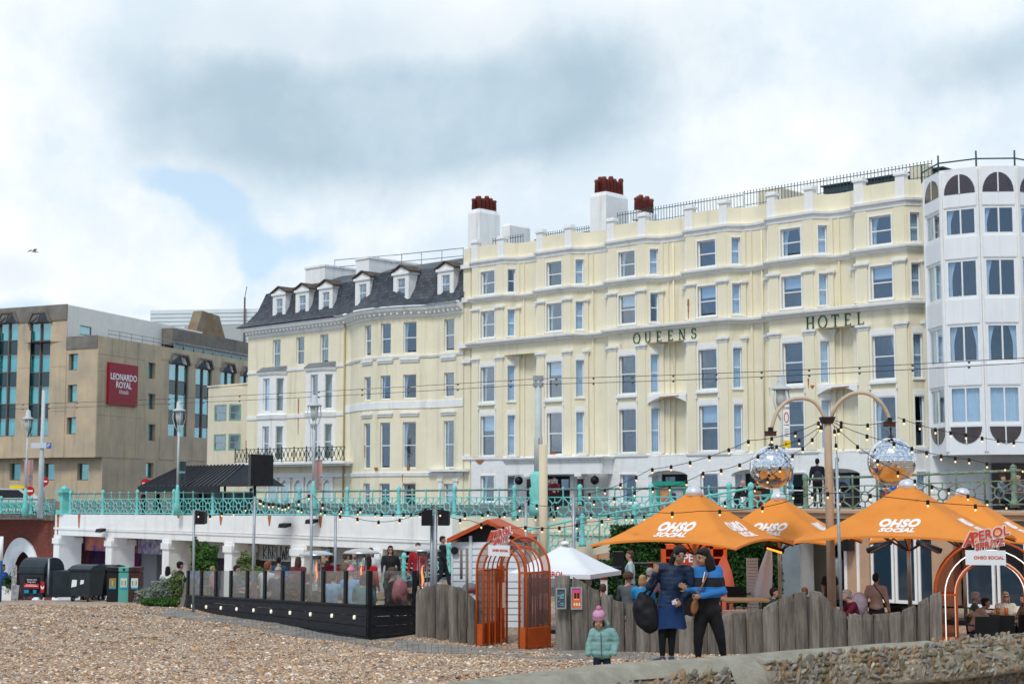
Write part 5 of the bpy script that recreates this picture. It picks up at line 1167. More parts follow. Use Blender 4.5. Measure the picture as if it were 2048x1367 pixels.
def wires():
 for k, (ya, yb, yc) in enumerate(((806, 757, 714), (815, 768, 724))):
  L_ = at(-120, ya + 6, 92); M_ = at(1077, yb, 57); R_ = at(2120, yc - 3, 42.5)
  r = thing('overhead_wire', '%s of the two long illumination wires crossing in front of the hotels' % ('upper' if k == 0 else 'lower'), 'wire', M_)
  b = Mb(); 
  for A, B in ((L_, M_), (M_, R_)):
   n = 14; pts = []
   for i in range(n + 1): t = i / n; q = A.lerp(B, t); q.z -= .25 * 4 * t * (1 - t) * (.6 if A is L_ else .35); pts.append(tuple(q - M_))
   b.tube(pts, .010, 4, cap=False)
   m_ = 17 if A is L_ else 11
   for i in range(m_):
    t = (i + .5) / m_; q = A.lerp(B, t); q.z -= .25 * 4 * t * (1 - t) * (.6 if A is L_ else .35)
    put('bulb', cached('wb', lambda: Mb().ell((0, 0, -.03), .045, 6, 5).mesh('bulb', mat('unlit_bulb', (.10, .10, .10), .3))), r, tuple(q - M_))
  b.build('cable', cable, r)
wires()
def bulb_mesh():
 b = Mb(); b.lathe((0, 0, 0), [(.022, .03), (.032, .01), (.032, -.055), (.02, -.06)], 8); b.c = 1; b.ell((0, 0, -.082), (.021, .021, .028), 8, 6); return b.mesh('bulb', [black, bulbm])
def festoon(label, pts, sag=.0, step=.55):
 W_ = [at(*p) for p in pts]; r = thing('string_lights', label, 'string lights', W_[0], 0, 'festoon strings over the terrace'); fine = []
 for A, B in zip(W_, W_[1:]):
  n = max(6, int((B - A).length / .25)); 
  for i in range(n): t = i / n; q = A.lerp(B, t); q.z -= sag * 4 * t * (1 - t); fine.append(q)
 fine.append(W_[-1]); b = Mb(); b.tube([tuple(q - W_[0]) for q in fine], .007, 4, cap=False); b.build('cable', cable, r)
 acc = step * .4; me = cached('bulb', bulb_mesh)
 for a, c in zip(fine, fine[1:]):
  l = (c - a).length
  while acc < l: q = a.lerp(c, acc / l); put('bulb', me, r, tuple(q - W_[0])); acc += step
  acc -= l
festoon('string of lights from the mirror-ball pole down left past the left mirror ball', [(1655, 836, 31), (1500, 880, 32), (1300, 938, 34), (1150, 992, 36)], .1)
festoon('second string from the mirror-ball pole, sagging towards the white portico', [(1655, 840, 31.2), (1545, 893, 32), (1410, 943, 33.5), (1290, 975, 35), (1147, 1000, 36)], .12)
festoon('third and lowest string falling left from the mirror-ball pole', [(1650, 842, 31.4), (1590, 905, 33), (1480, 990, 35), (1330, 1035, 36.5)], .1)
festoon('string rising from the mirror-ball pole to the right ball bracket', [(1662, 838, 31), (1785, 838, 31)], .12)
festoon('string from the mirror-ball pole passing over the right mirror ball', [(1662, 842, 30.6), (1800, 888, 30.2), (1940, 918, 32), (2070, 935, 33)], .05)
festoon('string hanging from the right ball bracket to the right edge', [(1795, 834, 31), (1930, 868, 32.5), (2080, 885, 34)], .05)
festoon('string dropping from the pole across the rusting balustrade to the far umbrella', [(1662, 845, 30.5), (1790, 940, 31), (1900, 978, 32), (2060, 1012, 33)], .08)
festoon('doubled string across the right large umbrella', [(1560, 988, 31), (1700, 985, 28.9), (1790, 995, 28.2), (1890, 1006, 28.2), (2000, 1014, 29)], .0, 1.15)
festoon('string across the left large umbrella', [(1180, 1043, 33), (1300, 1023, 31.2), (1400, 1021, 30.7), (1530, 1013, 31.5), (1655, 975, 31)], .03, 1.1)
festoon('sagging string between the double floodlight pole and the left orange arch', [(866, 1014, 35.4), (940, 1040, 35), (1050, 1053, 34.5), (1180, 1042, 33)], .08)
festoon('upper string from the floodlight pole along the balustrade to the thin grey pole', [(868, 1010, 35.6), (980, 1022, 35.6), (1052, 1003, 36.5), (1147, 994, 36)], .15)
festoon('string between the thin terrace poles, swinging low in front of the balustrade', [(512, 996, 39), (623, 987, 36.5), (700, 1008, 36), (866, 1012, 35.5)], .22)
festoon('lowest string looping under the balustrade between the slanting pole and the floodlights', [(512, 998, 39), (640, 1018, 37), (700, 1032, 36.3), (780, 1042, 36), (866, 1014, 35.6)], .05)
festoon('string from the small left floodlight to the slanting pole', [(388, 1022, 41), (450, 1022, 40), (512, 998, 39)], .12)
festoon('string of lights running behind over the ramp balustrade', [(512, 1002, 42), (700, 1020, 43), (900, 1022, 42), (1180, 1028, 40), (1400, 1020, 38)], .1)
festoon('short string hanging down beside the mirror-ball pole', [(1668, 850, 31.3), (1676, 930, 31.5), (1680, 1020, 31.8)], .0, .3)
# ------------------------------------------------------------------ small things along the upper promenade
def promenade_bits():
 dk = lambda px: dline(px) + 4
 # no-entry signs
 for px, py, d, lb in ((60, 981, 86, 'round red no-entry sign on a grey post near the left edge'), (89, 962, 88, 'no-entry sign partly behind the white pole'), (292, 966, 84, 'no-entry sign at the corner of the slatted shelter roof')):
  c = at(px, py, d); r = thing('road_sign', lb, 'sign', (c.x, c.y, 4.7)); h = c.z - 4.7; b = Mb(); b.tube([(0, 0, 0), (0, 0, h)], .04, 6); b.build('post', steel, r)
  b = Mb(); n = 20; b.prism([(.27 * cos(2 * pi * i / n), h + .27 * sin(2 * pi * i / n)) for i in range(n)], -.08, -.05); b.build('disc', mat('sign_red', (.5, .015, .02), .4), r)
  b = Mb(); b.box(-.18, .18, -.09, -.082, h - .045, h + .045); b.build('bar', white, r)
 for px, y0, y1, w, d, m, lb in ((57, 920, 972, 16, 84.4, mat('salmon_banner', (.55, .30, .26), .7, .1, 2), 'salmon banner hung on the leftmost lamp post'), (363, 922, 962, 17, 74.4, mat('navy_banner', (.03, .035, .06), .7, scale=2, col2=(.06, .10, .09)), 'dark banner hung on the lamp post by the shelter'), (636, 922, 980, 16, 66.4, mat('salmon_banner'), 'salmon banner hung on the lamp post before the balcony')):
  a = at(px - w / 2, y0, d); c = at(px + w / 2, y1, d); r = thing('banner', lb, 'banner', (a.x, a.y, c.z)); b = Mb(); b.box(0, c.x - a.x, -.02, .02, 0, a.z - c.z); b.build('cloth', m, r)
  k = Mb(); k.box(-.1, c.x - a.x, -.03, .03, a.z - c.z, a.z - c.z + .05); k.build('arm', steel, r)
  t = Mb(); t.tube([(.35 + .12 * cos(a_ * pi / 5), -.03, .45 + .2 * sin(a_ * pi / 5)) for a_ in range(8)], .03, 5) if px != 363 else t.box(.1, .4, -.03, -.025, .4, .5)
  t.build('printed_mark', mat('pale_blue_print', (.2, .45, .55), .6), r)
 # slatted shelter roof
 A = at(322, 972, 80); B = at(484, 972, 73); rz = atan2(B.y - A.y, B.x - A.x); L = hypot(B.x - A.x, B.y - A.y); z0 = zat(400, 972, 76)
 r = thing('shelter', 'black promenade shelter with ribbed sloping roof on slim posts', 'shelter', (A.x, A.y, 4.7), rz); z0 -= 4.7; m = mat('dark_grey_metal', (.035, .04, .047), .45, .2, 2)
 b = Mb(); b.add([(0, -1.2, z0), (L, -1.2, z0), (L, 2.4, z0), (0, 2.4, z0), (1.6, .4, z0 + 1.05), (L - .6, .4, z0 + 1.05), (L - .6, .9, z0 + 1.05), (1.6, .9, z0 + 1.05)], [(0, 1, 5, 4), (1, 2, 6, 5), (2, 3, 7, 6), (3, 0, 4, 7), (4, 5, 6, 7), (0, 3, 2, 1)]); b.build('roof', m, r)
 for i in range(19): t = i / 18; xa = .05 + (L - .1) * t; xb = 1.6 + (L - 2.2) * t; q = Mb(); q.beam((xa, -1.2, z0 + .03), (xb, .4, z0 + 1.08), .07); q.build('rib', m, r)
 b = Mb(); b.box(-.05, L + .05, -1.3, -1.2, z0 - .28, z0 + .02); b.build('fascia', black, r)
 for i in range(4): q = Mb(); q.lathe((.6 + (L - 1.2) * i / 3, -.6, 0), [(.09, 0), (.06, .5), (.06, z0)], 8); q.build('post', black, r)
 q = Mb(); q.box(.5, L - .5, .7, .75, 0, z0 - .3); q.build('back_screen', mat('dim_glass', (.04, .045, .05), .15, spec=.6), r)
 # black sign box on the shelter's right end
 a = at(497, 908, 66); c = at(537, 970, 64.5); r = thing('display_board', 'large blank black display box at the right end of the shelter', 'sign', (a.x, a.y, 4.85)); z1, z2 = c.z - 4.85, a.z - 4.85
 b = Mb(); b.hexa([(0, 0, z1), (.2, -.5, z1 - .02), (c.x - a.x, -.25, z1), (c.x - a.x - .2, .3, z1), (0, 0, z2), (.2, -.5, z2), (c.x - a.x, -.25, z2 - .04), (c.x - a.x - .2, .3, z2)]); b.build('box', black, r)
 q = Mb(); q.tube([(.3, 0, 0), (.3, 0, z1)], .06, 8); q.build('post', black, r)
 # black name board
 a = at(16, 977, 96); r = thing('name_board', 'long black name board on the wall at the far left', 'sign', (a.x, a.y, a.z - .35)); q = Mb(); q.box(0, 1.2, 0, .06, -.15, .35); q.build('board', black, r)
 # kiosk
 a = at(1313, 1000, 58); c = at(1372, 1000, 58); r = thing('kiosk', 'bright green framed promenade kiosk with a pink music poster', 'kiosk', (a.x, a.y, 5.0)); gk = mat('kiosk_green', (.02, .33, .22), .45, .1, 3); w = c.x - a.x; h = zat(1340, 962, 58) - 5.0
 b = Mb(); b.box(-.05, w + .05, -.05, 1.4, h - .16, h); b.box(0, .1, -.02, .1, 0, h - .16); b.box(w - .1, w, -.02, .1, 0, h - .16); b.box(w * .47, w * .53, -.02, .1, 0, h - .16); b.box(0, w, .1, 1.35, 0, h - .16) if False else None; b.build('frame', gk, r)
 b = Mb(); b.box(.03, w - .03, .12, 1.3, 0, h - .17); b.build('body', mat('kiosk_white', (.5, .52, .52), .5), r)
 ps = Mb(); ps.box(.12, w * .46, .06, .08, .15, h - .2); ps.build('poster', mat('music_poster', (.35, .02, .22), .6, scale=3, col2=(.65, .40, .08)), r)
 ps = Mb(); ps.box(.5, .75, .04, .07, .4, .9); ps.build('poster', mat('poster_figure', (.08, .03, .12), .6), r)
 b = Mb(); b.box(w + .02, w + .06, .2, 1.2, .1, h - .25); b.build('side_window', dark, r)
 # parking zone sign on the lamp post
 a = at(1575, 825, 49.2); r = thing('zone_sign', 'tall white ZONE restriction sign with a red circle and yellow panel', 'sign', (a.x - .02, a.y, 5.0)); S = 49.2 / 3000; Z = lambda y: zat(1575, y, 49.2) - 5.0; w = .21
 b = Mb(); b.box(-w / 2 - .02, w / 2 - .02, 0, .03, Z(880), Z(808)); b.build('panel', white, r); b = Mb(); b.box(-w / 2 - .04, w / 2 - .0, -.005, .03, Z(894), Z(880)); b.build('yellow_panel', mat('sign_yellow', (.75, .55, .02), .5), r)
 b = Mb(); b.tube([(-.02 + .07 * cos(i * pi / 8), -.01, Z(834) + .16 * sin(i * pi / 8)) for i in range(17)], .012, 5, cap=False); b.build('ring', mat('sign_red'), r)
 l = Mb(); letters(l, 'ZONE', .11, lambda x, y, z: (-.02 + x * .7, -.005 - z, Z(815.5) + y)); letters(l, 'No vehicles', .055, lambda x, y, z: (-.02 + x * .7, -.005 - z, Z(849) + y))
 for i in range(4): l.box(-.09, .05, -.008, 0, Z(858 + i * 4.5) - .008, Z(858 + i * 4.5) + .008)
 l.build('lettering', black, r); b = Mb(); b.tube([(-.12, .05, Z(900) - 1.8), (-.12, .05, Z(805))], .03, 8); b.build('post', steel, r)
 b = Mb(); b.box(-.07, -.03, -.012, -.006, Z(890), Z(884)); b.build('printed_mark', mat('sign_red'), r)
 # van and taxi behind the low balustrade
 a = at(0, 1025, 90); r = thing('parked_van', 'white and green van with a yellow roof sign behind the low balustrade', 'van', (a.x - 1.2, a.y, 4.5)); wv = 3.6
 body = [(0, .3), (wv, .3), (wv, .9), (wv - .6, 1.05), (wv - 1.3, 1.6), (.5, 1.62), (0, 1.2)]; b = Mb(); b.prism(body, 0, 1.7); b.build('body', mat('van_white', (.6, .66, .64), .25), r)
 b = Mb(); b.prism([(wv - .75, 1.07), (wv - 1.35, 1.53), (.6, 1.55), (.4, 1.07)], -.015, -.005); b.build('window', mat('dark_glass'), r)
 b = Mb(); b.prism([(.2, .45), (wv - .5, .45), (wv - .3, .8), (.2, .8)], -.015, -.005); b.build('green_stripe', mat('van_green', (.10, .42, .33), .4), r)
 for x in (.7, wv - .7): b = Mb(); b.prism([(x + .32 * cos(i * pi / 8), .32 + .32 * sin(i * pi / 8)) for i in range(16)], -.03, .2); b.build('wheel', black, r)
 b = Mb(); b.box(1.6, 2.7, .4, .9, 1.62, 1.82); b.build('roof_sign', mat('sign_yellow'), r)
 # seagull in flight
 c = at(68, 503, 60); r = thing('seagull', 'seagull gliding in the cloudy sky at the left', 'seagull', c); b = Mb(); b.ell((0, 0, 0), (.22, .07, .06), 10, 8); b.ell((.23, -.01, .03), (.06, .045, .045), 8, 6); b.add([(-.18, -.03, 0), (-.18, .03, 0), (-.34, .07, .01), (-.34, -.07, .01)], [(0, 1, 2, 3)])
 gm = mat('gull_grey', (.35, .37, .40), .7); b.build('body', mat('gull_white', (.7, .7, .7), .7), r)
 for s_ in (-1, 1):
  w_ = Mb(); P = [(.08, 0, .03), (.02, s_ * .30, .16), (-.10, s_ * .62, .04)]; 
  w_.hexa([(.1, 0, .02), (-.1, 0, .02), (-.12, s_ * .3, .13), (.07, s_ * .3, .14), (.1, 0, .05), (-.1, 0, .04), (-.12, s_ * .3, .145), (.07, s_ * .3, .165)]); w_.hexa([(.07, s_ * .3, .14), (-.12, s_ * .3, .13), (-.2, s_ * .66, .03), (-.14, s_ * .66, .03), (.07, s_ * .3, .165), (-.12, s_ * .3, .145), (-.2, s_ * .66, .04), (-.14, s_ * .66, .04)]); w_.build('wing', gm, r)
 r.rotation_euler = (0, .1, radians(40)); r.scale = (.62,) * 3
promenade_bits()
# ------------------------------------------------------------------ glass wind screen on a black timber base
GF = CZ - 3.3
def screen():
 C = at(737, 1273, 33.8); D1 = at(368, 1214, 42.5); D2 = at(831, 1268, 35.2)
 root = thing('glass_wind_screen', 'terrace wind screen of clear glass panels between black posts on a black plank base', 'screen', (C.x, C.y, CZ - 3.4))
 bz = root.location.z
 def run(P, Q, xs, y0s, y1s, lights, flip):
  # P is the near corner; xs are post positions in the picture
  d = Vector((Q.x - P.x, Q.y - P.y)); L = d.length
  def pt(px, py=1200):
   r = ray(px, py)[0]; t = (r * P.y - P.x) / (d.x - r * d.y); return t * L, P.y + d.y * t
  def T(u, y, z): # u along, y outward to camera
   e = d / L; n = Vector((-e.y, e.x)) if not flip else Vector((e.y, -e.x)); return (P.x + e.x * u + n.x * y - root.location.x, P.y + e.y * u + n.y * y - root.location.y, z - bz)
  tops = lambda px, dep: zat(px, y0s, dep)
  pos = [(px, *pt(px)) for px in xs]
  def gb(px, dep):          # top of the timber base
   t = (737 - px) / 369 if not flip else 0; py = 1212 - 21 * t; return zat(px, py, dep)
  for (pa, ua, da), (pb, ub, db) in zip(pos, pos[1:]):
   g = Mb(); a0, a1 = ua, ub; zt0, zt1 = tops(pa, da) - .01, tops(pb, db) - .01; zb0, zb1 = gb(pa, da), gb(pb, db)
   g.hexa([T(a0, 0, zb0), T(a1, 0, zb1), T(a1, .012, zb1), T(a0, .012, zb0), T(a0, 0, zt0), T(a1, 0, zt1), T(a1, .012, zt1), T(a0, .012, zt0)]); g.build('glass_panel', glassc, root)
   k = 4
   for j in range(k):
    f0, f1 = j / k, (j + 1) / k; q = Mb(); zf0, zf1 = zb0 - 0.0, zb1
    lo = min(CZ - 3.45, zb0 - .5); za0, za1 = zb0 - (zb0 - lo) * f1 + .008, zb0 - (zb0 - lo) * f0 - .004; zc0, zc1 = zb1 - (zb1 - lo) * f1 + .008, zb1 - (zb1 - lo) * f0 - .004
    ya = .05 + .006 * ((j * 7) % 3)
    q.hexa([T(a0 - .0, -.02, za0), T(a1 - .0, -.02, zc0), T(a1 - .0, ya, zc0), T(a0 + .0, ya, za0), T(a0 - .0, -.02, za1), T(a1 - .0, -.02, zc1), T(a1 - .0, ya, zc1), T(a0 + .0, ya, za1)]); q.build('plank', blackw, root)
   if lights:
    m_ = (a0 + a1) / 2; zz = (zb0 + zb1) / 2 - .25; q = Mb(); nn = 10; vs = [T(m_ + .028 * cos(i * 2 * pi / nn), .09, zz + .045 * sin(i * 2 * pi / nn)) for i in range(nn)] + [T(m_ + .035 * cos(i * 2 * pi / nn), .05, zz + .05 * sin(i * 2 * pi / nn)) for i in range(nn)]
    q.add(vs, [tuple(range(nn))] + [(i, (i + 1) % nn, (i + 1) % nn + nn, i + nn) for i in range(nn)]); q.build('recessed_light', mat('lit_disc', (1, .93, .75), .3, emit=.35), root)
  for px, u, dep in pos:
   q = Mb(); w = .055; zq = gb(px, dep) + .02 if px not in (739, 829, 737) else CZ - 3.5; q.hexa([T(u - w, -.02, zq), T(u + w, -.02, zq), T(u + w, .04, zq), T(u - w, .04, zq), T(u - w, -.02, tops(px, dep)), T(u + w, -.02, tops(px, dep)), T(u + w, .04, tops(px, dep)), T(u - w, .04, tops(px, dep))]); q.build('post', black, root)
  q = Mb(); q.hexa([T(pos[0][1], -.04, gb(pos[0][0], pos[0][2])), T(pos[-1][1], -.04, gb(pos[-1][0], pos[-1][2])), T(pos[-1][1], .085, gb(pos[-1][0], pos[-1][2])), T(pos[0][1], .085, gb(pos[0][0], pos[0][2])), T(pos[0][1], -.04, gb(pos[0][0], pos[0][2]) + .04), T(pos[-1][1], -.04, gb(pos[-1][0], pos[-1][2]) + .04), T(pos[-1][1], .085, gb(pos[-1][0], pos[-1][2]) + .04), T(pos[0][1], .085, gb(pos[0][0], pos[0][2]) + .04)]); q.build('coping', blackw, root)
 run(C, D1, [737, 692, 647, 606, 565.5, 530, 495, 462, 432, 403, 376], 1140, 0, True, False)
 run(C, D2, [739, 829], 1140, 0, False, True)
 r = thing('board', 'weathered dark board leaning at the far end of the glass screen', 'board', (*at(368, 1205, 42.9).xy, CZ - 3.35)); q = Mb(); a = at(362, 1205, 42.9) - r.location; b_ = at(380, 1140, 42.9) - r.location; q.hexa([(a.x, -.3, 0), (a.x + .12, -.3, 0), (a.x + .12, .5, 0), (a.x, .5, 0), (b_.x - .05, -.1, .95), (b_.x + .03, -.1, .95), (b_.x + .03, .5, .95), (b_.x - .05, .5, .95)]); q.build('plank', concd, r)
screen()
# ------------------------------------------------------------------ driftwood fence
def fence():
 segs = [('driftwood_fence', 'weathered driftwood post fence between the glass screen and the left orange arch', 832, 957, 34.6, 32.6, [(832, 1180), (850, 1175), (868, 1168), (890, 1168), (910, 1172), (925, 1176), (940, 1190), (957, 1208)], lambda px: 1268 + (px - 832) * .16),
   ('driftwood_fence', 'long weathered driftwood fence with wavy top between the two orange arches', 1112, 1880, 31.3, 29.0, [(1112, 1152), (1135, 1150), (1150, 1154), (1190, 1178), (1230, 1200), (1260, 1207), (1310, 1222), (1380, 1232), (1440, 1232), (1465, 1225), (1490, 1224), (1520, 1220), (1560, 1198), (1590, 1185), (1625, 1181), (1645, 1188), (1665, 1212), (1690, 1226), (1740, 1229), (1790, 1225), (1830, 1210), (1860, 1190), (1880, 1182)], lambda px: 1292 + (px - 1112) * .03)]
 rnd = random.Random(12)
 for name, lb, xa, xb, da, db, prof, basef in segs:
  root = thing(name, lb, 'fence', (*at(xa, 1200, da).xy, GF - .1)); px = xa; k = 0
  while px < xb:
   wpx = rnd.uniform(17, 32) if xa < 1000 else rnd.uniform(22, 34)
   if xb - px < 14: break
   wpx = min(wpx, xb - px); c = px + wpx / 2; d = da + (db - da) * (c - xa) / (xb - xa) + rnd.uniform(-.06, .06)
   yt = np.interp(c, [p[0] for p in prof], [p[1] for p in prof]); slope = (np.interp(px + wpx, [p[0] for p in prof], [p[1] for p in prof]) - np.interp(px, [p[0] for p in prof], [p[1] for p in prof]))
   P = at(c, yt, d) - root.location; w = wpx * d / 3000 * .51; hh = P.z; tl = slope * d / 3000
   q = Mb(); n = 9; rings = []
   lean = rnd.uniform(-.02, .02); ph = rnd.random() * 9
   zs = [-.25, hh * .3, hh * .6, hh * .9, hh]
   for z in zs:
    for j in range(n):
     a = 2 * pi * j / n; rr = w * (1 + .07 * sin(ph + j * 2.3 + z * 1.5)) * (1.0 if z < hh else .86)
     x_ = rr * cos(a); y_ = rr * .85 * sin(a)
     rings.append((P.x + x_ + lean * z, P.y + y_, z - (tl * (x_ / (2 * w)) if z > hh * .85 else 0) + (.012 * sin(ph + j * 3) if z == hh else 0)))
   m = len(zs); q.add(rings, [(i * n + j, i * n + (j + 1) % n, (i + 1) * n + (j + 1) % n, (i + 1) * n + j) for i in range(m - 1) for j in range(n)] + [tuple((m - 1) * n + j for j in range(n))])
   q.build('timber', wood if k % 3 else wood2, root); px += wpx * .97; k += 1
fence()
def posters():
 for px, py0, py1, w, m, lb in ((1122, 1178, 1214, 15, mat('dark_event_poster', (.02, .03, .04), .6, scale=9, col2=(.12, .15, .17)), 'dark event poster in a steel frame on the fence by the arch'), (1153, 1176, 1215, 17, mat('pink_orange_poster', (.80, .15, .05), .6, .15, 3), 'pink and orange event poster in a steel frame on the fence')):
  d = 30.95; a = at(px - w / 2, py1, d); c = at(px + w / 2, py0, d); W_ = c.x - a.x; h = c.z - a.z
  r = thing('poster', lb, 'poster', a); b = Mb()
  for x0, x1, z0, z1 in ((-.03, .0, -.03, h + .03), (W_, W_ + .03, -.03, h + .03), (0, W_, -.03, 0), (0, W_, h, h + .03)): b.box(x0, x1, -.02, .08, z0, z1)
  b.build('frame', steel, r); b = Mb(); b.box(0, W_, .0, .02, 0, h); b.build('print', m, r)
  if px > 1140:
   t = Mb(); t.box(0.0, W_, -.004, -.001, h * .78, h); t.build('printed_heading', mat('poster_pink', (.75, .08, .25), .6), r)
   for x in (.04, .10): 
    for z in (.5, .64): t = Mb(); t.box(x, x + .045, -.006, -.002, h * z, h * z + .05); t.build('printed_picture', dark, r)
   t = Mb(); t.box(.03, W_ - .03, -.006, -.002, h * .42, h * .45); [t.box(.03 + i * .05, .06 + i * .05, -.006, -.002, h * .12, h * .26) for i in range(3)]; t.build('printed_text', cream, r)
  else:
   t = Mb(); rnd = random.Random(2); [t.box((x := rnd.uniform(.01, W_ - .06)), x + rnd.uniform(.02, .05), -.006, -.002, (z := rnd.uniform(.03, h - .05)), z + .015) for i in range(14)]; letters(t, 'MAY', .07, lambda x, y, z: (W_ / 2 + x, -.004 - z, h * .62 + y)); t.build('printed_text', mat('pale_blue_print', (.25, .33, .36), .6), r)
posters()
# ------------------------------------------------------------------ orange arches
oinfill = glass_mat('brown_mesh_infill', (.66, .47, .40), .012, .6, .35)
def arch(label, c, rz, w, hh, dp, signx, scale_sign=1.0, strips=False, jamb=.2):
 root = thing('orange_arch', label, 'arch', c, rz)
 R_ = w / 2; zs = hh - R_
 def ring(r, y, rad, m=oframe, base=0.0, nm='frame'):
  P = [(-r, y, base)] + [(r * cos(pi - pi * i / 18), y, zs + r * sin(pi - pi * i / 18)) for i in range(19)] + [(r, y, base)]
  b = Mb(); b.tube(P, rad, 6); return b.build(nm, m, root)
 for y in (0, dp): ring(R_, y, .026); ring(R_ - jamb, y, .024)
 n = 5
 for i in range(1, n): ring(R_ - jamb + .02, dp * i / n, .016, nm='hoop')
 if strips:
  for i, (rr, y) in enumerate(((R_ - jamb * .45, -.02), (R_ - jamb + .03, .12), (R_ - jamb - .02, .35))): ring(rr, y, .011, mat('led_strip', (1, .95, .86), .3, emit=.75), nm='light_strip')
 # infill of the front and back faces between the two frames
 for y in (0.01, dp - .01):
  b = Mb(); P0 = [(-R_, 0)] + [(R_ * cos(pi - pi * i / 18), zs + R_ * sin(pi - pi * i / 18)) for i in range(19)] + [(R_, 0)]; r2 = R_ - jamb
  P1 = [(-r2, 0)] + [(r2 * cos(pi - pi * i / 18), zs + r2 * sin(pi - pi * i / 18)) for i in range(19)] + [(r2, 0)]
  b.add([(x, y, z) for x, z in P0] + [(x, y, z) for x, z in P1], [(i, i + 1, i + 22, i + 21) for i in range(20)]); b.build('mesh_infill', oinfill, root)
 for s_ in (-1, 1):
  b = Mb(); b.box(s_ * R_ - .008, s_ * R_ + .008, .03, dp - .03, .45, zs); b.build('side_panel', oinfill, root)
  b = Mb(); b.box(s_ * R_ - .02, s_ * R_ + .02, .02, dp - .02, 0.02, .45); b.build('base_panel', oframe, root)
  for k in range(9): q = Mb(); q.box(s_ * R_ - .032, s_ * R_ + .032, .02, dp - .02, .04 + k * .046, .064 + k * .046); q.build('slat', oframe, root)
  b = Mb(); x0, x1 = sorted((s_ * R_, s_ * (R_ - jamb))); b.box(x0, x1, .0, .02, zs - .02, zs + .02); b.box(x0, x1, dp - .02, dp, zs - .02, zs + .02); b.box(s_ * R_ - .015, s_ * R_ + .015, 0, dp, zs - .02, zs + .02); b.box(x0, x1, -.01, .02, 0, .45) ; b.build('crossbar', oframe, root)
  for yy in (dp * .25, dp * .5, dp * .75): q = Mb(); q.box(s_ * (R_ - jamb) - .012, s_ * (R_ - jamb) + .012, yy - .012, yy + .012, 0, zs); q.build('upright', oframe, root)
 # sign
 sc = scale_sign; sx = signx; sz = hh - .12 * sc
 sg = put('sign', None, root, (sx, -.06, sz), 0); wm = mat('sign_white', (.74, .78, .80), .5, .04, 2); rm = mat('aperol_red', (.62, .055, .02), .5)
 b = Mb(); b.box(-.37 * sc, .37 * sc, 0, .03, -.34 * sc, -.06 * sc); b.build('board', wm, sg)
 l = Mb(); sh = .2; T = lambda dx, dz: (lambda x, y, z: (dx + x * .8, -.004 - z, dz + y + x * sh))
 for nm, m_, off, bo in (('lettering_backing', wm, .02, .022 * sc), ('lettering', rm, -.01, .004 * sc)):
  l = Mb(); letters(l, 'A', .40 * sc, lambda x, y, z: (-.30 * sc + x * .8, off - z, .13 * sc + y), bold=bo, shear=.2)
  letters(l, 'PEROL', .25 * sc, lambda x, y, z: (.10 * sc + x * .95, off - z, .25 * sc + y + x * sh), bold=bo); letters(l, 'SPRITZ', .19 * sc, lambda x, y, z: (.08 * sc + x * .9, off - z, .05 * sc + y + x * sh), bold=bo); l.build(nm, m_, sg)
 l = Mb(); letters(l, 'OHSO SOCIAL', .085 * sc, lambda x, y, z: (.06 * sc + x, -.004 - z, -.2 * sc + y), bold=.002); l.build('lettering', rm, sg)
 return root
c = at(1010, 1291, 32.0); arch('left orange metal arch with white cocktail sign, standing between the two fences', (c.x - .08, c.y, GF + .02), radians(-42), 1.42, 2.28, .74, -.02, .82, jamb=.2)
c = at(1987, 1291, 29.6); arch('right orange metal arch with glowing strips, cut by the picture edge', (c.x, c.y, GF), radians(-14), 2.12, 2.32, .7, -.10, 1.02, True, jamb=.40)
def rope():
 A, B = at(1940, 1222, 30.6), at(2075, 1225, 30.3); r = thing('rope', 'thick beige rope slung across the right orange arch', 'rope', A); b = Mb(); n = 16; pts = []
 for i in range(n + 1): t = i / n; q = A.lerp(B, t) - A; q.z -= .2 * 4 * t * (1 - t); pts.append(tuple(q))
 b.tube(pts, .035, 8); 
 for i in range(60):
  t = i / 59; q = A.lerp(B, t) - A; q.z -= .2 * 4 * t * (1 - t); b.beam((q.x - .03, q.y - .03, q.z - .03), (q.x + .02, q.y - .03, q.z + .035), .022)
 b.build('strand', mat('hemp', (.42, .32, .22), .9, .2, 9), r)
rope()
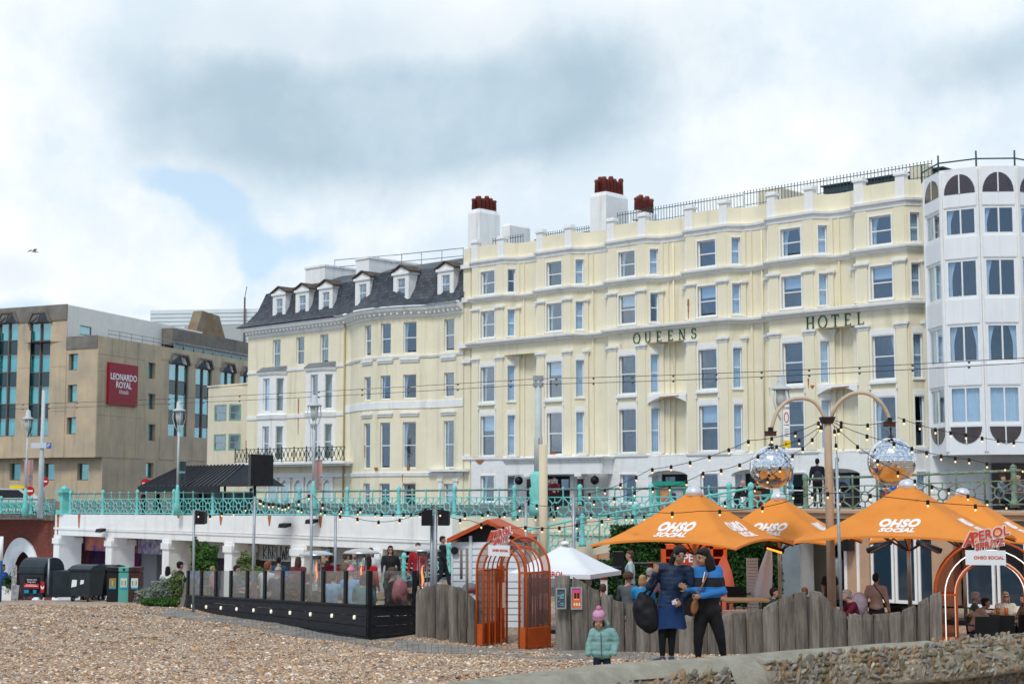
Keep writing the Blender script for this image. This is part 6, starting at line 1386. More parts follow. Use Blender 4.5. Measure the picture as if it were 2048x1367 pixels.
# ------------------------------------------------------------------ umbrellas
def umbrella(label, c, rz, L, zt, ze, logos=True):
 root = thing('umbrella', label, 'umbrella', (c.x, c.y, GF), rz, 'large orange terrace umbrellas'); zt -= GF; ze -= GF; h = zt - ze; hl = L / 2
 def surf(x, y):
  m = min(1.0, max(abs(x), abs(y)) / hl); e = min(abs(x), abs(y)) / max(1e-6, max(abs(x), abs(y)))
  f = (1 - m) ** 1.28; scal = -.10 * h * (1 - e ** 2) * m ** 3 * 0 ; edge = .14 * (1 - e * e) * m ** 4
  return ze + h * f + edge - .05 * sin(pi * m) * (1 - e) * h
 b = Mb(); n = 18; vs = []; N = 2 * n + 1
 for j in range(-n, n + 1):
  for i in range(-n, n + 1): x, y = hl * i / n, hl * j / n; vs.append((x, y, surf(x, y)))
 fs = [(j * N + i, j * N + i + 1, (j + 1) * N + i + 1, (j + 1) * N + i) for j in range(2 * n) for i in range(2 * n)]
 b.add(vs, fs, True); 
 b.build('canopy', orange, root)
 v = Mb(); 
 for (ax, sg) in ((0, -1), (0, 1), (1, -1), (1, 1)):
  P = []
  for i in range(-n, n + 1): t = hl * i / n; x, y = (t, sg * hl) if ax == 0 else (sg * hl, t); P.append((x, y, surf(x, y)))
  k = len(P); v.add(P + [(x * 1.0, y, z - .045) for x, y, z in P], [(i, i + 1, i + 1 + k, i + k) for i in range(k - 1)])
 v.build('valance', orange, root)
 cm = mat('silver_cap', (.75, .77, .80), .25, .1, 5, metal=.6)
 cp = Mb(); cp.lathe((0, 0, 0), [(.2, zt - .17), (.17, zt - .03), (.13, zt + .02), (.03, zt + .05)], 12); cp.build('cap', cm, root)
 p = Mb(); p.lathe((0, 0, 0), [(.045, 0), (.045, zt - .15)], 12); p.build('pole', mat('silver_pole', (.50, .46, .42), .3, metal=.7), root)
 bs = Mb(); bs.box(-.4, .4, -.4, .4, 0, .1); bs.build('base', black, root)
 rb = mat('brown_rib', (.10, .05, .035), .5)
 for k in range(8):
  a = k * pi / 4; rr = hl * (1 if k % 2 == 0 else sqrt(2)) * .985; ex, ey = rr * cos(a), rr * sin(a); 
  r = Mb(); P = []
  for i in range(9): t = .06 + .94 * i / 8; x, y = ex * t, ey * t; P.append((x, y, surf(x * .999, y * .999) - .07))
  r.tube(P, .018, 5); r.tube([(.05 * cos(a), .05 * sin(a), ze - .22), (ex * .52, ey * .52, surf(ex * .52, ey * .52) - .05)], .016, 5); r.build('rib', rb, root)
 if logos:
  wm = mat('print_white', (.85, .82, .78), .7)
  for k in (0, 1):
   l = Mb()
   def T(dz):
    def f(x, y, z):
     u, vv = x * .95, -hl * .66 + (y + dz) * 1.25
     if k == 0: X, Y = u, vv
     else: X, Y = -vv, u
     return (X, Y, surf(X, Y) + .012 + z)
    return f
   letters(l, 'OHSO', .29, T(.10), bold=.016, shear=.3, spacing=1.08); letters(l, 'SOCIAL', .21, T(-.12), bold=.010, shear=.3, spacing=1.06)
   l.build('lettering', wm, root)
 return root
def lookyaw(px): return 0
umbrella('left large orange umbrella with white OHSO SOCIAL lettering, above the two women', at(1388, 1000, 32.6), radians(-31), 3.3, zat(1388, 976, 32.6), zat(1388, 1087, 32.6))
umbrella('large orange umbrella right of the tan mirror-ball pole, nearest the bar windows', at(1815, 1000, 32.2), radians(-24), 4.0, zat(1815, 962, 32.2), zat(1815, 1079, 32.2))
umbrella('rear orange umbrella in the middle, partly hidden behind the left large one', at(1557, 1000, 37.0), radians(-24), 3.4, zat(1557, 987, 37), zat(1557, 1082, 37))
umbrella('rear orange umbrella at the right edge, behind the largest one', at(1925, 1000, 38), radians(-26), 3.9, zat(1925, 979, 38), zat(1925, 1080, 38))
def heater_hung():
 for px, py, d, r_, lb in ((1548, 1097, 36.6, .2, 'glowing patio heater hung under the middle orange umbrella'), (1758, 1092, 30.2, -.3, 'black tube heater under the left side of the right orange umbrella'), (1858, 1092, 29.8, .3, 'black tube heater right of the silver umbrella pole')):
  c = at(px, py, d); r = thing('heater', lb, 'heater', c); b = Mb(); b.tube([(-.24, 0, r_ * .3), (.24, 0, -r_ * .3)], .055, 8) ; b.build('body', black, r)
  q = Mb(); q.tube([(-.18, -.03, r_ * .3 + -.03), (.18, -.03, -r_ * .3 - .03)], .03, 6); q.build('element', mat('orange_glow', (1, .28, .03), .4, emit=(2.0)) if px == 1548 else mat('dull_element', (.1, .05, .04), .4), r)
heater_hung()
def parasol():
 c = at(1130, 1100, 35.5); root = thing('parasol', 'square white parasol open behind the left orange arch', 'parasol', (c.x, c.y, GF), radians(-24)); zt = zat(1130, 1086, 35.5) - GF; ze = zat(1130, 1143, 35.5) - GF; hl = 1.02; b = Mb(); n = 8; N = 2 * n + 1; vs = []
 for j in range(-n, n + 1):
  for i in range(-n, n + 1):
   x, y = hl * i / n, hl * j / n; m = max(abs(x), abs(y)) / hl; e = min(abs(x), abs(y)) / max(1e-6, max(abs(x), abs(y))); vs.append((x, y, ze + (zt - ze) * (1 - m) ** 1.1 - .04 * sin(pi * m) * (1 - e)))
 b.add(vs, [(j * N + i, j * N + i + 1, (j + 1) * N + i + 1, (j + 1) * N + i) for j in range(2 * n) for i in range(2 * n)], True)
 b.build('canopy', mat('white_canvas', (.74, .77, .80), .8, .04, 2), root); b = Mb(); b.lathe((0, 0, 0), [(.02, 0), (.02, zt)], 8); b.build('pole', steel, root)
 b = Mb(); b.lathe((0, 0, 0), [(.13, zt - .02), (.08, zt + .04), (.01, zt + .06)], 8); b.build('cap', white, root); b = Mb(); b.box(-.3, .3, -.3, .3, 0, .08); b.build('base', black, root)
 l = Mb(); letters(l, 'APEROL', .16, lambda x, y, z: (x + .1, -hl - .012 - z, ze - .0 + y), bold=.004); l.build('lettering', mat('aperol_red'), root)
 v = Mb(); v.box(-hl, hl, -hl - .006, -hl, ze - .09, ze + .01); v.box(-hl, hl, hl, hl + .006, ze - .09, ze + .01); v.box(-hl - .006, -hl, -hl, hl, ze - .09, ze + .01); v.box(hl, hl + .006, -hl, hl, ze - .09, ze + .01); v.build('valance', mat('white_canvas'), root)
parasol()
def closed_parasol():
 c = at(1530, 1200, 39); root = thing('parasol', 'folded white parasol leaning beside the bar doors', 'parasol', (c.x - .35, c.y, GF)); a = at(1540, 1092, 39) - root.location; f = at(1523, 1195, 39) - root.location
 b = Mb(); n = 10; vs = []; 
 for t, r_ in ((0, .03), (.15, .08), (.4, .14), (.7, .19), (.95, .22), (1, .2)):
  q = a.lerp(f, t)
  for j in range(n): an = 2 * pi * j / n; rr = r_ * (1 + .22 * (j % 2)); vs.append((q.x + rr * cos(an), q.y + rr * sin(an), q.z))
 b.add(vs, [(i * n + j, i * n + (j + 1) % n, (i + 1) * n + (j + 1) % n, (i + 1) * n + j) for i in range(5) for j in range(n)], True); b.build('canopy', mat('white_canvas'), root); p = Mb(); p.tube([tuple(a + Vector((0, 0, .05))), tuple(f), (f.x - .08, f.y, 0)], .02, 6); p.build('pole', steel, root)
closed_parasol()
# ------------------------------------------------------------------ mirror balls
def mirror_balls():
 d = 34.5; base = at(1664, 1215, d); root = thing('mirror_ball_pole', 'tan steel pole with two curved arms for the mirror balls', 'pole', (base.x, base.y, GF)); z = lambda py, dd=d: zat(1655, py, dd) - GF
 tm = mat('tan_metal', (.52, .43, .32), .45, .12, 3, streak=.3); top = at(1655, 838, d) - root.location
 b = Mb(); b.tube([(0, 0, 0), (top.x * .98, 0, top.z - .25), (top.x, 0, top.z)], [.105, .09, .08], 16); b.build('shaft', tm, root)
 b = Mb(); b.hexa([(top.x - .12, -.12, top.z - .1), (top.x + .1, -.12, top.z - .1), (top.x + .1, .12, top.z - .1), (top.x - .12, .12, top.z - .1), (top.x - .17, -.16, top.z + .05), (top.x + .16, -.16, top.z + .05), (top.x + .16, .16, top.z + .05), (top.x - .17, .16, top.z + .05)]); b.build('head', mat('dark_rusty_steel', (.035, .022, .022), .7, .4, 9), root)
 def arm(pts, dd):
  P = [at(x, y, dd_) - root.location for x, y, dd_ in pts]; fine = []
  n = len(P)
  for i in range(n - 1):
   p0, p1, p2, p3 = P[max(0, i - 1)], P[i], P[i + 1], P[min(n - 1, i + 2)]
   for k in range(5): t = k / 5; fine.append(.5 * ((2 * p1) + (p2 - p0) * t + (2 * p0 - 5 * p1 + 4 * p2 - p3) * t * t + (3 * p1 - 3 * p2 + p3 - p0) * t ** 3))
  fine.append(P[-1]); b = Mb(); b.tube([tuple(q) for q in fine], .045, 10); b.build('arm', tm, root)
 arm([(1651, 842, 34.5), (1642, 820, 34.5), (1626, 802, 34.5), (1602, 796, 34.5), (1575, 802, 34.5), (1555, 822, 34.5), (1546, 845, 34.5), (1543, 862, 34.5)], 31)
 arm([(1661, 842, 34.5), (1667, 822, 34.4), (1683, 800, 34.3), (1708, 786, 34.2), (1736, 787, 34.1), (1760, 803, 34.0), (1774, 825, 34.0), (1779, 842, 34.0)], 31)
 for px, py, dd in ((1541, 867, 34.5), (1779, 848, 34.0)):
  c = at(px, py, dd) - root.location; b = Mb(); b.box(c.x - .12, c.x + .12, c.y - .09, c.y + .09, c.z - .05, c.z + .05); b.box(c.x - .135, c.x + .135, c.y - .1, c.y + .1, c.z + .04, c.z + .06); b.build('motor_box', mat('rust_brown_box', (.07, .035, .025), .8, .3, 9), root)
  k = Mb(); k.box(c.x - .05, c.x + .05, c.y - .05, c.y + .05, c.z + .06, c.z + .15); k.build('clamp', black, root)
 mm = bpy.data.materials.new('mirror_tile'); mm.use_nodes = True; bs = mm.node_tree.nodes['Principled BSDF']; bs.inputs['Metallic'].default_value = 1; bs.inputs['Roughness'].default_value = .06; bs.inputs['Base Color'].default_value = (.88, .9, .92, 1)
 for px, py, rp, dd, lb in ((1543, 934, 43.5, 34.5, 'left mirror ball, hanging from the left curved arm over the rear umbrella'), (1783, 922, 47.5, 34.0, 'right mirror ball, slightly larger, hanging from the right curved arm')):
  c = at(px, py, dd); R_ = rp * dd / 3000 ; r = thing('mirror_ball', lb, 'mirror ball', c); b = Mb(); rows = 44; cols = 88; rnd = random.Random(3); vs = []; fs = []
  for i in range(rows):
   t0, t1 = pi * i / rows + .004, pi * (i + 1) / rows - .004; nc = max(6, int(cols * sin((t0 + t1) / 2)))
   for j in range(nc):
    p0, p1 = 2 * pi * j / nc + .004, 2 * pi * (j + 1) / nc - .004; k = len(vs); tx, ty = rnd.uniform(-.0008, .0008), rnd.uniform(-.0008, .0008)
    for (t, p, e) in ((t0, p0, tx + ty), (t0, p1, tx - ty), (t1, p1, -tx - ty), (t1, p0, -tx + ty)): rr = R_ + e; vs.append((rr * sin(t) * cos(p), rr * sin(t) * sin(p), rr * cos(t)))
    fs.append((k, k + 3, k + 2, k + 1))
  b.add(vs, fs); me = b.mesh('mirror_tiles', mm); o = put('mirror_tile', me, r); o['kind'] = 'stuff'
  q = Mb(); q.ell((0, 0, 0), R_ * .985, 24, 16); q.build('core', mat('ball_core', (.25, .25, .25), .5), r); q = Mb(); q.lathe((0, 0, 0), [(.07, R_ - .02), (.06, R_ + .03), (.01, R_ + .05)], 8); zt = zat(px, py - (934 - 875) if px < 1600 else py - 68, dd) - c.z
  q.tube([(0, 0, R_ + .03), (0, 0, zt)], .018, 6); q.build('hook', mat('dark_rusty_steel'), r)
 # second thin galvanised pole
 t = at(1673, 915, 30.4); b0 = at(1684, 1250, 30.4); r = thing('pole', 'slim galvanised pole leaning beside the tan mirror-ball pole', 'pole', (b0.x, b0.y, GF)); b = Mb(); b.tube([(0, 0, 0), tuple(t - r.location)], .033, 8); b.build('shaft', steel, r)
mirror_balls()
# ------------------------------------------------------------------ patio heaters, hut, bins and small furniture
def patio_heater(px, pyt, d, label, lit):
 c = at(px, 1190, d); root = thing('patio_heater', label, 'patio heater', (c.x, c.y, GF), 0, 'tall glass tube patio heaters'); zt = zat(px, pyt, d) - GF
 b = Mb(); b.lathe((0, 0, 0), [(.46, zt - .12), (.40, zt - .07), (.2, zt - .01), (.02, zt)], 14); b.build('hood', mat('brushed_steel', (.55, .55, .53), .3, metal=.7), root)
 b = Mb(); [b.tube([(.2 * cos(a), .2 * sin(a), .75), (.14 * cos(a), .14 * sin(a), zt - .1)], .012, 5) for a in (.8, 2.4, 4, 5.5)]; b.lathe((0, 0, 0), [(.13, zt - .22), (.13, zt - .12)], 10); b.build('cage', steel, root)
 b = Mb(); b.lathe((0, 0, 0), [(.07, .75), (.07, zt - .2)], 12); b.build('glass_tube', glassc, root)
 b = Mb(); b.lathe((0, 0, 0), [(.24, 0), (.24, .7), (.2, .76)], 12); b.build('base', steel, root)
 if lit: b = Mb(); b.tube([(0, 0, 1.0), (.02, 0, 1.15), (-.01, 0, 1.35), (0.01, 0, 1.5)], [.012, .028, .022, .004], 8); b.build('flame', mat('flame', (1.0, .22, .05), .5, emit=1.6), root)
patio_heater(632, 1100, 38.5, 'patio heater left of the blue-capped man, farthest to the left', True)
patio_heater(722, 1096, 37.0, 'patio heater between the pink-hatted child and the red coat', True)
patio_heater(844, 1091, 36.6, 'patio heater beside the double floodlight pole', True)
def hut():
 A = at(906, 1165, 37); B = at(980, 1165, 36.2); root = thing('beach_hut', 'white boarded beach hut with an orange gabled roof left of the arch', 'hut', (A.x, A.y, GF), -.12); w = (B.x - A.x) * 1.9; h = zat(910, 1083, 37) - GF; m = mat('white_boarding', (.68, .73, .76), .6, .06, 3)
 k = 13
 for i in range(k):
  z0 = h * i / k; z1 = h * (i + 1) / k
  for xa, xb in ((0, w * .23), (w * .27, w * .98)):
   b = Mb(); b.hexa([(xa, -.03, z0 + .006), (xb, -.03, z0 + .006), (xb, .02, z0 + .006), (xa, .02, z0 + .006), (xa, -.008, z1), (xb, -.008, z1), (xb, .02, z1), (xa, .02, z1)]); b.build('board', m, root)
 b = Mb(); b.box(w * .23, w * .27, -.06, .02, 0, h + .15); b.box(-.04, 0, -.05, .03, 0, h); b.box(w * .98, w, -.05, .02, 0, h); b.box(0, w, .03, 1.8, 0, h); b.build('frame', m, root)
 b = Mb(); g = .45; b.prism([(.05, h), (w, h), (w / 2, h + g)], .0, 1.8); b.build('gable', black, root)
 b = Mb(); b.hexa([(-.12, -.25, h - .02), (w / 2, -.25, h + g), (w / 2, 2, h + g), (-.12, 2, h - .02), (-.12, -.25, h + .09), (w / 2, -.25, h + g + .1), (w / 2, 2, h + g + .1), (-.12, 2, h + .09)]); b.hexa([(w / 2 + .001, -.25, h + g), (w + .12, -.25, h - .02), (w + .12, 2, h - .02), (w / 2 + .001, 2, h + g), (w / 2 + .001, -.25, h + g + .1), (w + .12, -.25, h + .09), (w + .12, 2, h + .09), (w / 2 + .001, 2, h + g + .1)]); b.build('roof', mat('orange_red_roof', (.50, .09, .03), .6, .1, 3), root)
 b = Mb(); b.prism([(.05 + .09 * cos(i * pi / 6), h * .9 + .09 * sin(i * pi / 6)) for i in range(12)], -.12, -.03); b.build('round_light', black, root)
hut()
def bins():
 gk = mat('charcoal_plastic', (.028, .04, .048), .5, .2, 3); d = 54.0
 def lb_(b, t, s, c, y): letters(b, t, s, lambda x, yy, z: (c[0] + x, y - z, c[1] + yy))
 a = at(36, 1197, d); e = at(133, 1197, d); W_ = e.x - a.x; z0 = gz(d) - .02
 r = thing('communal_bin', 'large charcoal communal bin with rounded lid and rubbish labels', 'bin', (a.x, a.y, z0 + .1), radians(-20)); H_ = 1.42; w1 = W_ * .62; dp = 1.15
 b = Mb(); b.hexa([(.08, 0.04, .08), (w1 - .06, .04, .08), (w1 - .06, dp, .08), (.08, dp, .08), (0, 0, .92), (w1, 0, .92), (w1, dp, .92), (0, dp, .92)]); b.box(-.04, w1 + .04, -.04, dp + .04, .92, 1.0); b.build('body', gk, r)
 b = Mb(); n = 10; T = lambda x, y, z: (y, x, z)
 P = [(dp / 2 - (dp / 2 + .02) * cos(pi * i / n), 1.0 + .46 * sin(pi * i / n)) for i in range(n + 1)]; b.prism(P, 0, w1, T); b.build('lid', gk, r)
 b = Mb(); [b.box(w1 + .0, w1 + .025, .1 + i * .24, .16 + i * .24, .15, .9) for i in range(5)]; b.build('rib', gk, r)
 b = Mb(); b.box(.28, .88, -.02, .0, .3, .78); b.build('label', black, r); b = Mb(); b.box(.26, .9, -.035, -.02, .40, .56); b.build('red_label', mat('label_red', (.5, .02, .03), .5), r); b = Mb(); b.box(.28, .48, -.035, -.02, .22, .34); b.box(.66, .8, -.035, -.02, .22, .34); b.build('blue_label', mat('label_blue', (.02, .30, .50), .5), r)
 l = Mb(); lb_(l, 'General waste', .075, (.58, .70), -.022); lb_(l, 'Bring waste', .075, (.58, .62), -.022); l.build('lettering', white, r); l = Mb(); l.box(.3, .86, -.037, -.035, .465, .49); lb_(l, 'No household waste', .05, (.58, .52), -.037); l.build('lettering', white, r)
 b = Mb(); b.box(.97, 1.12, -.025, 0, .25, .64); b.build('chevron_plate', mat('label_red'), r); b = Mb(); b.prism([(.97, .42), (1.045, .36), (1.12, .42), (1.12, .5), (1.045, .44), (.97, .5)], -.03, -.026); b.build('chevron', white, r)
 for x in (.2, w1 - .2):
  for y in (.15, dp - .15): q = Mb(); q.tube([(x - .03, y, .07), (x + .03, y, .07)], .08, 10); q.build('castor', steel, r)
 # right half seen end-on, taller side opening hood
 b = Mb(); b.hexa([(w1 + .03, .1, .08), (w1 + .75, .5, .08), (w1 + .75, dp, .08), (w1 + .03, dp, .08), (w1 + .03, .1, 1.0), (w1 + .85, .5, 1.0), (w1 + .85, dp, 1.0), (w1 + .03, dp, 1.0)]); b.build('side_body', gk, r)
 b = Mb(); b.tube([(w1 + .2, .0, .2), (w1 + .2, .0, 1.45)], .035, 6); b.build('lifting_bar', steel, r)
 # two wheeled bins
 for k, (px, d2, lab) in enumerate(((137, 53, 'charcoal wheeled bin with two torn white stickers'), (178, 54.5, 'black wheeled bin with lid open, behind the stickered bin'))):
  a = at(px, 1199, d2); r = thing('wheeled_bin', lab, 'bin', (a.x, a.y, gz(d2)), radians(-15), 'four-wheeled waste bins'); w = .82 if k == 0 else .80; m = gk if k == 0 else mat('black_plastic', (.012, .014, .017), .5, .2, 4)
  b = Mb(); b.hexa([(.05, .05, .2), (w - .05, .05, .2), (w - .05, .9, .2), (.05, .9, .2), (0, 0, 1.08), (w, 0, 1.08), (w, 1, 1.08), (0, 1, 1.08)]); b.box(-.04, w + .04, -.04, 1.04, 1.08, 1.14); b.build('body', m, r)
  b = Mb(); P = [(-.04, 1.14), (.2, 1.24), (.6, 1.28), (1.04, 1.22), (1.04, 1.14)]; b.prism(P, -.02, w + .02, lambda x, y, z: (y, x, z)); b.build('lid', m, r)
  for x in (.1, w - .1):
   for y in (.12, .85): q = Mb(); q.tube([(x - .03, y, .10), (x + .03, y, .10)], .10, 12); q.c = 0; q.build('wheel', black, r); q = Mb(); q.tube([(x - .035, y, .10), (x + .035, y, .10)], .055, 10); q.beam((x, y, .1), (x, y, .22), .05); q.build('castor_fork', steel, r)
  if k == 0:
   for x0, x1, zz0, zz1 in ((.08, .28, .5, .86), (.42, .56, .6, .88)): q = Mb(); q.prism([(x0, zz0), (x1, zz0 + .04), (x1 + .02, zz1 - .05), (x1 - .03, zz1), (x0 + .04, zz1 - .02)], -.012, .0, lambda x, y, z: (x, y + .03, z)); q.build('sticker', white, r)
 # three slim recycling bins
 for i, (px, w_, m, lab, cm) in enumerate(((213, 22, mat('black_recycling_body', (.014, .016, .018), .5), 'slim black recycling bin, left of the turquoise one', mat('label_cups', (.35, .2, .08), .6)), (236, 21, mat('turquoise_bin_body', (.10, .38, .32), .5, .08, 3), 'slim turquoise recycling bin between the black and the brown one', mat('label_white', (.6, .62, .6), .6)), (257, 22, mat('brown_bin_body', (.055, .02, .022), .5), 'slim dark brown recycling bin, rightmost of the bins', mat('label_white')))):
  d3 = 51.5 - i * .2; a = at(px, 1199, d3); w = w_ * d3 / 3000; r = thing('recycling_bin', lab, 'bin', (a.x, a.y, gz(d3)), 0, 'slim recycling bins'); b = Mb(); b.box(0, w - .02, 0, .55, 0.02, 1.0); b.box(-.0, w - .02, -.02, .57, 1.05, 1.18); b.box(.02, w - .04, .03, .52, 1.0, 1.05); b.build('body', m, r)
  b = Mb(); b.lathe((0, 0, 0), [(.05, -.03), (.05, 0)], 10); q = Mb(); q.prism([(w / 2 + .045 * cos(t * pi / 5), 1.11 + .045 * sin(t * pi / 5)) for t in range(10)], -.03, -.018); q.build('slot', dark, r)
  q = Mb(); q.box(w * .2, w * .82, -.012, 0, .52, .82); q.build('label', cm, r)
  for j, c_ in enumerate(('label_blue', 'sign_yellow', 'kiosk_green')): q = Mb(); q.box(w * (.3 + .16 * j), w * (.38 + .16 * j), -.02, -.012, .58, .74); q.build('printed_bottle', mat(c_), r)
  q = Mb(); q.box(w * .2, w * .82, -.014, 0, .46, .52); q.build('blue_label', mat('label_blue'), r)
 # crowd barrier beside the shrubs
 a = at(308, 1190, 45); c = at(364, 1190, 44); r = thing('metal_barrier', 'grey metal barrier leaning among the silver shrubs', 'barrier', (a.x, a.y, gz(45) - .05)); P0 = Vector((0, 0, .1)); P1 = Vector((c.x - a.x, c.y - a.y, .1)); h = .8; q = Mb(); s0 = Vector((.25, 0, h)); s1 = P1 + Vector((0, 0, h + .0)); q.tube([tuple(P0), tuple(s0), tuple(s1), tuple(P1), tuple(P0)], .018, 6)
 for i in range(1, 10): t = i / 10; q.tube([tuple(P0.lerp(P1, t)), tuple(s0.lerp(s1, t))], .007, 4)
 q.tube([tuple(s0 + Vector((-.04, 0, -.1))), tuple(s1 + Vector((0, 0, -.12)))], .012, 5); q.build('frame', steel, r)
bins()
def furniture():
 bm_ = mat('black_plastic')
 def chair(px, py_seat, d, rz, label, m=bm_, grp='dark terrace chairs'):
  c = at(px, py_seat, d); r = thing('chair', label, 'chair', (c.x, c.y, GF), rz, grp)
  def mk_s(): b = Mb(); b.box(-.22, .22, -.22, .22, .43, .47); return b.mesh('seat', m)
  def mk_b():
   b = Mb(); b.hexa([(-.22, .2, .5), (.22, .2, .5), (.22, .23, .5), (-.22, .23, .5), (-.24, .30, .86), (.24, .30, .86), (.24, .33, .86), (-.24, .33, .86)]); return b.mesh('backrest', m)
  put('seat', cached(('chs', m.name), mk_s), r); put('backrest', cached(('chb', m.name), mk_b), r)
  for sx_ in (-1, 1):
   put('armrest', cached(('cha', m.name, sx_), lambda: Mb().tube([(sx_ * .24, -.2, .43), (sx_ * .26, -.2, .66), (sx_ * .25, .24, .68)], .018, 5).mesh('armrest', m)), r)
   for sy in (-1, 1): put('leg', cached(('chl', m.name, sx_, sy), lambda: Mb().tube([(sx_ * .2, sy * .2, .44), (sx_ * .24, sy * .26, 0)], .018, 5).mesh('leg', m)), r)
  return r
 def table(px, d, label, w=.8, h=.74, m=mat('table_wood', (.30, .19, .11), .6, .2, 5)):
  c = at(px, 1180, d); r = thing('table', label, 'table', (c.x, c.y, GF), 0, 'terrace tables'); b = Mb(); b.box(-w / 2, w / 2, -w / 2, w / 2, h - .04, h); b.build('table_top', m, r)
  for sx_ in (-1, 1):
   for sy in (-1, 1): q = Mb(); q.tube([(sx_ * (w / 2 - .05), sy * (w / 2 - .05), 0), (sx_ * (w / 2 - .05), sy * (w / 2 - .05), h - .04)], .022, 5); q.build('leg', black, r)
  return r
 chair(1478, 1150, 39, 2.6, 'empty black armchair beside the orange surfboard'); chair(1965, 1230, 29.9, pi, 'black woven chair inside the right arch, left one'); chair(2005, 1230, 30.2, 2.8, 'black woven chair inside the right arch, tilted one'); chair(2045, 1230, 30.4, 3.3, 'black woven chair inside the right arch, at the picture edge')
 chair(848, 1170, 36.3, 2.2, 'empty dark chair just right of the glass screen corner'); chair(945, 1170, 36, 1.8, 'dark chair with a bright jacket near the hut door'); chair(1840, 1215, 31.6, .4, 'dark chair below the bar windows, left of the right arch'); chair(800, 1180, 35.8, pi, 'chair with a pink coat hung over its back, inside the glass corner')
 chair(1800, 1215, 32.4, 2.9, 'dark chair below the bar windows, behind the dip in the fence')
 table(530, 40.6, 'terrace table behind the fourth glass panel'); table(620, 38.2, 'terrace table behind the middle glass panels'); table(760, 36.4, 'terrace table inside the glass corner'); table(905, 36.4, 'table with glasses in front of the white hut', .7); table(1985, 31.3, 'table with drinks inside the right arch', .9); table(1700, 32.2, 'table by the slim galvanised pole behind the fence'); table(1490, 36, 'table with bricks-coloured crate behind the two women', 1.1)
 table(1780, 31.8, 'table under the largest umbrella', .8)
 # glasses on tables
 for px, py, d, lb, m in ((1995, 1198, 31.2, 'beer glass on the table in the right arch', mat('beer', (.55, .22, .03), .2)), (2012, 1205, 31.1, 'orange drink on the table in the right arch', mat('orange_drink', (.8, .2, .02), .2)), (812, 1160, 36.2, 'beer glass by the glass screen corner', mat('beer'))):
  c = at(px, py, d); r = thing('glass', lb, 'glass', (c.x, c.y, GF + .74)); b = Mb(); b.lathe((0, 0, 0), [(.035, 0), (.045, .16)], 10); b.build('drink', m, r); q = Mb(); q.lathe((0, 0, 0), [(.037, .16), (.047, .165), (.048, .19)], 10); q.build('foam', white, r)
 # jackets on chairs
 for px, py, d, w, h, m, lb in ((800, 1178, 35.5, .40, .5, mat('pink_coat', (.48, .15, .17), .9, .1, 6), 'dusty pink coat hung over a chair behind the glass corner'), (1718, 1208, 31.6, .42, .5, mat('mauve_puffer', (.32, .27, .33), .6, .2, 9), 'mauve and dark striped jacket hung on a chair behind the fence'), (940, 1175, 35.6, .4, .25, mat('teal_bag', (.05, .25, .28), .8, scale=5, col2=(.4, .04, .03)), 'bright coloured bags heaped on a chair near the hut')):
  c = at(px, py, d); r = thing('coat', lb, 'coat', (c.x, c.y, c.z - h / 2)); b = Mb(); b.ell((0, 0, h * .5), (w * .45, .14, h * .52), 10, 8); b.ell((-w * .28, 0, h * .3), (w * .2, .12, h * .4), 8, 6); b.ell((w * .26, .02, h * .25), (w * .18, .1, h * .33), 8, 6); b.build('cloth', m, r)
 # orange display cabinet and surfboard
 c = at(1325, 1090, 40.5); e = at(1456, 1090, 40.5); r = thing('display_cabinet', 'orange shelf cabinet with red boards under the left umbrella', 'cabinet', (c.x, c.y, GF)); w = e.x - c.x; h = zat(1325, 1088, 40.5) - GF; om = mat('orange_board', (.72, .10, .02), .5, .08, 2)
 b = Mb(); [b.box(x, x + .09, 0, .5, 0, h) for x in (0, w * .22, w * .72, w - .12)]; b.box(0, w, 0, .5, h - .12, h); b.build('frame', om, r)
 for z in (h * .42, h * .62, h * .8):
  for x0, x1 in ((.09, w * .22), (w * .72 + .09, w - .12)): q = Mb(); q.box(x0, x1, .03, .5, z, z + .04); q.build('shelf', om, r)
 b = Mb(); b.box(.05, w - .05, .45, .52, 0, h - .1); b.build('back', mat('dark_orange_board', (.30, .04, .015), .6), r)
 b = Mb(); b.box(w * .25, w * .72, .0, .06, h * .48, h * .92); b.build('red_board', mat('aperol_red'), r); l = Mb(); letters(l, 'APEROL', .30, lambda x, y, z: (w * .485 + x * .9, -.01 - z, h * .80 + y), bold=.008); letters(l, 'SPRITZ', .26, lambda x, y, z: (w * .485 + x * .9, -.01 - z, h * .64 + y), bold=.006); l.build('lettering', white, r)
 rnd = random.Random(8)
 for x in np.arange(w * .27, w * .7, .09): q = Mb(); q.lathe((0, 0, 0), [(.03, 0), (.03, .18), (.012, .24), (.012, .3)], 8); q.build('bottle', mat('bottle_mix', (.3, .06, .03), .2, scale=6, col2=(.5, .5, .45)), r, (x, -.1, h * .36))
 b = Mb(); b.box(0, w, -.45, -.02, 0, h * .36); b.build('counter', black, r)
 c = at(1449, 1200, 39.5); r = thing('surfboard', 'coral orange surfboard standing upright beside the cabinet', 'surfboard', (c.x, c.y, GF)); h = zat(1449, 1108, 39.5) - GF; n = 24; P = []
 for i in range(n + 1): t = i / n; P.append((.27 * sin(pi * t ** .8) ** .75, h * t))
 poly = P + [(-x, z) for x, z in P[::-1][1:-1]]; b = Mb(); b.prism(poly, 0, .06); b.build('board', mat('coral_gradient', (.78, .12, .04), .3, scale=.9, col2=(.80, .28, .22)), r); l = Mb(); letters(l, 'APEROL', .13, lambda x, y, z: (x, -.003 - z, h * .45 + y)); l.build('lettering', white, r)
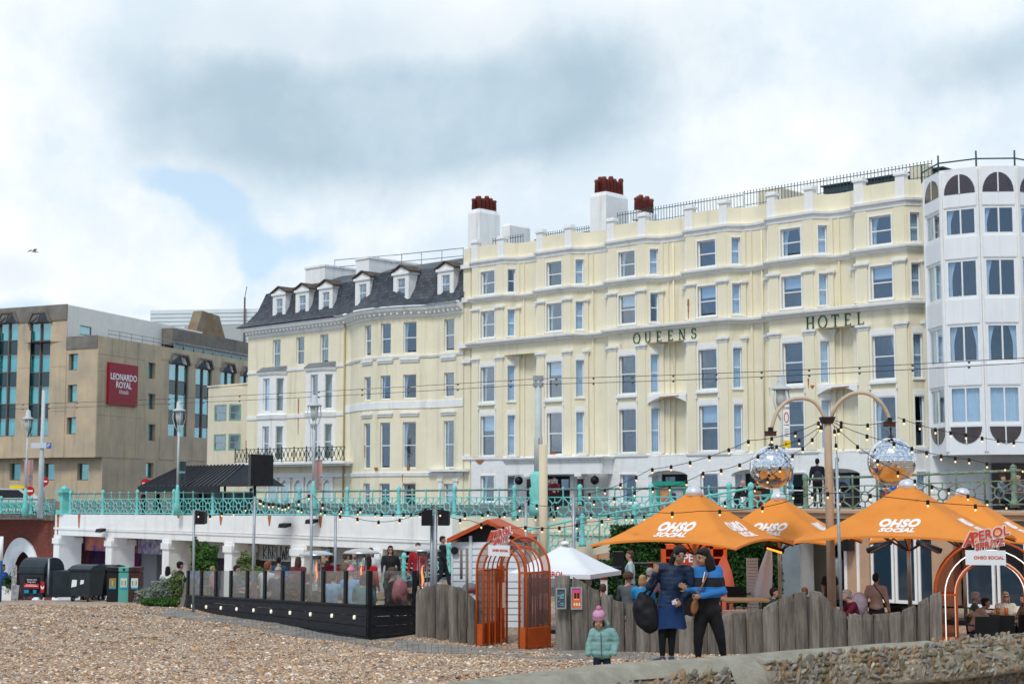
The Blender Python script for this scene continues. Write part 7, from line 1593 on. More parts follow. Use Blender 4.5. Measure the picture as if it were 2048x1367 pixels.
 # speaker on a stand, orange and white bollards, slatted white screen, orange pillar tables
 c = at(1236, 1100, 37.5); r = thing('loudspeaker', 'large black loudspeaker raised on a stand beside the white parasol', 'speaker', (c.x, c.y, GF)); z0, z1 = zat(1236, 1143, 37.5) - GF, zat(1236, 1102, 37.5) - GF; b = Mb(); b.hexa([(-.14, -.15, z0), (.14, -.15, z0), (.12, .2, z0), (-.12, .2, z0), (-.14, -.15, z1), (.14, -.15, z1), (.12, .2, z1), (-.12, .2, z1)]); b.build('cabinet', black, r); b = Mb(); b.tube([(0, 0, .0), (0, 0, z0)], .02, 6); [b.tube([(0, 0, .5), (.35 * cos(a), .35 * sin(a), 0)], .014, 5) for a in (0.3, 2.4, 4.5)]; b.build('stand', black, r)
 for px, pyt, d, lb in ((1208, 1135, 36.8, 'orange and white striped standing post under a black tray, right of the white parasol'), (1002, 1135, 33.8, 'orange and white striped post seen through the left arch'), (1302, 1127, 38.5, 'orange topped table post behind the navy woman')):
  c = at(px, 1200, d); r = thing('standing_table', lb, 'table', (c.x, c.y, GF)); h = zat(px, pyt, d) - GF; b = Mb(); b.box(-.08, .08, -.08, .08, 0, h * .45); b.box(-.08, .08, -.08, .08, h * .8, h + .05); b.build('post', oframe, r); b = Mb(); b.box(-.08, .08, -.08, .08, h * .45, h * .8); b.build('white_band', white, r)
  if px != 1002: b = Mb(); b.box(-.42, .42, -.3, .3, h - .02, h + .03); b.build('table_top', black, r)
 c = at(1505, 1200, 39); r = thing('slatted_screen', 'narrow white slatted screen standing against the ivy', 'screen', (c.x, c.y, GF)); h = zat(1505, 1115, 39) - GF
 for i in range(20): b = Mb(); b.box(-.13, .13, -.02 + .0, .02, h * i / 20 + .006, h * (i + 1) / 20 - .006); b.build('slat', mat('white_boarding'), r)
 for x in (-.14, .13): b = Mb(); b.box(x, x + .02, -.03, .03, 0, h); b.build('stile', mat('white_boarding'), r)
 c = at(392, 1120, 46.5); r = thing('timber_panel', 'grey weathered timber panel standing beside the conifer', 'panel', (c.x - .25, c.y, gz(46.5))); 
 for i in range(3): b = Mb(); b.box(i * .19, i * .19 + .18, 0, .05, 0, 1.75 - .1 * (i % 2)); b.build('board', wood2, r)
 # brick crate & dish on ledge right of the women
 c = at(1478, 1212, 31.0); r = thing('planter_box', 'long tan ledge with a brick-red crate behind the fence', 'crate', (c.x - .35, c.y, GF)); b = Mb(); b.box(0, .5, -.1, .2, .72, .86); b.build('crate', mat('brick_crate', (.25, .12, .08), .8, scale=9, col2=(.45, .33, .26)), r); b = Mb(); b.box(-.2, 1.3, -.15, .3, 0, .72); b.build('ledge', mat('table_wood'), r)
 # left edge: pink table/white planter with plant
 c = at(16, 1195, 52); r = thing('planter', 'white planter with trailing plant at the left edge', 'planter', (c.x, c.y, gz(52))); b = Mb(); b.hexa([(-.2, 0, 0), (.2, 0, 0), (.2, .4, 0), (-.2, .4, 0), (-.24, -.04, .55), (.24, -.04, .55), (.24, .44, .55), (-.24, .44, .55)]); b.build('pot', white, r)
 leafmass('potted_plant', 'dark trailing plant in the white planter at the left edge', 'plant', (c.x, c.y + .1, gz(52) + .62), (.25, .2, .28), 900, gdark, 77, .05, trunk=.2, base=gz(52) + .5)
 c = at(26, 1150, 51.4); r = thing('sign_frame', 'black and white patterned narrow sign beside the large bin', 'sign', (c.x, c.y, gz(51.4)), .3); b = Mb(); b.box(-.04, .12, 0, .05, 0, 1.25); b.build('board', mat('patterned_board', (.03, .03, .03), .6, scale=14, col2=(.7, .7, .7)), r)
 c = at(1, 1150, 50.5); r = thing('pole', 'blue and white banded post cut by the left edge', 'pole', (c.x, c.y, gz(50.5))); b = Mb(); b.lathe((0, 0, 0), [(.06, 0), (.06, 1.4)], 8); b.build('shaft', mat('blue_post', (.02, .08, .2), .5), r); b = Mb(); b.lathe((0, 0, 0), [(.061, 1.4), (.061, 2.2)], 8); b.build('upper_shaft', white, r)
 # clutter on the left of the arcade: people-scale coloured stock
 for px, py, d, s_, m, lb in ((75, 1125, 70, .5, mat('pink_stock', (.6, .12, .25), .7, .3, 5), 'heap of pink souvenir stock behind the large bin'), (190, 1115, 64, .8, mat('dark_stock', (.10, .08, .09), .7, scale=5, col2=(.3, .28, .28)), 'covered heap of cafe furniture behind the wheeled bins')):
  c = at(px, py + 60, d); r = thing('stock_heap', lb, 'stock', (c.x, c.y, gz(d))); b = Mb(); [b.ell((random.uniform(-s_, s_), random.uniform(-.3, .3), .3 + random.uniform(0, .9)), (.3, .25, .3), 8, 6) for _ in range(10)]; b.build('pile', m, r)
furniture()
# ------------------------------------------------------------------ flint and cement sea wall in the foreground
def sea_wall():
 zt = CZ - 1.55; A = Vector((-1.9, 11.2)); pts = []
 tops = [(900, 1386), (1000, 1366), (1100, 1355), (1250, 1336), (1400, 1326), (1500, 1319), (1640, 1306), (1760, 1297), (1880, 1289), (1960, 1280), (2100, 1266)]
 def P(px):
  py = np.interp(px, [t[0] for t in tops], [t[1] for t in tops]); b_ = ray(px, py)[1]; d = -1.55 / b_; q = at(px, py, d); return Vector((q.x, q.y))
 path = [P(x) for x in range(860, 2221, 40)]
 root = thing('sea_wall', 'low flint and cement sea wall crossing the lower right foreground', 'wall', (path[0].x, path[0].y, CZ - 2.6)); o = root.location
 loc = [(p.x - o.x, p.y - o.y) for p in path]; zb = 0.0; h = zt - o.z
 def prof(mb, pth, outline, jitter=0.0):
  n = len(pth); V = [Vector(p) for p in pth]; vs = []; k = len(outline)
  for i in range(n):
   d = (V[min(i + 1, n - 1)] - V[max(0, i - 1)]).normalized(); nn = Vector((d.y, -d.x))
   for j, (oo, z) in enumerate(outline):
    nz = noise.noise(Vector((V[i].x * 3, V[i].y * 3, j * .7))) * jitter; vs.append((V[i].x + nn.x * (oo + nz), V[i].y + nn.y * (oo + nz), z + nz * .7))
  mb.add(vs, [(i * k + j, i * k + j + 1, (i + 1) * k + j + 1, (i + 1) * k + j) for i in range(n - 1) for j in range(k - 1)], True)
 fine = []
 for p, q in zip(loc, loc[1:]):
  for t in range(4): fine.append((p[0] + (q[0] - p[0]) * t / 4, p[1] + (q[1] - p[1]) * t / 4))
 mort = mat('lime_mortar', (.17, .145, .105), .95, scale=9, bump=.8, bscale=45, col2=(.33, .29, .22))
 cem = mat('lichened_cement', (.23, .215, .165), .92, scale=5, bump=.7, bscale=60, col2=(.37, .345, .275))
 b = Mb(); prof(b, fine, [(-.45, -.2), (-.45, h - .12), (-.38, h - .03), (-.2, h - .005), (-.02, h - .03), (.10, h - .13), (.155, h - .30), (.16, h - .335), (.06, h - .36), (.05, -.2)], .02); b.build('wall_core', mort, root)
 fi = lambda px: (px - 860) / 10.0
 def cement(x0, x1, outl, j=.012):
  sub = fine[int(fi(x0)):int(fi(x1))]
  c = Mb(); prof(c, sub, outl, j); ob = c.build('cement_cap', cem, root); return ob
 cement(860, 1250, [(-.46, h - .12), (-.38, h + .0), (-.2, h + .025), (-.0, h + .005), (.12, h - .10), (.17, h - .2)])
 cement(1240, 1520, [(-.46, h - .12), (-.38, h + .0), (-.2, h + .025), (-.02, h + .0), (.075, h - .065), (.09, h - .09)])
 cement(1455, 1525, [(-.02, h - .0), (.09, h - .07), (.16, h - .2), (.175, h - .32), (.17, h - .36)])
 cement(1500, 1900, [(-.46, h - .12), (-.38, h + .0), (-.22, h + .022), (-.10, h + .012), (-.03, h - .03)])
 # flints
 rnd = random.Random(21); pal = []
 for i, (c1, c2) in enumerate((((.52, .48, .40), (.14, .12, .10)), ((.13, .10, .07), (.30, .20, .11)), ((.36, .35, .33), (.16, .16, .17)), ((.10, .10, .105), (.26, .25, .24)), ((.27, .17, .09), (.38, .31, .22)), ((.20, .19, .13), (.10, .085, .06)))):
  c1, c2 = [(c[0] * 1.02, c[1] * .95, c[2] * .84) for c in (c1, c2)]; pal.append(mat('flint_%s' % ('pale', 'brown', 'grey', 'black', 'ochre', 'olive')[i], c1, .5, scale=20, bump=.5, bscale=60, col2=c2))
 meshes = []
 for i in range(18):
  bm = bmesh.new(); bmesh.ops.create_icosphere(bm, subdivisions=1, radius=1)
  for v in bm.verts:
   k = 1 + .9 * noise.noise(v.co * 1.9 + Vector((i * 7.1, 0, 0))); v.co *= k; v.co.x *= 1.6; v.co.z *= .6; v.co.y *= .7
  me = bpy.data.meshes.new('flint'); bm.to_mesh(me); bm.free(); me.materials.append(pal[i % 6]); meshes.append(me)
 def place(u, oo, z, s, tilt):
  i = min(int(u), len(fine) - 2); t = u - i; p = Vector(fine[i]).lerp(Vector(fine[i + 1]), t); d = (Vector(fine[i + 1]) - Vector(fine[i])).normalized(); nn = Vector((d.y, -d.x)); return (p.x + nn.x * oo, p.y + nn.y * oo, z), atan2(d.y, d.x)
 cnt = 0; joined = Mb(); U0, U1 = fi(1215), fi(2100); rowz = []
 slope = [(.02, h - .045), (.07, h - .09), (.10, h - .14), (.125, h - .19), (.14, h - .24), (.15, h - .29)]
 items = []
 for u in np.arange(U0, U1, .78):
  px = 860 + u * 10
  for k, (oo, z) in enumerate(slope):
   if 1455 < px < 1525: continue
   if px < 1330 and k < 2: continue
   if px < 1455 and k < 1: continue
   if px > 1880 and k == 0: items.append((u + rnd.uniform(-.3, .3), -.12 + rnd.uniform(-.1, .05), h + .01, rnd.uniform(.022, .034)))
   if px > 1640 and k == 0: items.append((u + rnd.uniform(-.3, .3), -.03, h - .005, rnd.uniform(.022, .034)))
   items.append((u + rnd.uniform(-.3, .3), oo + rnd.uniform(-.008, .008) + (.02 if px < 1455 else 0), z + rnd.uniform(-.012, .012), rnd.choice((.016, .021, .026, .033, .042)) + (.008 if px < 1455 else 0)))
  if px > 1500:
   for k in range(5): items.append((u + rnd.uniform(-.3, .3), .055, h - .39 - .085 * k + rnd.uniform(-.02, .02), rnd.uniform(.032, .05)))
 rnd.shuffle(items); items.sort(key=lambda i: -i[3])
 for n_, (u, oo, z, s) in enumerate(items):
  loc_, rz = place(u, oo, z, s, 0); rot = Euler((rnd.uniform(-.6, .6), rnd.uniform(-1.5, .3), rz + rnd.uniform(-.6, .6)))
  me = meshes[rnd.randrange(18)]
  if n_ < 300: put('flint', me, root, loc_, rot=rot, scale=s)
  else:
   M_ = Matrix.LocRotScale(Vector(loc_), rot, Vector((s, s, s))); joined.c = pal.index(me.materials[0]); joined.add([M_ @ v.co for v in me.vertices], [tuple(p.vertices) for p in me.polygons])
 ob = joined.build('flint_infill', pal, root); ob['kind'] = 'stuff'
sea_wall()
# ------------------------------------------------------------------ boardwalk across the shingle
def boardwalk():
 edge = [(250, 1213, 1222), (330, 1216, 1233), (420, 1222, 1250), (520, 1236, 1263), (620, 1250, 1277), (720, 1266, 1291), (830, 1277, 1302), (960, 1290, 1309), (1080, 1297, 1313), (1240, 1301, 1318), (1420, 1306, 1323)]
 root = thing('boardwalk', 'grey plank path laid across the shingle towards the arches', 'path', (*at(720, 1280, 31).xy, gz(31)))
 root['kind'] = 'structure'; del root['category']
 def gd(px, py):   # walk the ray to the ground
  a, b = ray(px, py); d = 14.0
  while d < 75 and CZ + b * d > gz(d) + .02: d += .05
  return Vector((a * d, d, gz(d)))
 C = []
 for px, y0, y1 in edge: C.append((gd(px, y0), gd(px, y1)))
 L_ = [0]
 for a, b in zip(C, C[1:]): L_.append(L_[-1] + ((a[0] + a[1]) / 2 - (b[0] + b[1]) / 2).length)
 s_ = 0; rnd = random.Random(9); n = 0
 def interp(s):
  for i in range(len(L_) - 1):
   if s <= L_[i + 1]: t = (s - L_[i]) / (L_[i + 1] - L_[i]); return C[i][0].lerp(C[i + 1][0], t), C[i][1].lerp(C[i + 1][1], t)
  return C[-1]
 while s_ < L_[-1] - .2:
  w = .19; a0, b0 = interp(s_); a1, b1 = interp(s_ + w - .012); m = (a0 + b0) / 2; 
  e = (b0 - a0).normalized(); hwid = .62
  dz = rnd.uniform(0, .01) + .018
  q = []
  for A, B in ((a0, b0), (a1, b1)):
   c = (A + B) / 2; e = (B - A).normalized() * min((B - A).length / 2, 1.0); q.append(c - e); q.append(c + e)
  vs = [q[0], q[1], q[3], q[2]]; f = Mb(); f.hexa([tuple(v - root.location + Vector((0, 0, zg(v.x, v.y) - v.z - .1))) for v in vs] + [tuple(v - root.location + Vector((0, 0, zg(v.x, v.y) - v.z + dz))) for v in vs]); f.build('plank', mat('grey_decking', (.15, .138, .125), .9, scale=2.5, bump=.4, bscale=20, col2=(.30, .28, .25)), root); s_ += w; n += 1
 return n
boardwalk()
# ------------------------------------------------------------------ pebbles
def pebbles():
 rnd = np.random.RandomState(11)
 def field(n, d0, d1, smin, smax, px0, px1):
  d = d0 + (d1 - d0) * rnd.rand(n) ** .9; px = px0 + (px1 - px0) * rnd.rand(n); x = (px - 1024) / 3000 * d; return np.stack([x, d], 1), smin + (smax - smin) * rnd.rand(n) ** 2
 sets = [field(70000, 17.2, 24, .011, .026, -60, 1700), field(60000, 24, 34, .013, .030, -60, 1900), field(26000, 34, 47, .017, .034, -60, 760)]
 pts = np.concatenate([s[0] for s in sets]); sz = np.concatenate([s[1] for s in sets]); sz[::37] *= 1.9
 Z = np.array([zg(x, y) for x, y in pts]); co = np.column_stack([pts, Z + sz * .1])
 me = bpy.data.meshes.new('pebble_points'); me.vertices.add(len(co)); me.vertices.foreach_set('co', co.astype(np.float32).ravel()); at_ = me.attributes.new('psize', 'FLOAT', 'POINT'); at_.data.foreach_set('value', sz.astype(np.float32)); me.update()
 o = put('pebbles', me); tag(o, kind='stuff', label='loose rounded beach pebbles in tan, brown, grey and white')
 ng = bpy.data.node_groups.new('pebble_scatter', 'GeometryNodeTree'); ng.interface.new_socket('Geometry', in_out='INPUT', socket_type='NodeSocketGeometry'); ng.interface.new_socket('Geometry', in_out='OUTPUT', socket_type='NodeSocketGeometry')
 N = ng.nodes; L = ng.links; gi = N.new('NodeGroupInput'); go = N.new('NodeGroupOutput'); m2p = N.new('GeometryNodeMeshToPoints'); L.new(gi.outputs[0], m2p.inputs[0]); iop = N.new('GeometryNodeInstanceOnPoints'); L.new(m2p.outputs[0], iop.inputs[0])
 ico = N.new('GeometryNodeMeshIcoSphere'); ico.inputs['Subdivisions'].default_value = 2; sm = N.new('GeometryNodeSetShadeSmooth'); L.new(ico.outputs[0], sm.inputs[0]); smt = N.new('GeometryNodeSetMaterial'); L.new(sm.outputs[0], smt.inputs[0]); L.new(smt.outputs[0], iop.inputs['Instance'])
 na = N.new('GeometryNodeInputNamedAttribute'); na.data_type = 'FLOAT'; na.inputs[0].default_value = 'psize'; rv = N.new('FunctionNodeRandomValue'); rv.data_type = 'FLOAT_VECTOR'; rv.inputs[0].default_value = (.8, .6, .35); rv.inputs[1].default_value = (1.35, 1.0, .7)
 vm = N.new('ShaderNodeVectorMath'); vm.operation = 'SCALE'; L.new(rv.outputs[0], vm.inputs[0]); L.new(na.outputs[0], vm.inputs['Scale']); L.new(vm.outputs[0], iop.inputs['Scale'])
 rr = N.new('FunctionNodeRandomValue'); rr.data_type = 'FLOAT_VECTOR'; rr.inputs[0].default_value = (-.5, -.5, 0); rr.inputs[1].default_value = (.5, .5, 6.28); L.new(rr.outputs[0], iop.inputs['Rotation']); L.new(iop.outputs[0], go.inputs[0])
 m = bpy.data.materials.new('pebble'); m.use_nodes = True; nt = m.node_tree; bs = nt.nodes['Principled BSDF']; bs.inputs['Roughness'].default_value = .65; oi = nt.nodes.new('ShaderNodeObjectInfo'); cr = nt.nodes.new('ShaderNodeValToRGB'); cr.color_ramp.interpolation = 'CONSTANT'; nt.links.new(oi.outputs['Random'], cr.inputs[0]); ge = nt.nodes.new('ShaderNodeNewGeometry'); nz = nt.nodes.new('ShaderNodeTexNoise'); nz.inputs['Scale'].default_value = .7; nz.inputs['Detail'].default_value = 5; nt.links.new(ge.outputs['Position'], nz.inputs[0]); mr = nt.nodes.new('ShaderNodeMapRange'); mr.inputs[1].default_value = .35; mr.inputs[2].default_value = .65; mr.inputs[3].default_value = .8; mr.inputs[4].default_value = 1.0; nt.links.new(nz.outputs[0], mr.inputs[0]); mm = nt.nodes.new('ShaderNodeMix'); mm.data_type = 'RGBA'; mm.blend_type = 'MULTIPLY'; mm.inputs[0].default_value = 1; nt.links.new(cr.outputs[0], mm.inputs[6]); nt.links.new(mr.outputs[0], mm.inputs[7]); nt.links.new(mm.outputs[2], bs.inputs['Base Color'])
 pal = [(.32, .19, .11), (.42, .28, .17), (.50, .38, .26), (.20, .13, .085), (.46, .29, .15), (.26, .24, .22), (.60, .51, .40), (.38, .22, .11), (.09, .085, .085), (.48, .37, .27), (.78, .73, .65), (.28, .19, .13), (.36, .32, .28), (.16, .075, .045), (.55, .43, .31), (.20, .20, .22)]
 pal = [(min(1, a * 1.16), b * 1.06, c * .93) for a, b, c in pal]; E_ = cr.color_ramp.elements; E_[0].color = (*pal[0], 1); E_[1].position = 1 / 16; E_[1].color = (*pal[1], 1)
 for i, c in enumerate(pal[2:], 2): e = E_.new(i / 16); e.color = (*c, 1)
 smt.inputs['Material'].default_value = m; me.materials.append(m)
 md = o.modifiers.new('scatter', 'NODES'); md.node_group = ng
pebbles()
# ------------------------------------------------------------------ people
def remesh(mb, voxel, name, mats, quilt=0.0, wrinkle=0.0, seedv=0, smooth=1):
 me = mb.mesh(name, mats[0] if isinstance(mats, (list, tuple)) else mats); ob = bpy.data.objects.new(name, me); COL.objects.link(ob)
 m = ob.modifiers.new('r', 'REMESH'); m.mode = 'VOXEL'; m.voxel_size = voxel; m.use_smooth_shade = True
 s = ob.modifiers.new('s', 'SMOOTH'); s.factor = .6; s.iterations = smooth + 1
 dg = bpy.context.evaluated_depsgraph_get(); dg.update(); out = bpy.data.meshes.new_from_object(ob.evaluated_get(dg)); bpy.data.objects.remove(ob); bpy.data.meshes.remove(me); out.name = name
 if quilt or wrinkle:
  n = len(out.vertices); nm = [v.normal.copy() for v in out.vertices]
  for i, v in enumerate(out.vertices):
   k = wrinkle * noise.noise(v.co * 9 + Vector((seedv, 0, 0))) + (quilt * (abs(sin(v.co.z * pi / .062)) ** .6 - .6) if quilt else 0); v.co += nm[i] * k
 out.polygons.foreach_set('use_smooth', [True] * len(out.polygons))
 if not out.materials: out.materials.append(mats if not isinstance(mats, (list, tuple)) else mats[0])
 return out
V3 = Vector
STAND = dict(pel=(0, 0, .93), wai=(0, 0, 1.06), che=(0, 0, 1.26), nek=(0, .01, 1.46), hed=(0, -.01, 1.605), sL=(.18, 0, 1.39), sR=(-.18, 0, 1.39), eL=(.25, .03, 1.12), eR=(-.25, .03, 1.12), hL=(.27, -.06, .88), hR=(-.27, -.06, .88), pL=(.09, 0, .90), pR=(-.09, 0, .90), kL=(.10, -.02, .49), kR=(-.10, -.02, .49), aL=(.11, .02, .08), aR=(-.11, .02, .08), yaw=0, tilt=0)
def pose(**k): d = dict(STAND); d.update(k); return d
POSES = dict(
 stand=STAND,
 bent=pose(eL=(.25, .02, 1.13), hL=(.12, -.24, 1.14), eR=(-.25, .02, 1.13), hR=(-.12, -.24, 1.10)),
 walk=pose(kL=(.10, -.14, .50), aL=(.10, -.22, .09), kR=(-.10, .02, .50), aR=(-.11, .28, .13), eL=(.25, .12, 1.14), hL=(.27, .14, .9), eR=(-.25, -.08, 1.13), hR=(-.26, -.22, .95)),
 lean=pose(che=(0, -.10, 1.22), nek=(0, -.18, 1.40), hed=(0, -.25, 1.52), sL=(.18, -.14, 1.33), sR=(-.18, -.14, 1.33), eL=(.22, -.28, 1.10), hL=(.12, -.44, 1.06), eR=(-.22, -.28, 1.10), hR=(-.12, -.44, 1.06), wai=(0, -.03, 1.05)),
 sit=pose(pel=(0, .02, .52), wai=(0, .03, .66), che=(0, .0, .86), nek=(0, -.01, 1.06), hed=(0, -.04, 1.20), sL=(.18, 0, .99), sR=(-.18, 0, .99), eL=(.25, -.10, .76), eR=(-.25, -.10, .76), hL=(.14, -.33, .80), hR=(-.14, -.33, .80), pL=(.09, 0, .50), pR=(-.09, 0, .50), kL=(.13, -.42, .50), kR=(-.13, -.42, .50), aL=(.13, -.40, .08), aR=(-.13, -.38, .08)),
 sitlean=pose(pel=(0, .05, .52), wai=(0, .0, .65), che=(0, -.10, .83), nek=(0, -.18, 1.00), hed=(0, -.25, 1.13), sL=(.18, -.14, .95), sR=(-.18, -.14, .95), eL=(.24, -.28, .76), eR=(-.24, -.28, .76), hL=(.10, -.44, .82), hR=(-.12, -.46, .80), pL=(.09, .03, .50), pR=(-.09, .03, .50), kL=(.13, -.39, .50), kR=(-.13, -.39, .50), aL=(.13, -.38, .08), aR=(-.13, -.30, .08)),
)
def lim(b, P, R, n=10):
 P = [V3(p) for p in P]; b.tube([tuple(p) for p in P], R, n)
 for p, r in zip(P, R): b.ell(tuple(p), r * 1.0, 8, 6)
def hand(b, wrist, elbow, s=1.0, curl=.5, side=1, palmdir=None):
 w = V3(wrist); d = (w - V3(elbow)).normalized(); 
 if palmdir is not None: d = V3(palmdir).normalized()
 x = d.cross(V3((0, 1, 0))); 
 if x.length < .2: x = d.cross(V3((1, 0, 0)))
 x.normalize(); x *= side; nrm = d.cross(x).normalized(); L = .085 * s
 c = w + d * L * .55; R_ = Matrix((x, nrm, d)).transposed(); b.ell(tuple(c), (.040 * s, .016 * s, .052 * s), 10, 8, R_)
 for i, (off, ln) in enumerate(((-.029, .068), (-.010, .078), (.010, .072), (.028, .056))):
  p0 = w + d * L * .85 + x * off * s; p1 = p0 + d * ln * .5 * s + nrm * curl * .012 * s; p2 = p1 + (d * (1 - curl * .6) + nrm * curl).normalized() * ln * .35 * s; p3 = p2 + (d * (1 - curl) + nrm * curl * 1.2).normalized() * ln * .28 * s
  b.tube([tuple(p) for p in (p0, p1, p2, p3)], [.0095 * s, .0088 * s, .0078 * s, .005 * s], 6)
 t0 = w + d * L * .25 - x * .03 * s; t1 = t0 + (d * .5 - x * .9).normalized() * .035 * s; t2 = t1 + (d * .9 - x * .3 + nrm * .4).normalized() * .032 * s
 b.tube([tuple(p) for p in (t0, t1, t2)], [.012 * s, .010 * s, .006 * s], 6)
def headgeo(b, p, yaw=0, pitch=0, s=1.0, roll=0):
 """head, nose, ears, chin around the head centre, facing -Y turned by yaw"""
 R_ = Euler((pitch, roll, yaw)).to_matrix(); c = V3(p)
 T = lambda x, y, z: tuple(c + R_ @ V3((x * s, y * s, z * s)))
 b.ell(T(0, .012, .03), (.074 * s, .092 * s, .085 * s), 14, 10, R_); b.ell(T(0, -.022, -.035), (.058 * s, .062 * s, .078 * s), 12, 9, R_)
 b.ell(T(0, -.086, -.012), (.012 * s, .020 * s, .024 * s), 8, 6, R_); b.ell(T(0, -.065, -.088), (.022 * s, .018 * s, .016 * s), 8, 6, R_)
 b.ell(T(0, -.077, -.058), (.022 * s, .010 * s, .010 * s), 8, 6, R_); b.ell(T(0, -.07, .03), (.05 * s, .02 * s, .012 * s), 8, 6, R_)
 for sx in (-1, 1): b.ell(T(sx * .074, .008, -.008), (.010 * s, .020 * s, .030 * s), 8, 6, R_); b.ell(T(sx * .035, -.062, -.04), (.02 * s, .02 * s, .02 * s), 8, 6, R_)
 return R_, T
def bodygeo(P, bulk=1.0, sex='m'):
 b = Mb(); g = lambda k: V3(P[k]); k = bulk
 b.ell(P['pel'], (.155 * k, .105 * k, .12), 14, 10); b.ell(P['wai'], (.135 * k, .095 * k, .14), 14, 10); b.ell(P['che'], (.158 * k, .108 * k, .17), 14, 10)
 lim(b, [P['pel'], P['wai'], P['che'], P['nek']], [.10 * k, .095 * k, .10 * k, .05], 10); lim(b, [P['sR'], g('sR').lerp(g('sL'), .5) + V3((0, 0, .02)), P['sL']], [.052 * k, .06, .052 * k], 10)
 for s in 'LR':
  lim(b, [P['s' + s], P['e' + s], P['h' + s]], [.048 * k, .038 * k, .025]); lim(b, [P['p' + s], P['k' + s], P['a' + s]], [.082 * k, .053 * k, .036])
  m = g('k' + s).lerp(g('a' + s), .3); b.ell(tuple(m + V3((0, .012, 0))), (.05 * k, .052 * k, .09), 8, 6); a = g('a' + s); b.ell((a.x, a.y - .07, a.z - .035), (.04, .115, .04), 10, 6)
 h = g('hed'); lim(b, [P['nek'], tuple(h + V3((0, .015, -.07)))], [.052, .048], 10); headgeo(b, P['hed'], P.get('yaw', 0), P.get('tilt', 0)); return b
def withhands(me, P, s=1.0, curl=.6):
 b = Mb(); hand(b, P['hL'], P['eL'], s, curl, 1); hand(b, P['hR'], P['eR'], s, curl, -1); n = len(me.vertices)
 v = [tuple(x.co) for x in me.vertices] + b.v; f = [tuple(p.vertices) for p in me.polygons] + [tuple(i + n for i in q) for q in b.f]; m = bpy.data.meshes.new('body'); m.from_pydata(v, [], f); m.polygons.foreach_set('use_smooth', [True] * len(f)); m.materials.append(me.materials[0]); bpy.data.meshes.remove(me); return m
def topgeo(P, bulk=1.0, sleeve='long', hem=.0, loose=.016):
 b = Mb(); g = lambda k: V3(P[k]); k = bulk; l = loose
 b.ell(P['che'], (.160 * k + l, .110 * k + l, .19), 16, 10); b.ell(P['wai'], (.138 * k + l, .098 * k + l, .16), 16, 10); pe = g('pel') + V3((0, 0, .03 - hem)); b.ell(tuple(pe), (.158 * k + l, .108 * k + l, .12), 16, 10)
 lim(b, [tuple(pe), P['wai'], P['che'], tuple(g('nek') + V3((0, 0, -.03)))], [.11 * k + l, .10 * k + l, .11 * k + l, .058 + l * .3], 12); lim(b, [P['sR'], g('sR').lerp(g('sL'), .5), P['sL']], [.055 * k + l * .8, .06 + l, .055 * k + l * .8], 10)
 for s in 'LR':
  e = g('e' + s); w = g('h' + s)
  if sleeve == 'long': lim(b, [P['s' + s], P['e' + s], tuple(e.lerp(w, .93))], [.054 * k + l, .044 * k + l, .034 + l * .7])
  else: lim(b, [P['s' + s], tuple(g('s' + s).lerp(e, .62))], [.056 * k + l, .05 * k + l])
 return b
def legsgeo(P, bulk=1.0, loose=.014, shortto=.95):
 b = Mb(); g = lambda k: V3(P[k]); b.ell(P['pel'], (.158 * bulk + loose * .5, .108 * bulk + loose * .5, .11), 14, 9)
 for s in 'LR': a = g('k' + s).lerp(g('a' + s), shortto); lim(b, [P['p' + s], P['k' + s], tuple(a)], [.088 * bulk + loose, .056 * bulk + loose, .042 + loose])
 return b
def shoegeo(P):
 b = Mb()
 for s in 'LR': a = V3(P['a' + s]); b.ell((a.x, a.y - .065, a.z - .035), (.048, .135, .045), 10, 7); b.ell((a.x, a.y + .01, a.z - .01), (.045, .06, .055), 8, 6)
 return b
def hairgeo(P, kind):
 b = Mb(); R_ = Euler((P.get('tilt', 0), 0, P.get('yaw', 0))).to_matrix(); c = V3(P['hed']); T = lambda x, y, z: tuple(c + R_ @ V3((x, y, z)))
 if kind == 'bald': b.ell(T(0, .055, -.01), (.08, .05, .05), 12, 8, R_); return b
 if kind == 'curly':
  for i in range(34): a = i * 2.4; z = 1 - i / 20; z = max(-.3, z); r = sqrt(max(0, 1 - z * z)); y = r * sin(a); b.ell(T(.085 * r * cos(a), .025 + .095 * y if y > -.3 else .0 + .085 * y, .045 + .085 * z), .038, 8, 6)
  return b
 b.ell(T(0, .028, .048), (.083, .093, .082), 14, 10, R_); b.ell(T(0, -.018, .082), (.07, .066, .042), 12, 8, R_); b.ell(T(0, .055, .005), (.080, .060, .085), 12, 8, R_)
 if kind == 'long':
  b.ell(T(0, .075, -.10), (.085, .05, .16), 12, 9, R_); b.ell(T(0, .085, -.22), (.075, .04, .10), 10, 8, R_)
  for sx in (-1, 1): b.ell(T(sx * .072, .01, -.07), (.022, .05, .13), 8, 7, R_)
 if kind == 'bob':
  for sx in (-1, 1): b.ell(T(sx * .068, .02, -.04), (.03, .06, .085), 8, 7, R_)
  b.ell(T(0, .06, -.04), (.082, .055, .09), 12, 8, R_)
 if kind == 'tail': b.ell(T(0, .125, -.03), (.025, .035, .05), 8, 6, R_); b.ell(T(.0, .13, -.12), (.022, .028, .09), 8, 6, R_)
 if kind == 'bun': b.ell(T(0, .06, .14), (.04, .04, .035), 8, 6, R_)
 return b
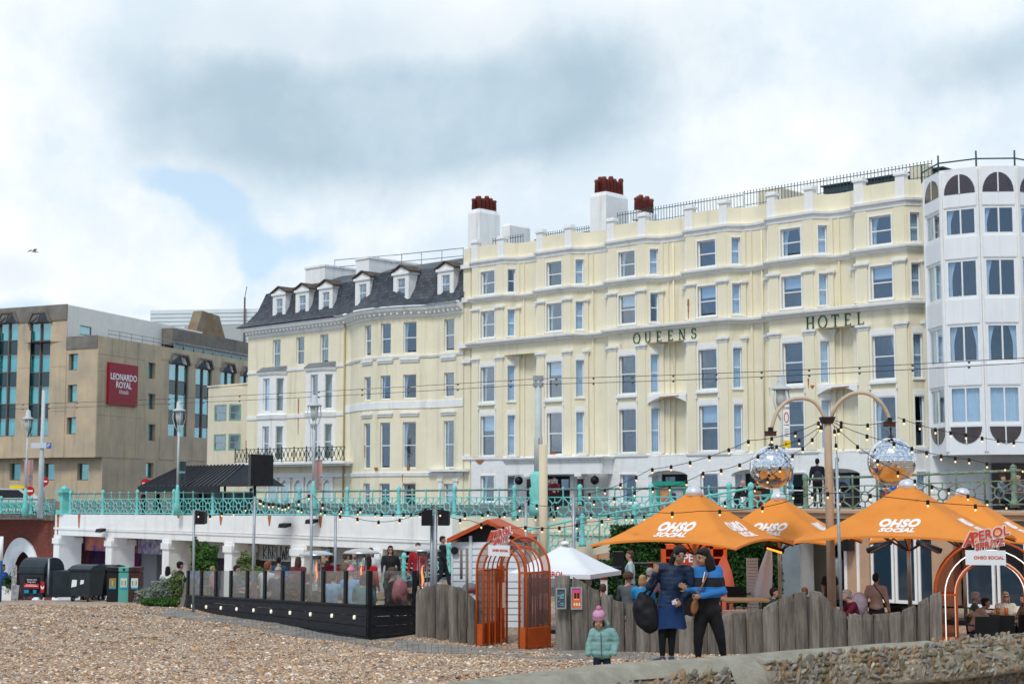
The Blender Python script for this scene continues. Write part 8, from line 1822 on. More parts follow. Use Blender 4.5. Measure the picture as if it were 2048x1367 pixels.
def hatgeo(P, kind):
 b = Mb(); R_ = Euler((P.get('tilt', 0), 0, P.get('yaw', 0))).to_matrix(); c = V3(P['hed']); T = lambda x, y, z: tuple(c + R_ @ V3((x, y, z)))
 b.ell(T(0, .02, .065), (.088, .102, .072), 14, 9, R_)
 if kind == 'cap': b.ell(T(0, -.10, .05), (.06, .06, .010), 10, 6, R_)
 if kind == 'beanie': b.ell(T(0, .02, .06), (.094, .108, .045), 14, 8, R_); b.ell(T(0, .03, .155), .035, 8, 6)
 if kind == 'hood': b.ell(T(0, .06, .0), (.10, .075, .13), 12, 8, R_)
 return b
skin = [mat('skin_fair', (.52, .30, .22), .55, .08, 12), mat('skin_tan', (.40, .22, .14), .55, .08, 12), mat('skin_brown', (.25, .125, .075), .55, .08, 12)]
HC = dict(black=(.010, .009, .009), dark=(.025, .016, .012), brown=(.085, .045, .025), blond=(.42, .30, .15), grey=(.32, .31, .30), red=(.20, .07, .03))
def hcm(k): return mat('hair_' + k, HC[k], .55, .35, 14, .5, stretch=(8, 8, 1))
def cm(name, c, **k): return mat('cloth_' + name, c, .85, k.get('var', .12), k.get('scale', 7), .3, 24, col2=k.get('col2'))
def oslot(o, m):
 o.material_slots[0].link = 'OBJECT'; o.material_slots[0].material = m
def person(label, px, py, ps='sit', rz=0.0, hair='short', hc='brown', top=('navy', (.02, .03, .06)), bot=('dark', (.02, .022, .03)), sk=0, hat=None, sleeve='long', floor=GF, h=None, d=None, yaw=0, extra=None, bag=None):
 P = dict(POSES[ps]); key = (ps, yaw)
 if yaw: P['yaw'] = yaw
 P0 = P; Hh = V3(P['hed']).z + .125
 # find the distance at which the figure stands on the floor with its head at that height in the picture
 b_ = ray(px, py)[1]
 if floor == GF and 370 < px < 835: d = max(d or 0, (1 / (1 / 33.8 + (737 - px) * (1 / 42.5 - 1 / 33.8) / 369) if px < 737 else 35) + 1.0)
 if d is None: d = (floor + Hh * (h or 1) - CZ) / b_; d = min(max(d, 20), 60)
 q = at(px, py, d); sc = (q.z - floor) / Hh if h is None or True else h
 r = thing('person', label, 'person', (q.x, q.y, floor), rz)
 hc_ = V3(P['hed']); r.location.x -= (hc_.x * cos(rz) - hc_.y * sin(rz)) * sc; r.location.y -= (hc_.x * sin(rz) + hc_.y * cos(rz)) * sc; r.scale = (sc,) * 3
 def add(nm, ck, fn, m): o = put(nm, cached(ck, fn), r); oslot(o, m); return o
 add('body', ('B', key), lambda: withhands(remesh(bodygeo(P), .020, 'body', skin[0]), P), skin[sk])
 add('top', ('T', key, sleeve), lambda: remesh(topgeo(P, sleeve=sleeve), .024, 'top', skin[0], wrinkle=.012), cm(*top[:2], **(top[2] if len(top) > 2 else {})))
 add('trousers', ('L', key), lambda: remesh(legsgeo(P), .026, 'trousers', skin[0], wrinkle=.010), cm(*bot)); add('shoes', ('S', key), lambda: remesh(shoegeo(P), .02, 'shoes', skin[0]), mat('shoe_dark', (.03, .03, .03), .6))
 if hair: add('hair', ('H', key, hair), lambda: remesh(hairgeo(P, hair), .014, 'hair', skin[0], wrinkle=.006), hcm(hc))
 if hat: add('hat', ('Q', key, hat[0]), lambda: remesh(hatgeo(P, hat[0]), .014, 'hat', skin[0]), cm(hat[1], hat[2]))
 if extra == 'glasses':
  def mk():
   b = Mb(); R_ = Euler((P.get('tilt', 0), 0, P.get('yaw', 0))).to_matrix(); c = V3(P['hed'])
   for sx in (-1, 1): b.ell(tuple(c + R_ @ V3((sx * .032, -.088, .012))), (.026, .008, .020), 8, 6, R_)
   b.ell(tuple(c + R_ @ V3((0, -.092, .014))), (.02, .005, .004), 6, 5, R_); return b.mesh('sunglasses', black)
  put('sunglasses', cached(('G', key), mk), r)
 else:
  def mk():
   b = Mb(); R_ = Euler((P.get('tilt', 0), 0, P.get('yaw', 0))).to_matrix(); c = V3(P['hed'])
   for sx in (-1, 1): b.ell(tuple(c + R_ @ V3((sx * .03, -.079, .006))), (.012, .008, .006), 6, 5, R_)
   return b.mesh('eyes', black)
  put('eyes', cached(('E', key), mk), r)
 return r
BK = pi       # back towards the camera
A_ = dict
crowd = [
 ('person in a charcoal top seated low between the second heater and the fourth panel', 622, 1146, 'sitlean', 1.7, dict(hc='dark', top=('charcoal', (.03, .035, .04)))),
 ('person in faded rose seated in profile behind the fourth glass panel', 503, 1142, 'sit', -1.5, dict(hair='long', hc='brown', top=('rose', (.36, .15, .17)))),
 ('person in a teal jumper seated between the pink hat and the glass corner', 728, 1147, 'sit', 2.9, dict(hair='bob', hc='dark', top=('tealjumper', (.03, .20, .22)))),
 ('grey-jumpered person seated beyond the child in pink, leftmost behind the glass', 403, 1140, 'sit', 1.5, dict(hc='brown', top=('greyblue', (.10, .13, .17)))),
 ('child in a pink checked coat standing behind the second glass panel', 426, 1131, 'stand', 1.9, dict(hair='short', hc='blond', top=('pinkcheck', (.42, .10, .14), A_(col2=(.6, .28, .30), scale=14)), h=.72, d=38.5)),
 ('dark-haired man in a grey shirt seated in profile behind the glass', 475, 1129, 'sit', pi / 2, dict(hc='black', top=('greyblue', (.10, .13, .17)), sk=1)),
 ('red-haired person in a white top seated facing away, under the wall arch', 537, 1121, 'sit', 2.6, dict(hair='short', hc='red', top=('white', (.6, .6, .6)))),
 ('dark-haired man in a navy jacket seated with his back turned behind the glass', 558, 1112, 'stand', BK, dict(hc='black', top=('navyjacket', (.025, .06, .12)), d=41.0)),
 ('person in a pale beanie and slate jacket seated with the back to the glass', 557, 1133, 'sit', BK, dict(hair=None, hat=('beanie', 'sand', (.38, .33, .25)), top=('slate', (.06, .075, .12)))),
 ('brown-haired woman in a maroon padded jacket, seen from behind', 597, 1112, 'stand', 2.8, dict(hair='long', hc='brown', top=('maroon', (.16, .035, .05)), d=39.5)),
 ('dark-skinned person with a white scarf seated behind the glass', 585, 1141, 'sit', 0.5, dict(hc='black', sk=2, top=('blackjumper', (.02, .02, .025)))),
 ('person in a bright blue cap standing behind the red-jumpered man', 653, 1100, 'stand', 2.6, dict(hat=('cap', 'blue', (.03, .28, .62)), top=('blackjumper', (.02, .02, .025)), d=42)),
 ('stout man in a crimson jumper standing with his back turned beside the heater', 665, 1109, 'stand', 2.6, dict(hc='brown', top=('crimson', (.26, .012, .03)), d=38.8)),
 ('blond woman in a black top left of the crimson jumper', 646, 1111, 'stand', 1.2, dict(hair='bob', hc='blond', top=('blackjumper', (.02, .02, .025)), d=39.6)),
 ('person in light blue seated with the back to the glass near the screen corner', 668, 1143, 'sit', 2.7, dict(hc='brown', top=('lightblue', (.20, .40, .62)))),
 ('child with a pink bobble hat and blue jacket behind the last glass panels', 703, 1133, 'sit', 2.9, dict(hair=None, hat=('beanie', 'pink', (.72, .22, .32)), top=('lightblue', (.20, .40, .62)), d=36.5)),
 ('man in a brown cap and camouflage jacket left of the second heater', 693, 1104, 'stand', 2.3, dict(hat=('cap', 'browncap', (.07, .05, .05)), top=('camo', (.08, .06, .04), A_(col2=(.2, .17, .11), scale=12)), d=41)),
 ('person in a white cap and patterned shirt beside the second heater', 706, 1099, 'stand', 0.9, dict(hair='long', hc='dark', hat=('cap', 'whitecap', (.65, .65, .62)), top=('pattern', (.05, .12, .08), A_(col2=(.5, .45, .38), scale=16)), d=42)),
 ('dark-haired woman in a white top looking out right of the second heater', 742, 1094, 'stand', 0.3, dict(hair='long', hc='brown', top=('white', (.6, .6, .6)), d=42.5)),
 ('person in a bright red coat turned away beside the second heater', 737, 1109, 'stand', 2.9, dict(hair='long', hc='dark', top=('red', (.42, .012, .022)), d=38.4)),
 ('woman in sunglasses and black jacket walking along the wall by the ramp', 781, 1090, 'walk', 0.1, dict(hair='long', hc='dark', top=('blackjumper', (.02, .02, .025)), extra='glasses', d=43.5)),
 ('person in a red jacket and sunglasses behind the third heater', 836, 1084, 'stand', 0.0, dict(hair='short', hc='brown', top=('redjacket', (.34, .015, .025)), extra='glasses', d=44.5)),
 ('dark-haired man in a black jacket climbing the ramp', 886, 1071, 'walk', 1.3, dict(hc='black', sk=1, top=('blackjacket', (.012, .014, .02)), floor=CZ - 3.1, d=47)),
 ('woman with big brown hair in black, seated close to the glass corner', 786, 1136, 'sit', 2.4, dict(hair='curly', hc='brown', top=('blackjacket', (.012, .014, .02)), bot=('creamtrousers', (.55, .47, .38)), d=35.2)),
 ('dark-haired woman in a white shirt seated right of the third heater', 869, 1140, 'sit', 2.7, dict(hair='long', hc='dark', top=('palepink', (.55, .47, .52)), d=36.6)),
 ('black-haired woman in a white top seated outside by the metal barrier', 336, 1131, 'sit', BK, dict(hair='long', hc='black', top=('white', (.6, .6, .6)), floor=CZ - 3.55, d=46.5)),
 ('person in a black cap and hoodie seated by the leaning board', 361, 1122, 'sit', 2.2, dict(hc='black', hat=('cap', 'blackcap', (.012, .012, .014)), top=('blackjacket', (.012, .014, .02)), floor=CZ - 3.5, d=46)),
 ('dark-haired person in blue at the extreme left beside the planter', 6, 1127, 'sit', 1.2, dict(hc='dark', top=('royalblue', (.02, .10, .42)), sk=2, floor=CZ - 3.95, d=53)),
 ('person in black sunglasses walking past on the upper promenade by the display box', 505, 965, 'walk', 1.2, dict(hair='short', hc='dark', top=('blackjacket', (.012, .014, .02)), extra='glasses', floor=4.85, d=71)),
 ('person with a navy backpack on the promenade under the shelter', 362, 968, 'stand', 2.8, dict(hc='dark', top=('navyjacket', (.025, .06, .12)), floor=4.8, d=76)),
 ('person in a dark top standing by the shelter no-entry sign', 287, 980, 'stand', 1.2, dict(hc='brown', top=('plum', (.12, .03, .07)), floor=4.72, d=79)),
 ('small figure in black walking below the shelter', 317, 979, 'walk', 1.5, dict(hc='brown', top=('blackjacket', (.012, .014, .02)), floor=4.75, d=79)),
 ('bearded man in dark red leaning on the promenade rail by the cream pole', 1109, 954, 'lean', 0.2, dict(hc='brown', top=('darkred', (.14, .015, .03)), floor=4.98, d=58.3)),
 ('person in black behind the bearded man on the promenade', 1098, 957, 'stand', 0.2, dict(hair='long', hc='brown', top=('blackjacket', (.012, .014, .02)), floor=4.98, d=60)),
 ('man in a grey shirt and jeans on the ramp', 1160, 1008, 'stand', 0.1, dict(hc='dark', sk=1, top=('greytee', (.15, .18, .20)), bot=('jeans', (.06, .14, .26)), floor=None, d=54.6)),
 ('balding grey man in a black jacket at the rail by the left mirror ball', 1486, 959, 'lean', 1.2, dict(hair='bald', hc='grey', top=('blackjacket', (.012, .014, .02)), floor=4.9, d=50.5)),
 ('person in a rust brown coat beside the balding man', 1510, 966, 'stand', 2.6, dict(hair='long', hc='red', top=('rustcoat', (.26, .09, .05)), floor=4.7, d=50.3)),
 ('man in black with a small backpack standing high behind the tan pole', 1634, 916, 'stand', BK, dict(hc='black', sk=1, top=('blackjacket', (.012, .014, .02)), floor=5.45, d=50.5)),
 ('person in a red top walking behind the right mirror ball', 1772, 966, 'stand', 1.7, dict(hc='brown', top=('red', (.42, .012, .022)), floor=5.1, d=49)),
 ('person in a blue top beside the red-topped walker', 1786, 962, 'stand', 2.2, dict(hc='dark', top=('royalblue', (.02, .10, .42)), floor=5.1, d=49.5)),
 ('dark-haired person seated on the upper terrace at the right edge', 2005, 948, 'sit', .8, dict(hc='dark', top=('greyblue', (.10, .13, .17)), floor=5.2, d=47)),
 ('person in a black flowered top seated at the far right on the upper terrace', 2036, 945, 'sit', -.6, dict(hc='dark', top=('floral', (.02, .02, .03), A_(col2=(.2, .2, .22), scale=20)), floor=5.2, d=46.5)),
 ('man in a pale blue T-shirt standing in profile beside the loudspeaker', 1259, 1100, 'stand', -1.7, dict(hc='brown', top=('paleblue', (.42, .56, .60)), sleeve='short', d=38)),
 ('curly-haired person in a grey denim jacket seated behind the fence', 1257, 1144, 'sit', 2.7, dict(hair='curly', hc='brown', top=('denimgrey', (.10, .12, .13)), d=35)),
 ('woman with a blond bob and blue top seated behind the fence', 1285, 1148, 'sit', 2.9, dict(hair='bob', hc='blond', top=('blue', (.04, .13, .28)), d=34.8)),
 ('grey-haired man behind the blond bob, seen from behind', 1300, 1134, 'sit', 2.7, dict(hc='grey', top=('mauveshirt', (.25, .15, .2)), d=36.8)),
 ('grey-haired head just above the fence beside the blue and yellow bag', 1177, 1154, 'sit', BK, dict(hc='grey', top=('denimgrey', (.10, .12, .13)), d=34.6)),
 ('brown-haired head low behind the fence under the black tray table', 1206, 1166, 'sit', BK, dict(hc='brown', top=('greyblue', (.10, .13, .17)), d=33.8)),
 ('dark-haired man in navy seated in profile by the folded parasol', 1549, 1174, 'sit', 1.4, dict(hc='dark', top=('navyjacket', (.025, .06, .12)), d=32.5)),
 ('barman in a black T-shirt standing half hidden by the tan pole', 1660, 1132, 'stand', .3, dict(hc='dark', sk=1, top=('blackjumper', (.02, .02, .025)), sleeve='short', d=37.5)),
 ('grey-haired man in glasses and burgundy jumper leaning left over a table', 1692, 1178, 'sitlean', -1.5, dict(hc='grey', top=('burgundy', (.12, .012, .03)), d=31.6)),
 ('young man in a beige hooded top and dark cap seen from behind', 1752, 1145, 'stand', 2.6, dict(hc='black', sk=1, top=('beigehoodie', (.40, .27, .22)), d=31.8)),
 ('grey-haired person in sunglasses inside the right arch, at the left', 1952, 1182, 'sit', 1.3, dict(hc='grey', top=('darkgreen', (.05, .10, .07)), extra='glasses', d=31.6)),
 ('dark-haired man in a beige sweatshirt leaning right inside the right arch', 1972, 1194, 'sitlean', 1.4, dict(hc='black', sk=1, top=('beigehoodie', (.40, .27, .22)), d=30.9)),
 ('blond woman in sunglasses and a white shirt inside the right arch', 2011, 1182, 'sit', -.1, dict(hair='long', hc='blond', top=('creamshirt', (.66, .60, .48)), extra='glasses', d=31.9)),
 ('woman with long brown hair at the right picture edge', 2048, 1186, 'sit', -1.4, dict(hair='long', hc='brown', top=('olive', (.12, .09, .05)), d=31.0)),
 ('orange-haired person low between the silver pole and the fence crest', 1609, 1173, 'sit', BK, dict(hair='short', hc='red', top=('denimgrey', (.10, .12, .13)), d=33)),
]
for lb, px, py, ps, rz, kw in crowd:
 if kw.get('floor', 0) is None: kw['floor'] = zat(px, 1083, kw['d'])
 person(lb, px, py, ps, rz, **kw)
def extras():
 c = at(1636, 955, 50.2); r = thing('backpack', 'small black backpack on the back of the man behind the tan pole', 'backpack', c); b = Mb(); b.ell((0, 0, 0), (.16, .1, .24), 10, 8); b.ell((0, -.06, -.08), (.12, .07, .1), 8, 6); b.build('pouch', mat('cloth_backpack', (.025, .03, .045), .8), r)
 c = at(1756, 1195, 31.6); r = thing('shoulder_strap', 'black cross-body strap over the beige hooded top', 'strap', c); b = Mb(); b.tube([(-.13, -.17, .30), (0, -.19, .12), (.14, -.15, -.12)], .012, 5); b.build('strap', black, r)
extras()
# ------------------------------------------------------------------ the three nearest figures
def near_person(label, px0, py0, d, P, S, skin_m, parts, hair, rz=0.0, vox=.0105):
 base = at(px0, py0, d); r = thing('person', label, 'person', base, rz)
 return r
def near():
 sk = mat('skin_near', (.38, .205, .13), .5, .07, 14); D = 20.7; S = D / 3000
 # --- woman in navy
 r = thing('person', 'woman in a navy padded jacket, blue skirt and black leggings, holding a slip of paper', 'person', at(1334, 1327, D)); g = r.location.z
 X = lambda px: (px - 1334) * S * 1.0; Z = lambda py: (1327 - py) * S
 P = dict(pel=(.04, 0, Z(1222)), wai=(.05, 0, Z(1198)), che=(.08, .0, Z(1168)), nek=(.15, -.02, Z(1135)), hed=(.18, -.07, Z(1114)), sR=(X(1322), .02, Z(1142)), sL=(X(1378), 0, Z(1144)), eR=(X(1303), .0, Z(1176)), hR=(X(1311), -.12, Z(1150)), eL=(X(1385), .02, Z(1185)), hL=(X(1361), -.14, Z(1205)), pL=(.09, 0, Z(1228)), pR=(-.035, 0, Z(1228)), kL=(X(1344), -.01, Z(1272)), kR=(X(1325), -.02, Z(1272)), aL=(X(1343), .02, .09), aR=(X(1325), .0, .09), yaw=.2, tilt=.22)
 b = Mb(); gg = lambda k: V3(P[k]); b.ell(P['pel'], (.15, .11, .12), 14, 10); b.ell(P['wai'], (.13, .10, .14), 14, 10); b.ell(P['che'], (.15, .11, .15), 14, 10); lim(b, [P['pel'], P['wai'], P['che'], P['nek']], [.1, .09, .1, .045]); lim(b, [P['sR'], P['sL']], [.05, .05])
 for s in 'LR': lim(b, [P['s' + s], P['e' + s], P['h' + s]], [.045, .036, .024]); lim(b, [P['p' + s], P['k' + s], P['a' + s]], [.085, .05, .033]); a = gg('a' + s); b.ell((a.x, a.y - .06, a.z - .045), (.035, .1, .035), 10, 6)
 lim(b, [P['nek'], tuple(gg('hed') + V3((-.01, .03, -.06)))], [.048, .045]); R_, T = headgeo(b, P['hed'], P['yaw'], P['tilt'])
 me = remesh(b, .0115, 'body', sk); hb = Mb(); hand(hb, P['hR'], P['eR'], 1, .9, -1, (.12, -.2, 1)); hand(hb, P['hL'], P['eL'], 1, 1.0, 1, (-.9, -.4, -.35)); n = len(me.vertices); m2 = bpy.data.meshes.new('body'); m2.from_pydata([tuple(v.co) for v in me.vertices] + hb.v, [], [tuple(p.vertices) for p in me.polygons] + [tuple(i + n for i in q) for q in hb.f]); m2.polygons.foreach_set('use_smooth', [True] * len(m2.polygons)); m2.materials.append(sk); put('body', m2, r)
 nv = mat('navy_padded_nylon', (.012, .026, .058), .55, .25, 5, .3, 30)
 b = topgeo(P, .98, loose=.020, hem=.0); b.ell((P['nek'][0] - .01, .02, P['nek'][2] - .005), (.075, .07, .035), 12, 8); put('jacket', remesh(b, .012, 'jacket', nv, quilt=.0045, wrinkle=.02, seedv=2), r)
 b = Mb(); n = 26; zt, zb = Z(1196), Z(1257); vs = []
 for i in range(9):
  t = i / 8; z = zt + (zb - zt) * t; rx = .155 + .065 * t; ry = .115 + .05 * t
  for j in range(n): a = 2 * pi * j / n; k = 1 + .06 * t * sin(a * 7 + .6); vs.append((P['pel'][0] + .01 + rx * k * cos(a), ry * k * sin(a), z + (.012 * sin(a * 3) if i == 8 else 0)))
 b.add(vs, [(i * n + j, i * n + (j + 1) % n, (i + 1) * n + (j + 1) % n, (i + 1) * n + j) for i in range(8) for j in range(n)], True); b.build('skirt', mat('blue_skirt', (.010, .035, .11), .8, .2, 6, .3, 20), r)
 b = Mb()
 for s in 'LR': lim(b, [P['p' + s], P['k' + s], tuple(gg('k' + s).lerp(gg('a' + s), .86))], [.092, .057, .040]); mm = gg('k' + s).lerp(gg('a' + s), .3); b.ell(tuple(mm + V3((0, .015, 0))), (.052, .055, .1), 8, 6)
 put('leggings', remesh(b, .012, 'leggings', mat('black_legging', (.009, .009, .011), .8)), r)
 shm = mat('navy_trainer', (.03, .055, .09), .7, .2, 8); b = Mb(); a = gg('aR'); b.ell((a.x - .05, a.y - .03, .04), (.125, .05, .045), 12, 8, Euler((0, 0, .35)).to_matrix()); b.ell((a.x, a.y, .07), (.045, .055, .05), 10, 7); put('shoe', remesh(b, .011, 'shoe', shm), r); b = Mb(); a = gg('aL'); b.ell((a.x, a.y - .06, .04), (.05, .13, .045), 12, 8); b.ell((a.x, a.y, .07), (.045, .055, .05), 10, 7); put('shoe', remesh(b, .011, 'shoe', shm), r)
 hm = hcm('black'); b = Mb(); b.ell(T(0, .030, .050), (.085, .094, .080), 14, 10, R_); b.ell(T(0, -.018, .080), (.072, .068, .044), 12, 8, R_); b.ell(T(0, .06, .0), (.083, .065, .09), 12, 8, R_); [b.ell(T(sx * .05, -.035, .055), (.034, .05, .05), 10, 8, R_) for sx in (-1, 1)]
 lim(b, [T(-.05, .08, -.03), T(-.085, .07, -.12), T(-.10, .03, -.21), T(-.115, .0, -.30)], [.045, .036, .03, .010]); put('hair', remesh(b, .011, 'hair', hm, wrinkle=.007), r)
 b = Mb()
 for sx in (-1, 1):
  b.tube([T(sx * .034 + .026 * cos(a * pi / 5), -.092, .004 + .022 * sin(a * pi / 5)) for a in range(11)], .003, 4, cap=False); b.tube([T(sx * .06, -.088, .01), T(sx * .078, .0, .012)], .003, 4)
 b.tube([T(-.009, -.094, .008), T(.009, -.094, .008)], .003, 4); b.build('glasses', steel, r)
 b = Mb(); [b.ell(T(sx * .033, -.076, .004), (.011, .006, .005), 8, 6, R_) for sx in (-1, 1)]; b.build('eyes', black, r); b = Mb(); [b.ell(T(sx * .033, -.078, .032), (.022, .006, .004), 8, 5, R_) for sx in (-1, 1)]; b.build('eyebrows', hm, r); b = Mb(); b.ell(T(0, -.088, -.058), (.020, .006, .006), 8, 6, R_); b.build('lips', mat('lips', (.22, .07, .06), .5), r)
 q = thing('paper_slip', 'small folded white paper slip held by the woman in navy', 'paper', tuple(V3(at(1350, 1204, D - .22)))); b = Mb(); b.hexa([(-.035, 0, -.03), (.03, .0, -.02), (.03, .01, -.02), (-.035, .01, -.03), (-.045, -.01, .02), (.01, -.01, .05), (.01, 0, .05), (-.045, 0, .02)]); b.build('paper', mat('paper', (.7, .68, .78), .8), q)
 # big black bag on her shoulder
 c = at(1292, 1222, D - .05); q = thing('shoulder_bag', 'large slack black bag hanging from the woman in navy', 'bag', c); b = Mb(); b.ell((.0, 0, -.02), (.175, .11, .27), 16, 12, Euler((0, -.22, 0)).to_matrix()); b.ell((.05, 0, -.14), (.15, .10, .16), 14, 10); b.ell((-.05, 0, .12), (.10, .08, .14), 12, 9); put('pouch', remesh(b, .014, 'pouch', mat('black_nylon_bag', (.010, .011, .014), .6, .3, 5), wrinkle=.02), q); b = Mb(); b.tube([(-.08, -.02, .2), tuple(at(1308, 1168, D - .12) - c), tuple(at(1320, 1139, D - .06) - c), tuple(at(1322, 1150, D + .1) - c), (.05, .08, .2)], .018, 6); b.build('strap', mat('black_nylon_bag'), q)
 # --- woman in the striped jumper, in profile to the left
 r2 = thing('person', 'woman in a blue and black striped jumper and black trousers, looking at her hands', 'person', at(1425, 1325, D)); X = lambda px: (px - 1425) * S; Z = lambda py: (1325 - py) * S
 P = dict(pel=(X(1418), 0, Z(1222)), wai=(X(1420), 0, Z(1198)), che=(X(1422), .0, Z(1168)), nek=(X(1416), .0, Z(1137)), hed=(X(1408), -.03, Z(1119)), sR=(X(1401), -.02, Z(1145)), sL=(X(1439), .06, Z(1146)), eR=(X(1398), -.10, Z(1184)), hR=(X(1372), -.26, Z(1179)), eL=(X(1446), -.03, Z(1186)), hL=(X(1398), -.25, Z(1193)), pL=(X(1430), 0, Z(1232)), pR=(X(1405), 0, Z(1232)), kL=(X(1441), -.03, Z(1276)), kR=(X(1397), -.02, Z(1276)), aL=(X(1448), .02, .09), aR=(X(1397), 0, .09), yaw=-1.1, tilt=.18)
 b = Mb(); b.ell(P['pel'], (.155, .12, .12), 14, 10); b.ell(P['wai'], (.14, .11, .14), 14, 10); b.ell(P['che'], (.145, .12, .15), 14, 10); lim(b, [P['pel'], P['wai'], P['che'], P['nek']], [.1, .09, .1, .045]); lim(b, [P['sR'], P['sL']], [.05, .05])
 gg = lambda k: V3(P[k])
 for s in 'LR': lim(b, [P['s' + s], P['e' + s], P['h' + s]], [.045, .036, .024]); lim(b, [P['p' + s], P['k' + s], P['a' + s]], [.095, .055, .035]); a = gg('a' + s); b.ell((a.x, a.y - .06, a.z - .045), (.035, .1, .035), 10, 6)
 lim(b, [P['nek'], tuple(gg('hed') + V3((.02, .0, -.06)))], [.048, .045]); R_, T = headgeo(b, P['hed'], P['yaw'], P['tilt'])
 me = remesh(b, .0115, 'body', sk); hb = Mb(); hand(hb, P['hR'], P['eR'], .95, .9, -1, (-.7, -.35, .5)); hand(hb, P['hL'], P['eL'], .95, .8, 1, (-.95, -.2, .0)); n = len(me.vertices); m2 = bpy.data.meshes.new('body'); m2.from_pydata([tuple(v.co) for v in me.vertices] + hb.v, [], [tuple(p.vertices) for p in me.polygons] + [tuple(i + n for i in q) for q in hb.f]); m2.polygons.foreach_set('use_smooth', [True] * len(m2.polygons)); m2.materials.append(sk); put('body', m2, r2)
 jm = bpy.data.materials.new('striped_knit'); jm.use_nodes = True; nt = jm.node_tree; bs = nt.nodes['Principled BSDF']; bs.inputs['Roughness'].default_value = .95; tc = nt.nodes.new('ShaderNodeTexCoord'); sp = nt.nodes.new('ShaderNodeSeparateXYZ'); nt.links.new(tc.outputs['Object'], sp.inputs[0]); mr = nt.nodes.new('ShaderNodeMapRange'); mr.inputs[1].default_value = Z(1235); mr.inputs[2].default_value = Z(1125); nt.links.new(sp.outputs[2], mr.inputs[0]); cr = nt.nodes.new('ShaderNodeValToRGB'); cr.color_ramp.interpolation = 'CONSTANT'; nt.links.new(mr.outputs[0], cr.inputs[0]); nt.links.new(cr.outputs[0], bs.inputs['Base Color'])
 bl, bk = (.02, .15, .40, 1), (.010, .010, .014, 1); f = lambda py: (1235 - py) / 110.0; E_ = cr.color_ramp.elements; E_[0].color = bk; E_[1].position = f(1197); E_[1].color = bl
 for py, c_ in ((1176, bk), (1158, bl), (1137, bl)): e = E_.new(f(py)); e.color = c_
 b = topgeo(P, 1.06, loose=.020, hem=.02); put('jumper', remesh(b, .012, 'jumper', jm, wrinkle=.016, seedv=5), r2)
 b = Mb(); b.ell(tuple(gg('pel') + V3((0, 0, -.02))), (.17, .135, .14), 14, 10)
 for s in 'LR': lim(b, [P['p' + s], P['k' + s], tuple(gg('k' + s).lerp(gg('a' + s), .9))], [.108, .070, .048])
 put('trousers', remesh(b, .012, 'trousers', mat('black_legging'), wrinkle=.008), r2); b = Mb()
 for s in 'LR': a = gg('a' + s); b.ell((a.x - .03, a.y - .03, .04), (.12, .05, .04), 12, 8)
 put('shoes', remesh(b, .012, 'shoes', black), r2)
 b = Mb(); b.ell(T(0, .030, .048), (.087, .096, .082), 14, 10, R_); b.ell(T(0, -.018, .080), (.072, .066, .042), 12, 8, R_); b.ell(T(0, .07, -.03), (.086, .065, .11), 12, 8, R_); lim(b, [T(.02, .075, -.05), T(.03, .09, -.16), T(.03, .085, -.27), T(.02, .06, -.40)], [.078, .07, .058, .02]); b.ell(T(-.07, .02, -.08), (.025, .06, .13), 10, 8, R_); b.ell(T(.07, .03, -.1), (.03, .06, .14), 10, 8, R_); put('hair', remesh(b, .011, 'hair', hm, wrinkle=.008), r2)
 b = Mb(); [b.ell(T(sx * .033, -.076, .004), (.011, .006, .005), 8, 6, R_) for sx in (-1, 1)]; b.build('eyes', black, r2); b = Mb(); b.ell(T(0, -.088, -.058), (.02, .006, .006), 8, 6, R_); b.build('lips', mat('lips'), r2); b = Mb(); [b.ell(T(sx * .033, -.078, .032), (.022, .006, .004), 8, 5, R_) for sx in (-1, 1)]; b.build('eyebrows', hm, r2)
 q = thing('crossbody_bag', 'tan leather cross-body bag at the hip of the striped-jumper woman', 'bag', at(1389, 1213, D - .16)); b = Mb(); b.ell((0, 0, 0), (.055, .035, .10), 12, 10, Euler((0, .15, 0)).to_matrix()); lm = mat('tan_leather', (.25, .10, .035), .5, .15, 8); put('pouch', remesh(b, .01, 'pouch', lm), q); b = Mb(); o = q.location; b.tube([tuple(at(1391, 1200, D - .16) - o), tuple(at(1402, 1175, D - .19) - o), tuple(at(1414, 1150, D - .14) - o), tuple(at(1422, 1140, D - .02) - o)], .012, 5); b.build('strap', lm, q)
 q = thing('lanyard', 'white scarf edge at the neck of the striped jumper', 'scarf', at(1408, 1153, D - .13)); b = Mb(); b.beam((0.01, 0, .07), (-.02, 0, -.07), .03, .01); b.build('cloth', white, q)
 # --- toddler
 D3 = 20.45; S3 = D3 / 3000; r3 = thing('person', 'toddler in a mint padded coat and pink bobble hat looking down', 'person', (*at(1204, 1340, D3).xy, at(1204, 1347, D3).z)); X = lambda px: (px - 1204) * S3; Z = lambda py: (1347 - py) * S3; s = 1.0
 P = dict(pel=(0, 0, Z(1305)), wai=(0, 0, Z(1293)), che=(0, .0, Z(1276)), nek=(-.01, -.01, Z(1258)), hed=(X(1198), -.045, Z(1243)), sR=(X(1188), 0, Z(1266)), sL=(X(1224), 0, Z(1265)), eR=(X(1180), .0, Z(1288)), hR=(X(1177), -.05, Z(1308)), eL=(X(1232), 0, Z(1288)), hL=(X(1227), -.07, Z(1307)), pL=(.05, 0, Z(1312)), pR=(-.05, 0, Z(1312)), kL=(X(1214), -.02, Z(1328)), kR=(X(1194), -.02, Z(1328)), aL=(X(1213), .0, .05), aR=(X(1193), 0, .05), yaw=-.15, tilt=.28)
 gg = lambda k: V3(P[k]); b = Mb(); lim(b, [P['pel'], P['wai'], P['che'], P['nek']], [.085, .08, .08, .035]); lim(b, [P['sR'], P['sL']], [.03, .03])
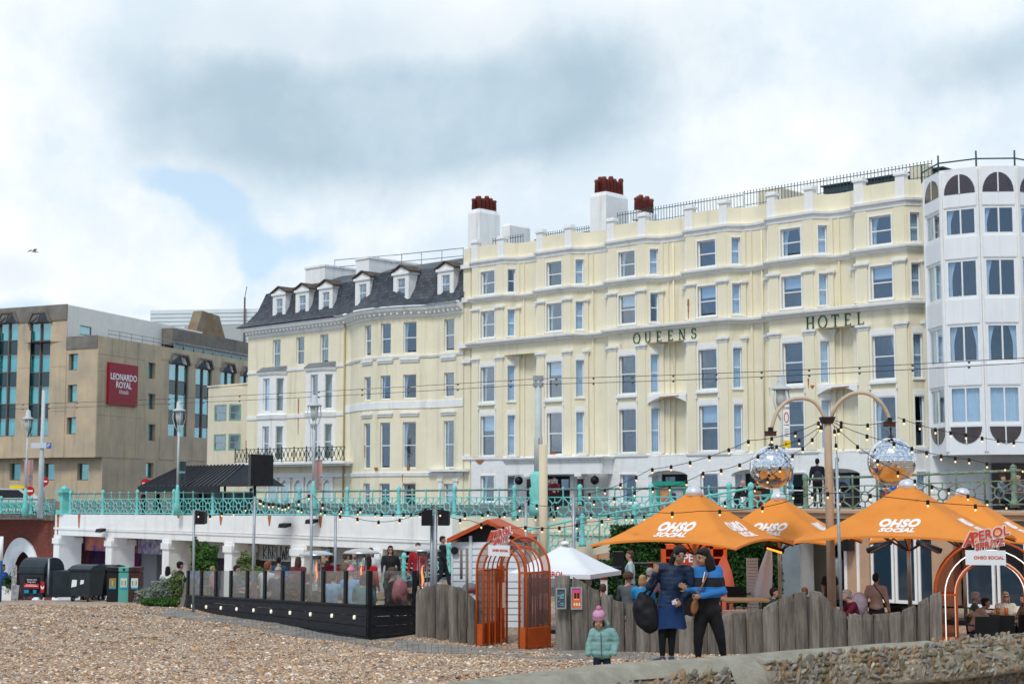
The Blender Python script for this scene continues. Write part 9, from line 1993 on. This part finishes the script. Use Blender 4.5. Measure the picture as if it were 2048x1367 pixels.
 for k in 'LR': lim(b, [P['s' + k], P['e' + k], P['h' + k]], [.035, .03, .02]); lim(b, [P['p' + k], P['k' + k], P['a' + k]], [.055, .042, .03]); a = gg('a' + k); b.ell((a.x, a.y - .035, .03), (.03, .06, .025), 10, 6)
 lim(b, [P['nek'], P['hed']], [.036, .036]); R_, T = headgeo(b, P['hed'], P['yaw'], P['tilt'], s)
 sk3 = mat('skin_child', (.42, .23, .15), .5, .06, 14); me = remesh(b, .0095, 'body', sk3); hb = Mb(); hand(hb, P['hR'], P['eR'], .55, .6, -1); hand(hb, P['hL'], P['eL'], .55, .6, 1); n = len(me.vertices); m2 = bpy.data.meshes.new('body'); m2.from_pydata([tuple(v.co) for v in me.vertices] + hb.v, [], [tuple(p.vertices) for p in me.polygons] + [tuple(i + n for i in q) for q in hb.f]); m2.polygons.foreach_set('use_smooth', [True] * len(m2.polygons)); m2.materials.append(sk3); put('body', m2, r3)
 mint = mat('mint_padded_nylon', (.20, .36, .33), .6, .1, 6, .3, 30); b = Mb(); b.ell(tuple(gg('che') + V3((0, 0, 0))), (.135, .10, .10), 14, 10); b.ell(P['wai'], (.145, .11, .11), 14, 10); b.ell(tuple(gg('pel') + V3((0, 0, -.01))), (.155, .115, .085), 14, 10); lim(b, [P['pel'], P['wai'], P['che']], [.11, .105, .10])
 for k in 'LR': lim(b, [P['s' + k], P['e' + k], tuple(gg('e' + k).lerp(gg('h' + k), .92))], [.062, .054, .045])
 lim(b, [P['sR'], P['sL']], [.06, .06]); put('coat', remesh(b, .010, 'coat', mint, quilt=.005, wrinkle=.014, seedv=9), r3)
 b = Mb(); hd = gg('hed'); lim(b, [(hd.x + .075, .03, hd.z - .085), (hd.x + .11, .02, hd.z - .05), (hd.x + .07, .07, hd.z - .03), (hd.x - .03, .09, hd.z - .07)], [.04, .045, .045, .035]); put('hood', remesh(b, .010, 'hood', mint, wrinkle=.008), r3)
 b = Mb(); b.beam((-.02, -.125, Z(1265)), (-.015, -.135, Z(1310)), .010); b.build('zip', mat('dark_zip', (.05, .09, .09), .6), r3)
 b = Mb(); b.ell(P['pel'], (.10, .085, .07), 12, 8)
 for k in 'LR': lim(b, [P['p' + k], P['k' + k], P['a' + k]], [.066, .055, .042])
 put('trousers', remesh(b, .010, 'trousers', mat('navy_trousers', (.012, .016, .03), .85)), r3); b = Mb(); [b.ell((gg('a' + k).x, -.03, .03), (.04, .075, .035), 10, 7) for k in 'LR']; put('shoes', remesh(b, .01, 'shoes', black), r3)
 b = Mb(); b.ell(T(0, .03, .02), (.076 * s * 1.02, .092 * s, .085 * s), 12, 9, R_); b.ell(T(-.06, -.03, -.03), (.02, .03, .05), 8, 6, R_); b.ell(T(.06, -.03, -.03), (.02, .03, .05), 8, 6, R_); put('hair', remesh(b, .010, 'hair', hcm('dark'), wrinkle=.006), r3)
 pk = mat('pink_knit', (.55, .27, .40), .95, .1, 40, .4, 60); b = Mb(); b.ell(T(0, .02, .075), (.083 * s * 1.05, .10 * s * 1.05, .075 * s), 16, 10, R_); b.ell(T(0, .015, .045), (.088 * s * 1.05, .105 * s * 1.05, .035 * s), 16, 8, R_); put('hat', remesh(b, .009, 'hat', pk), r3)
 b = Mb(); b.ell(T(0, .03, .165), .034, 10, 8); put('bobble', remesh(b, .008, 'bobble', mat('pink_bobble', (.62, .20, .34), .95, .15, 60, .6, 80), wrinkle=.008), r3)
 b = Mb(); n = 16
 for i in range(n): a = 2 * pi * i / n; a2 = 2 * pi * (i + 1) / n; f = lambda t, z: T(.0895 * s * 1.06 * cos(t), .018 + .106 * s * 1.06 * sin(t), z); b.tube([f(a, .066), f((a + a2) / 2, .082), f(a2, .066)], .0035, 4)
 b.build('zigzag_band', mat('plum_wool', (.16, .10, .22), .9), r3); b = Mb(); [b.ell(T(sx * .028, -.066, .0), (.010, .005, .003), 8, 5, R_) for sx in (-1, 1)]; b.build('eyes', black, r3); b = Mb(); b.ell(T(0, -.075, -.05), (.012, .005, .006), 8, 6, R_); b.build('lips', mat('lips'), r3)
near()
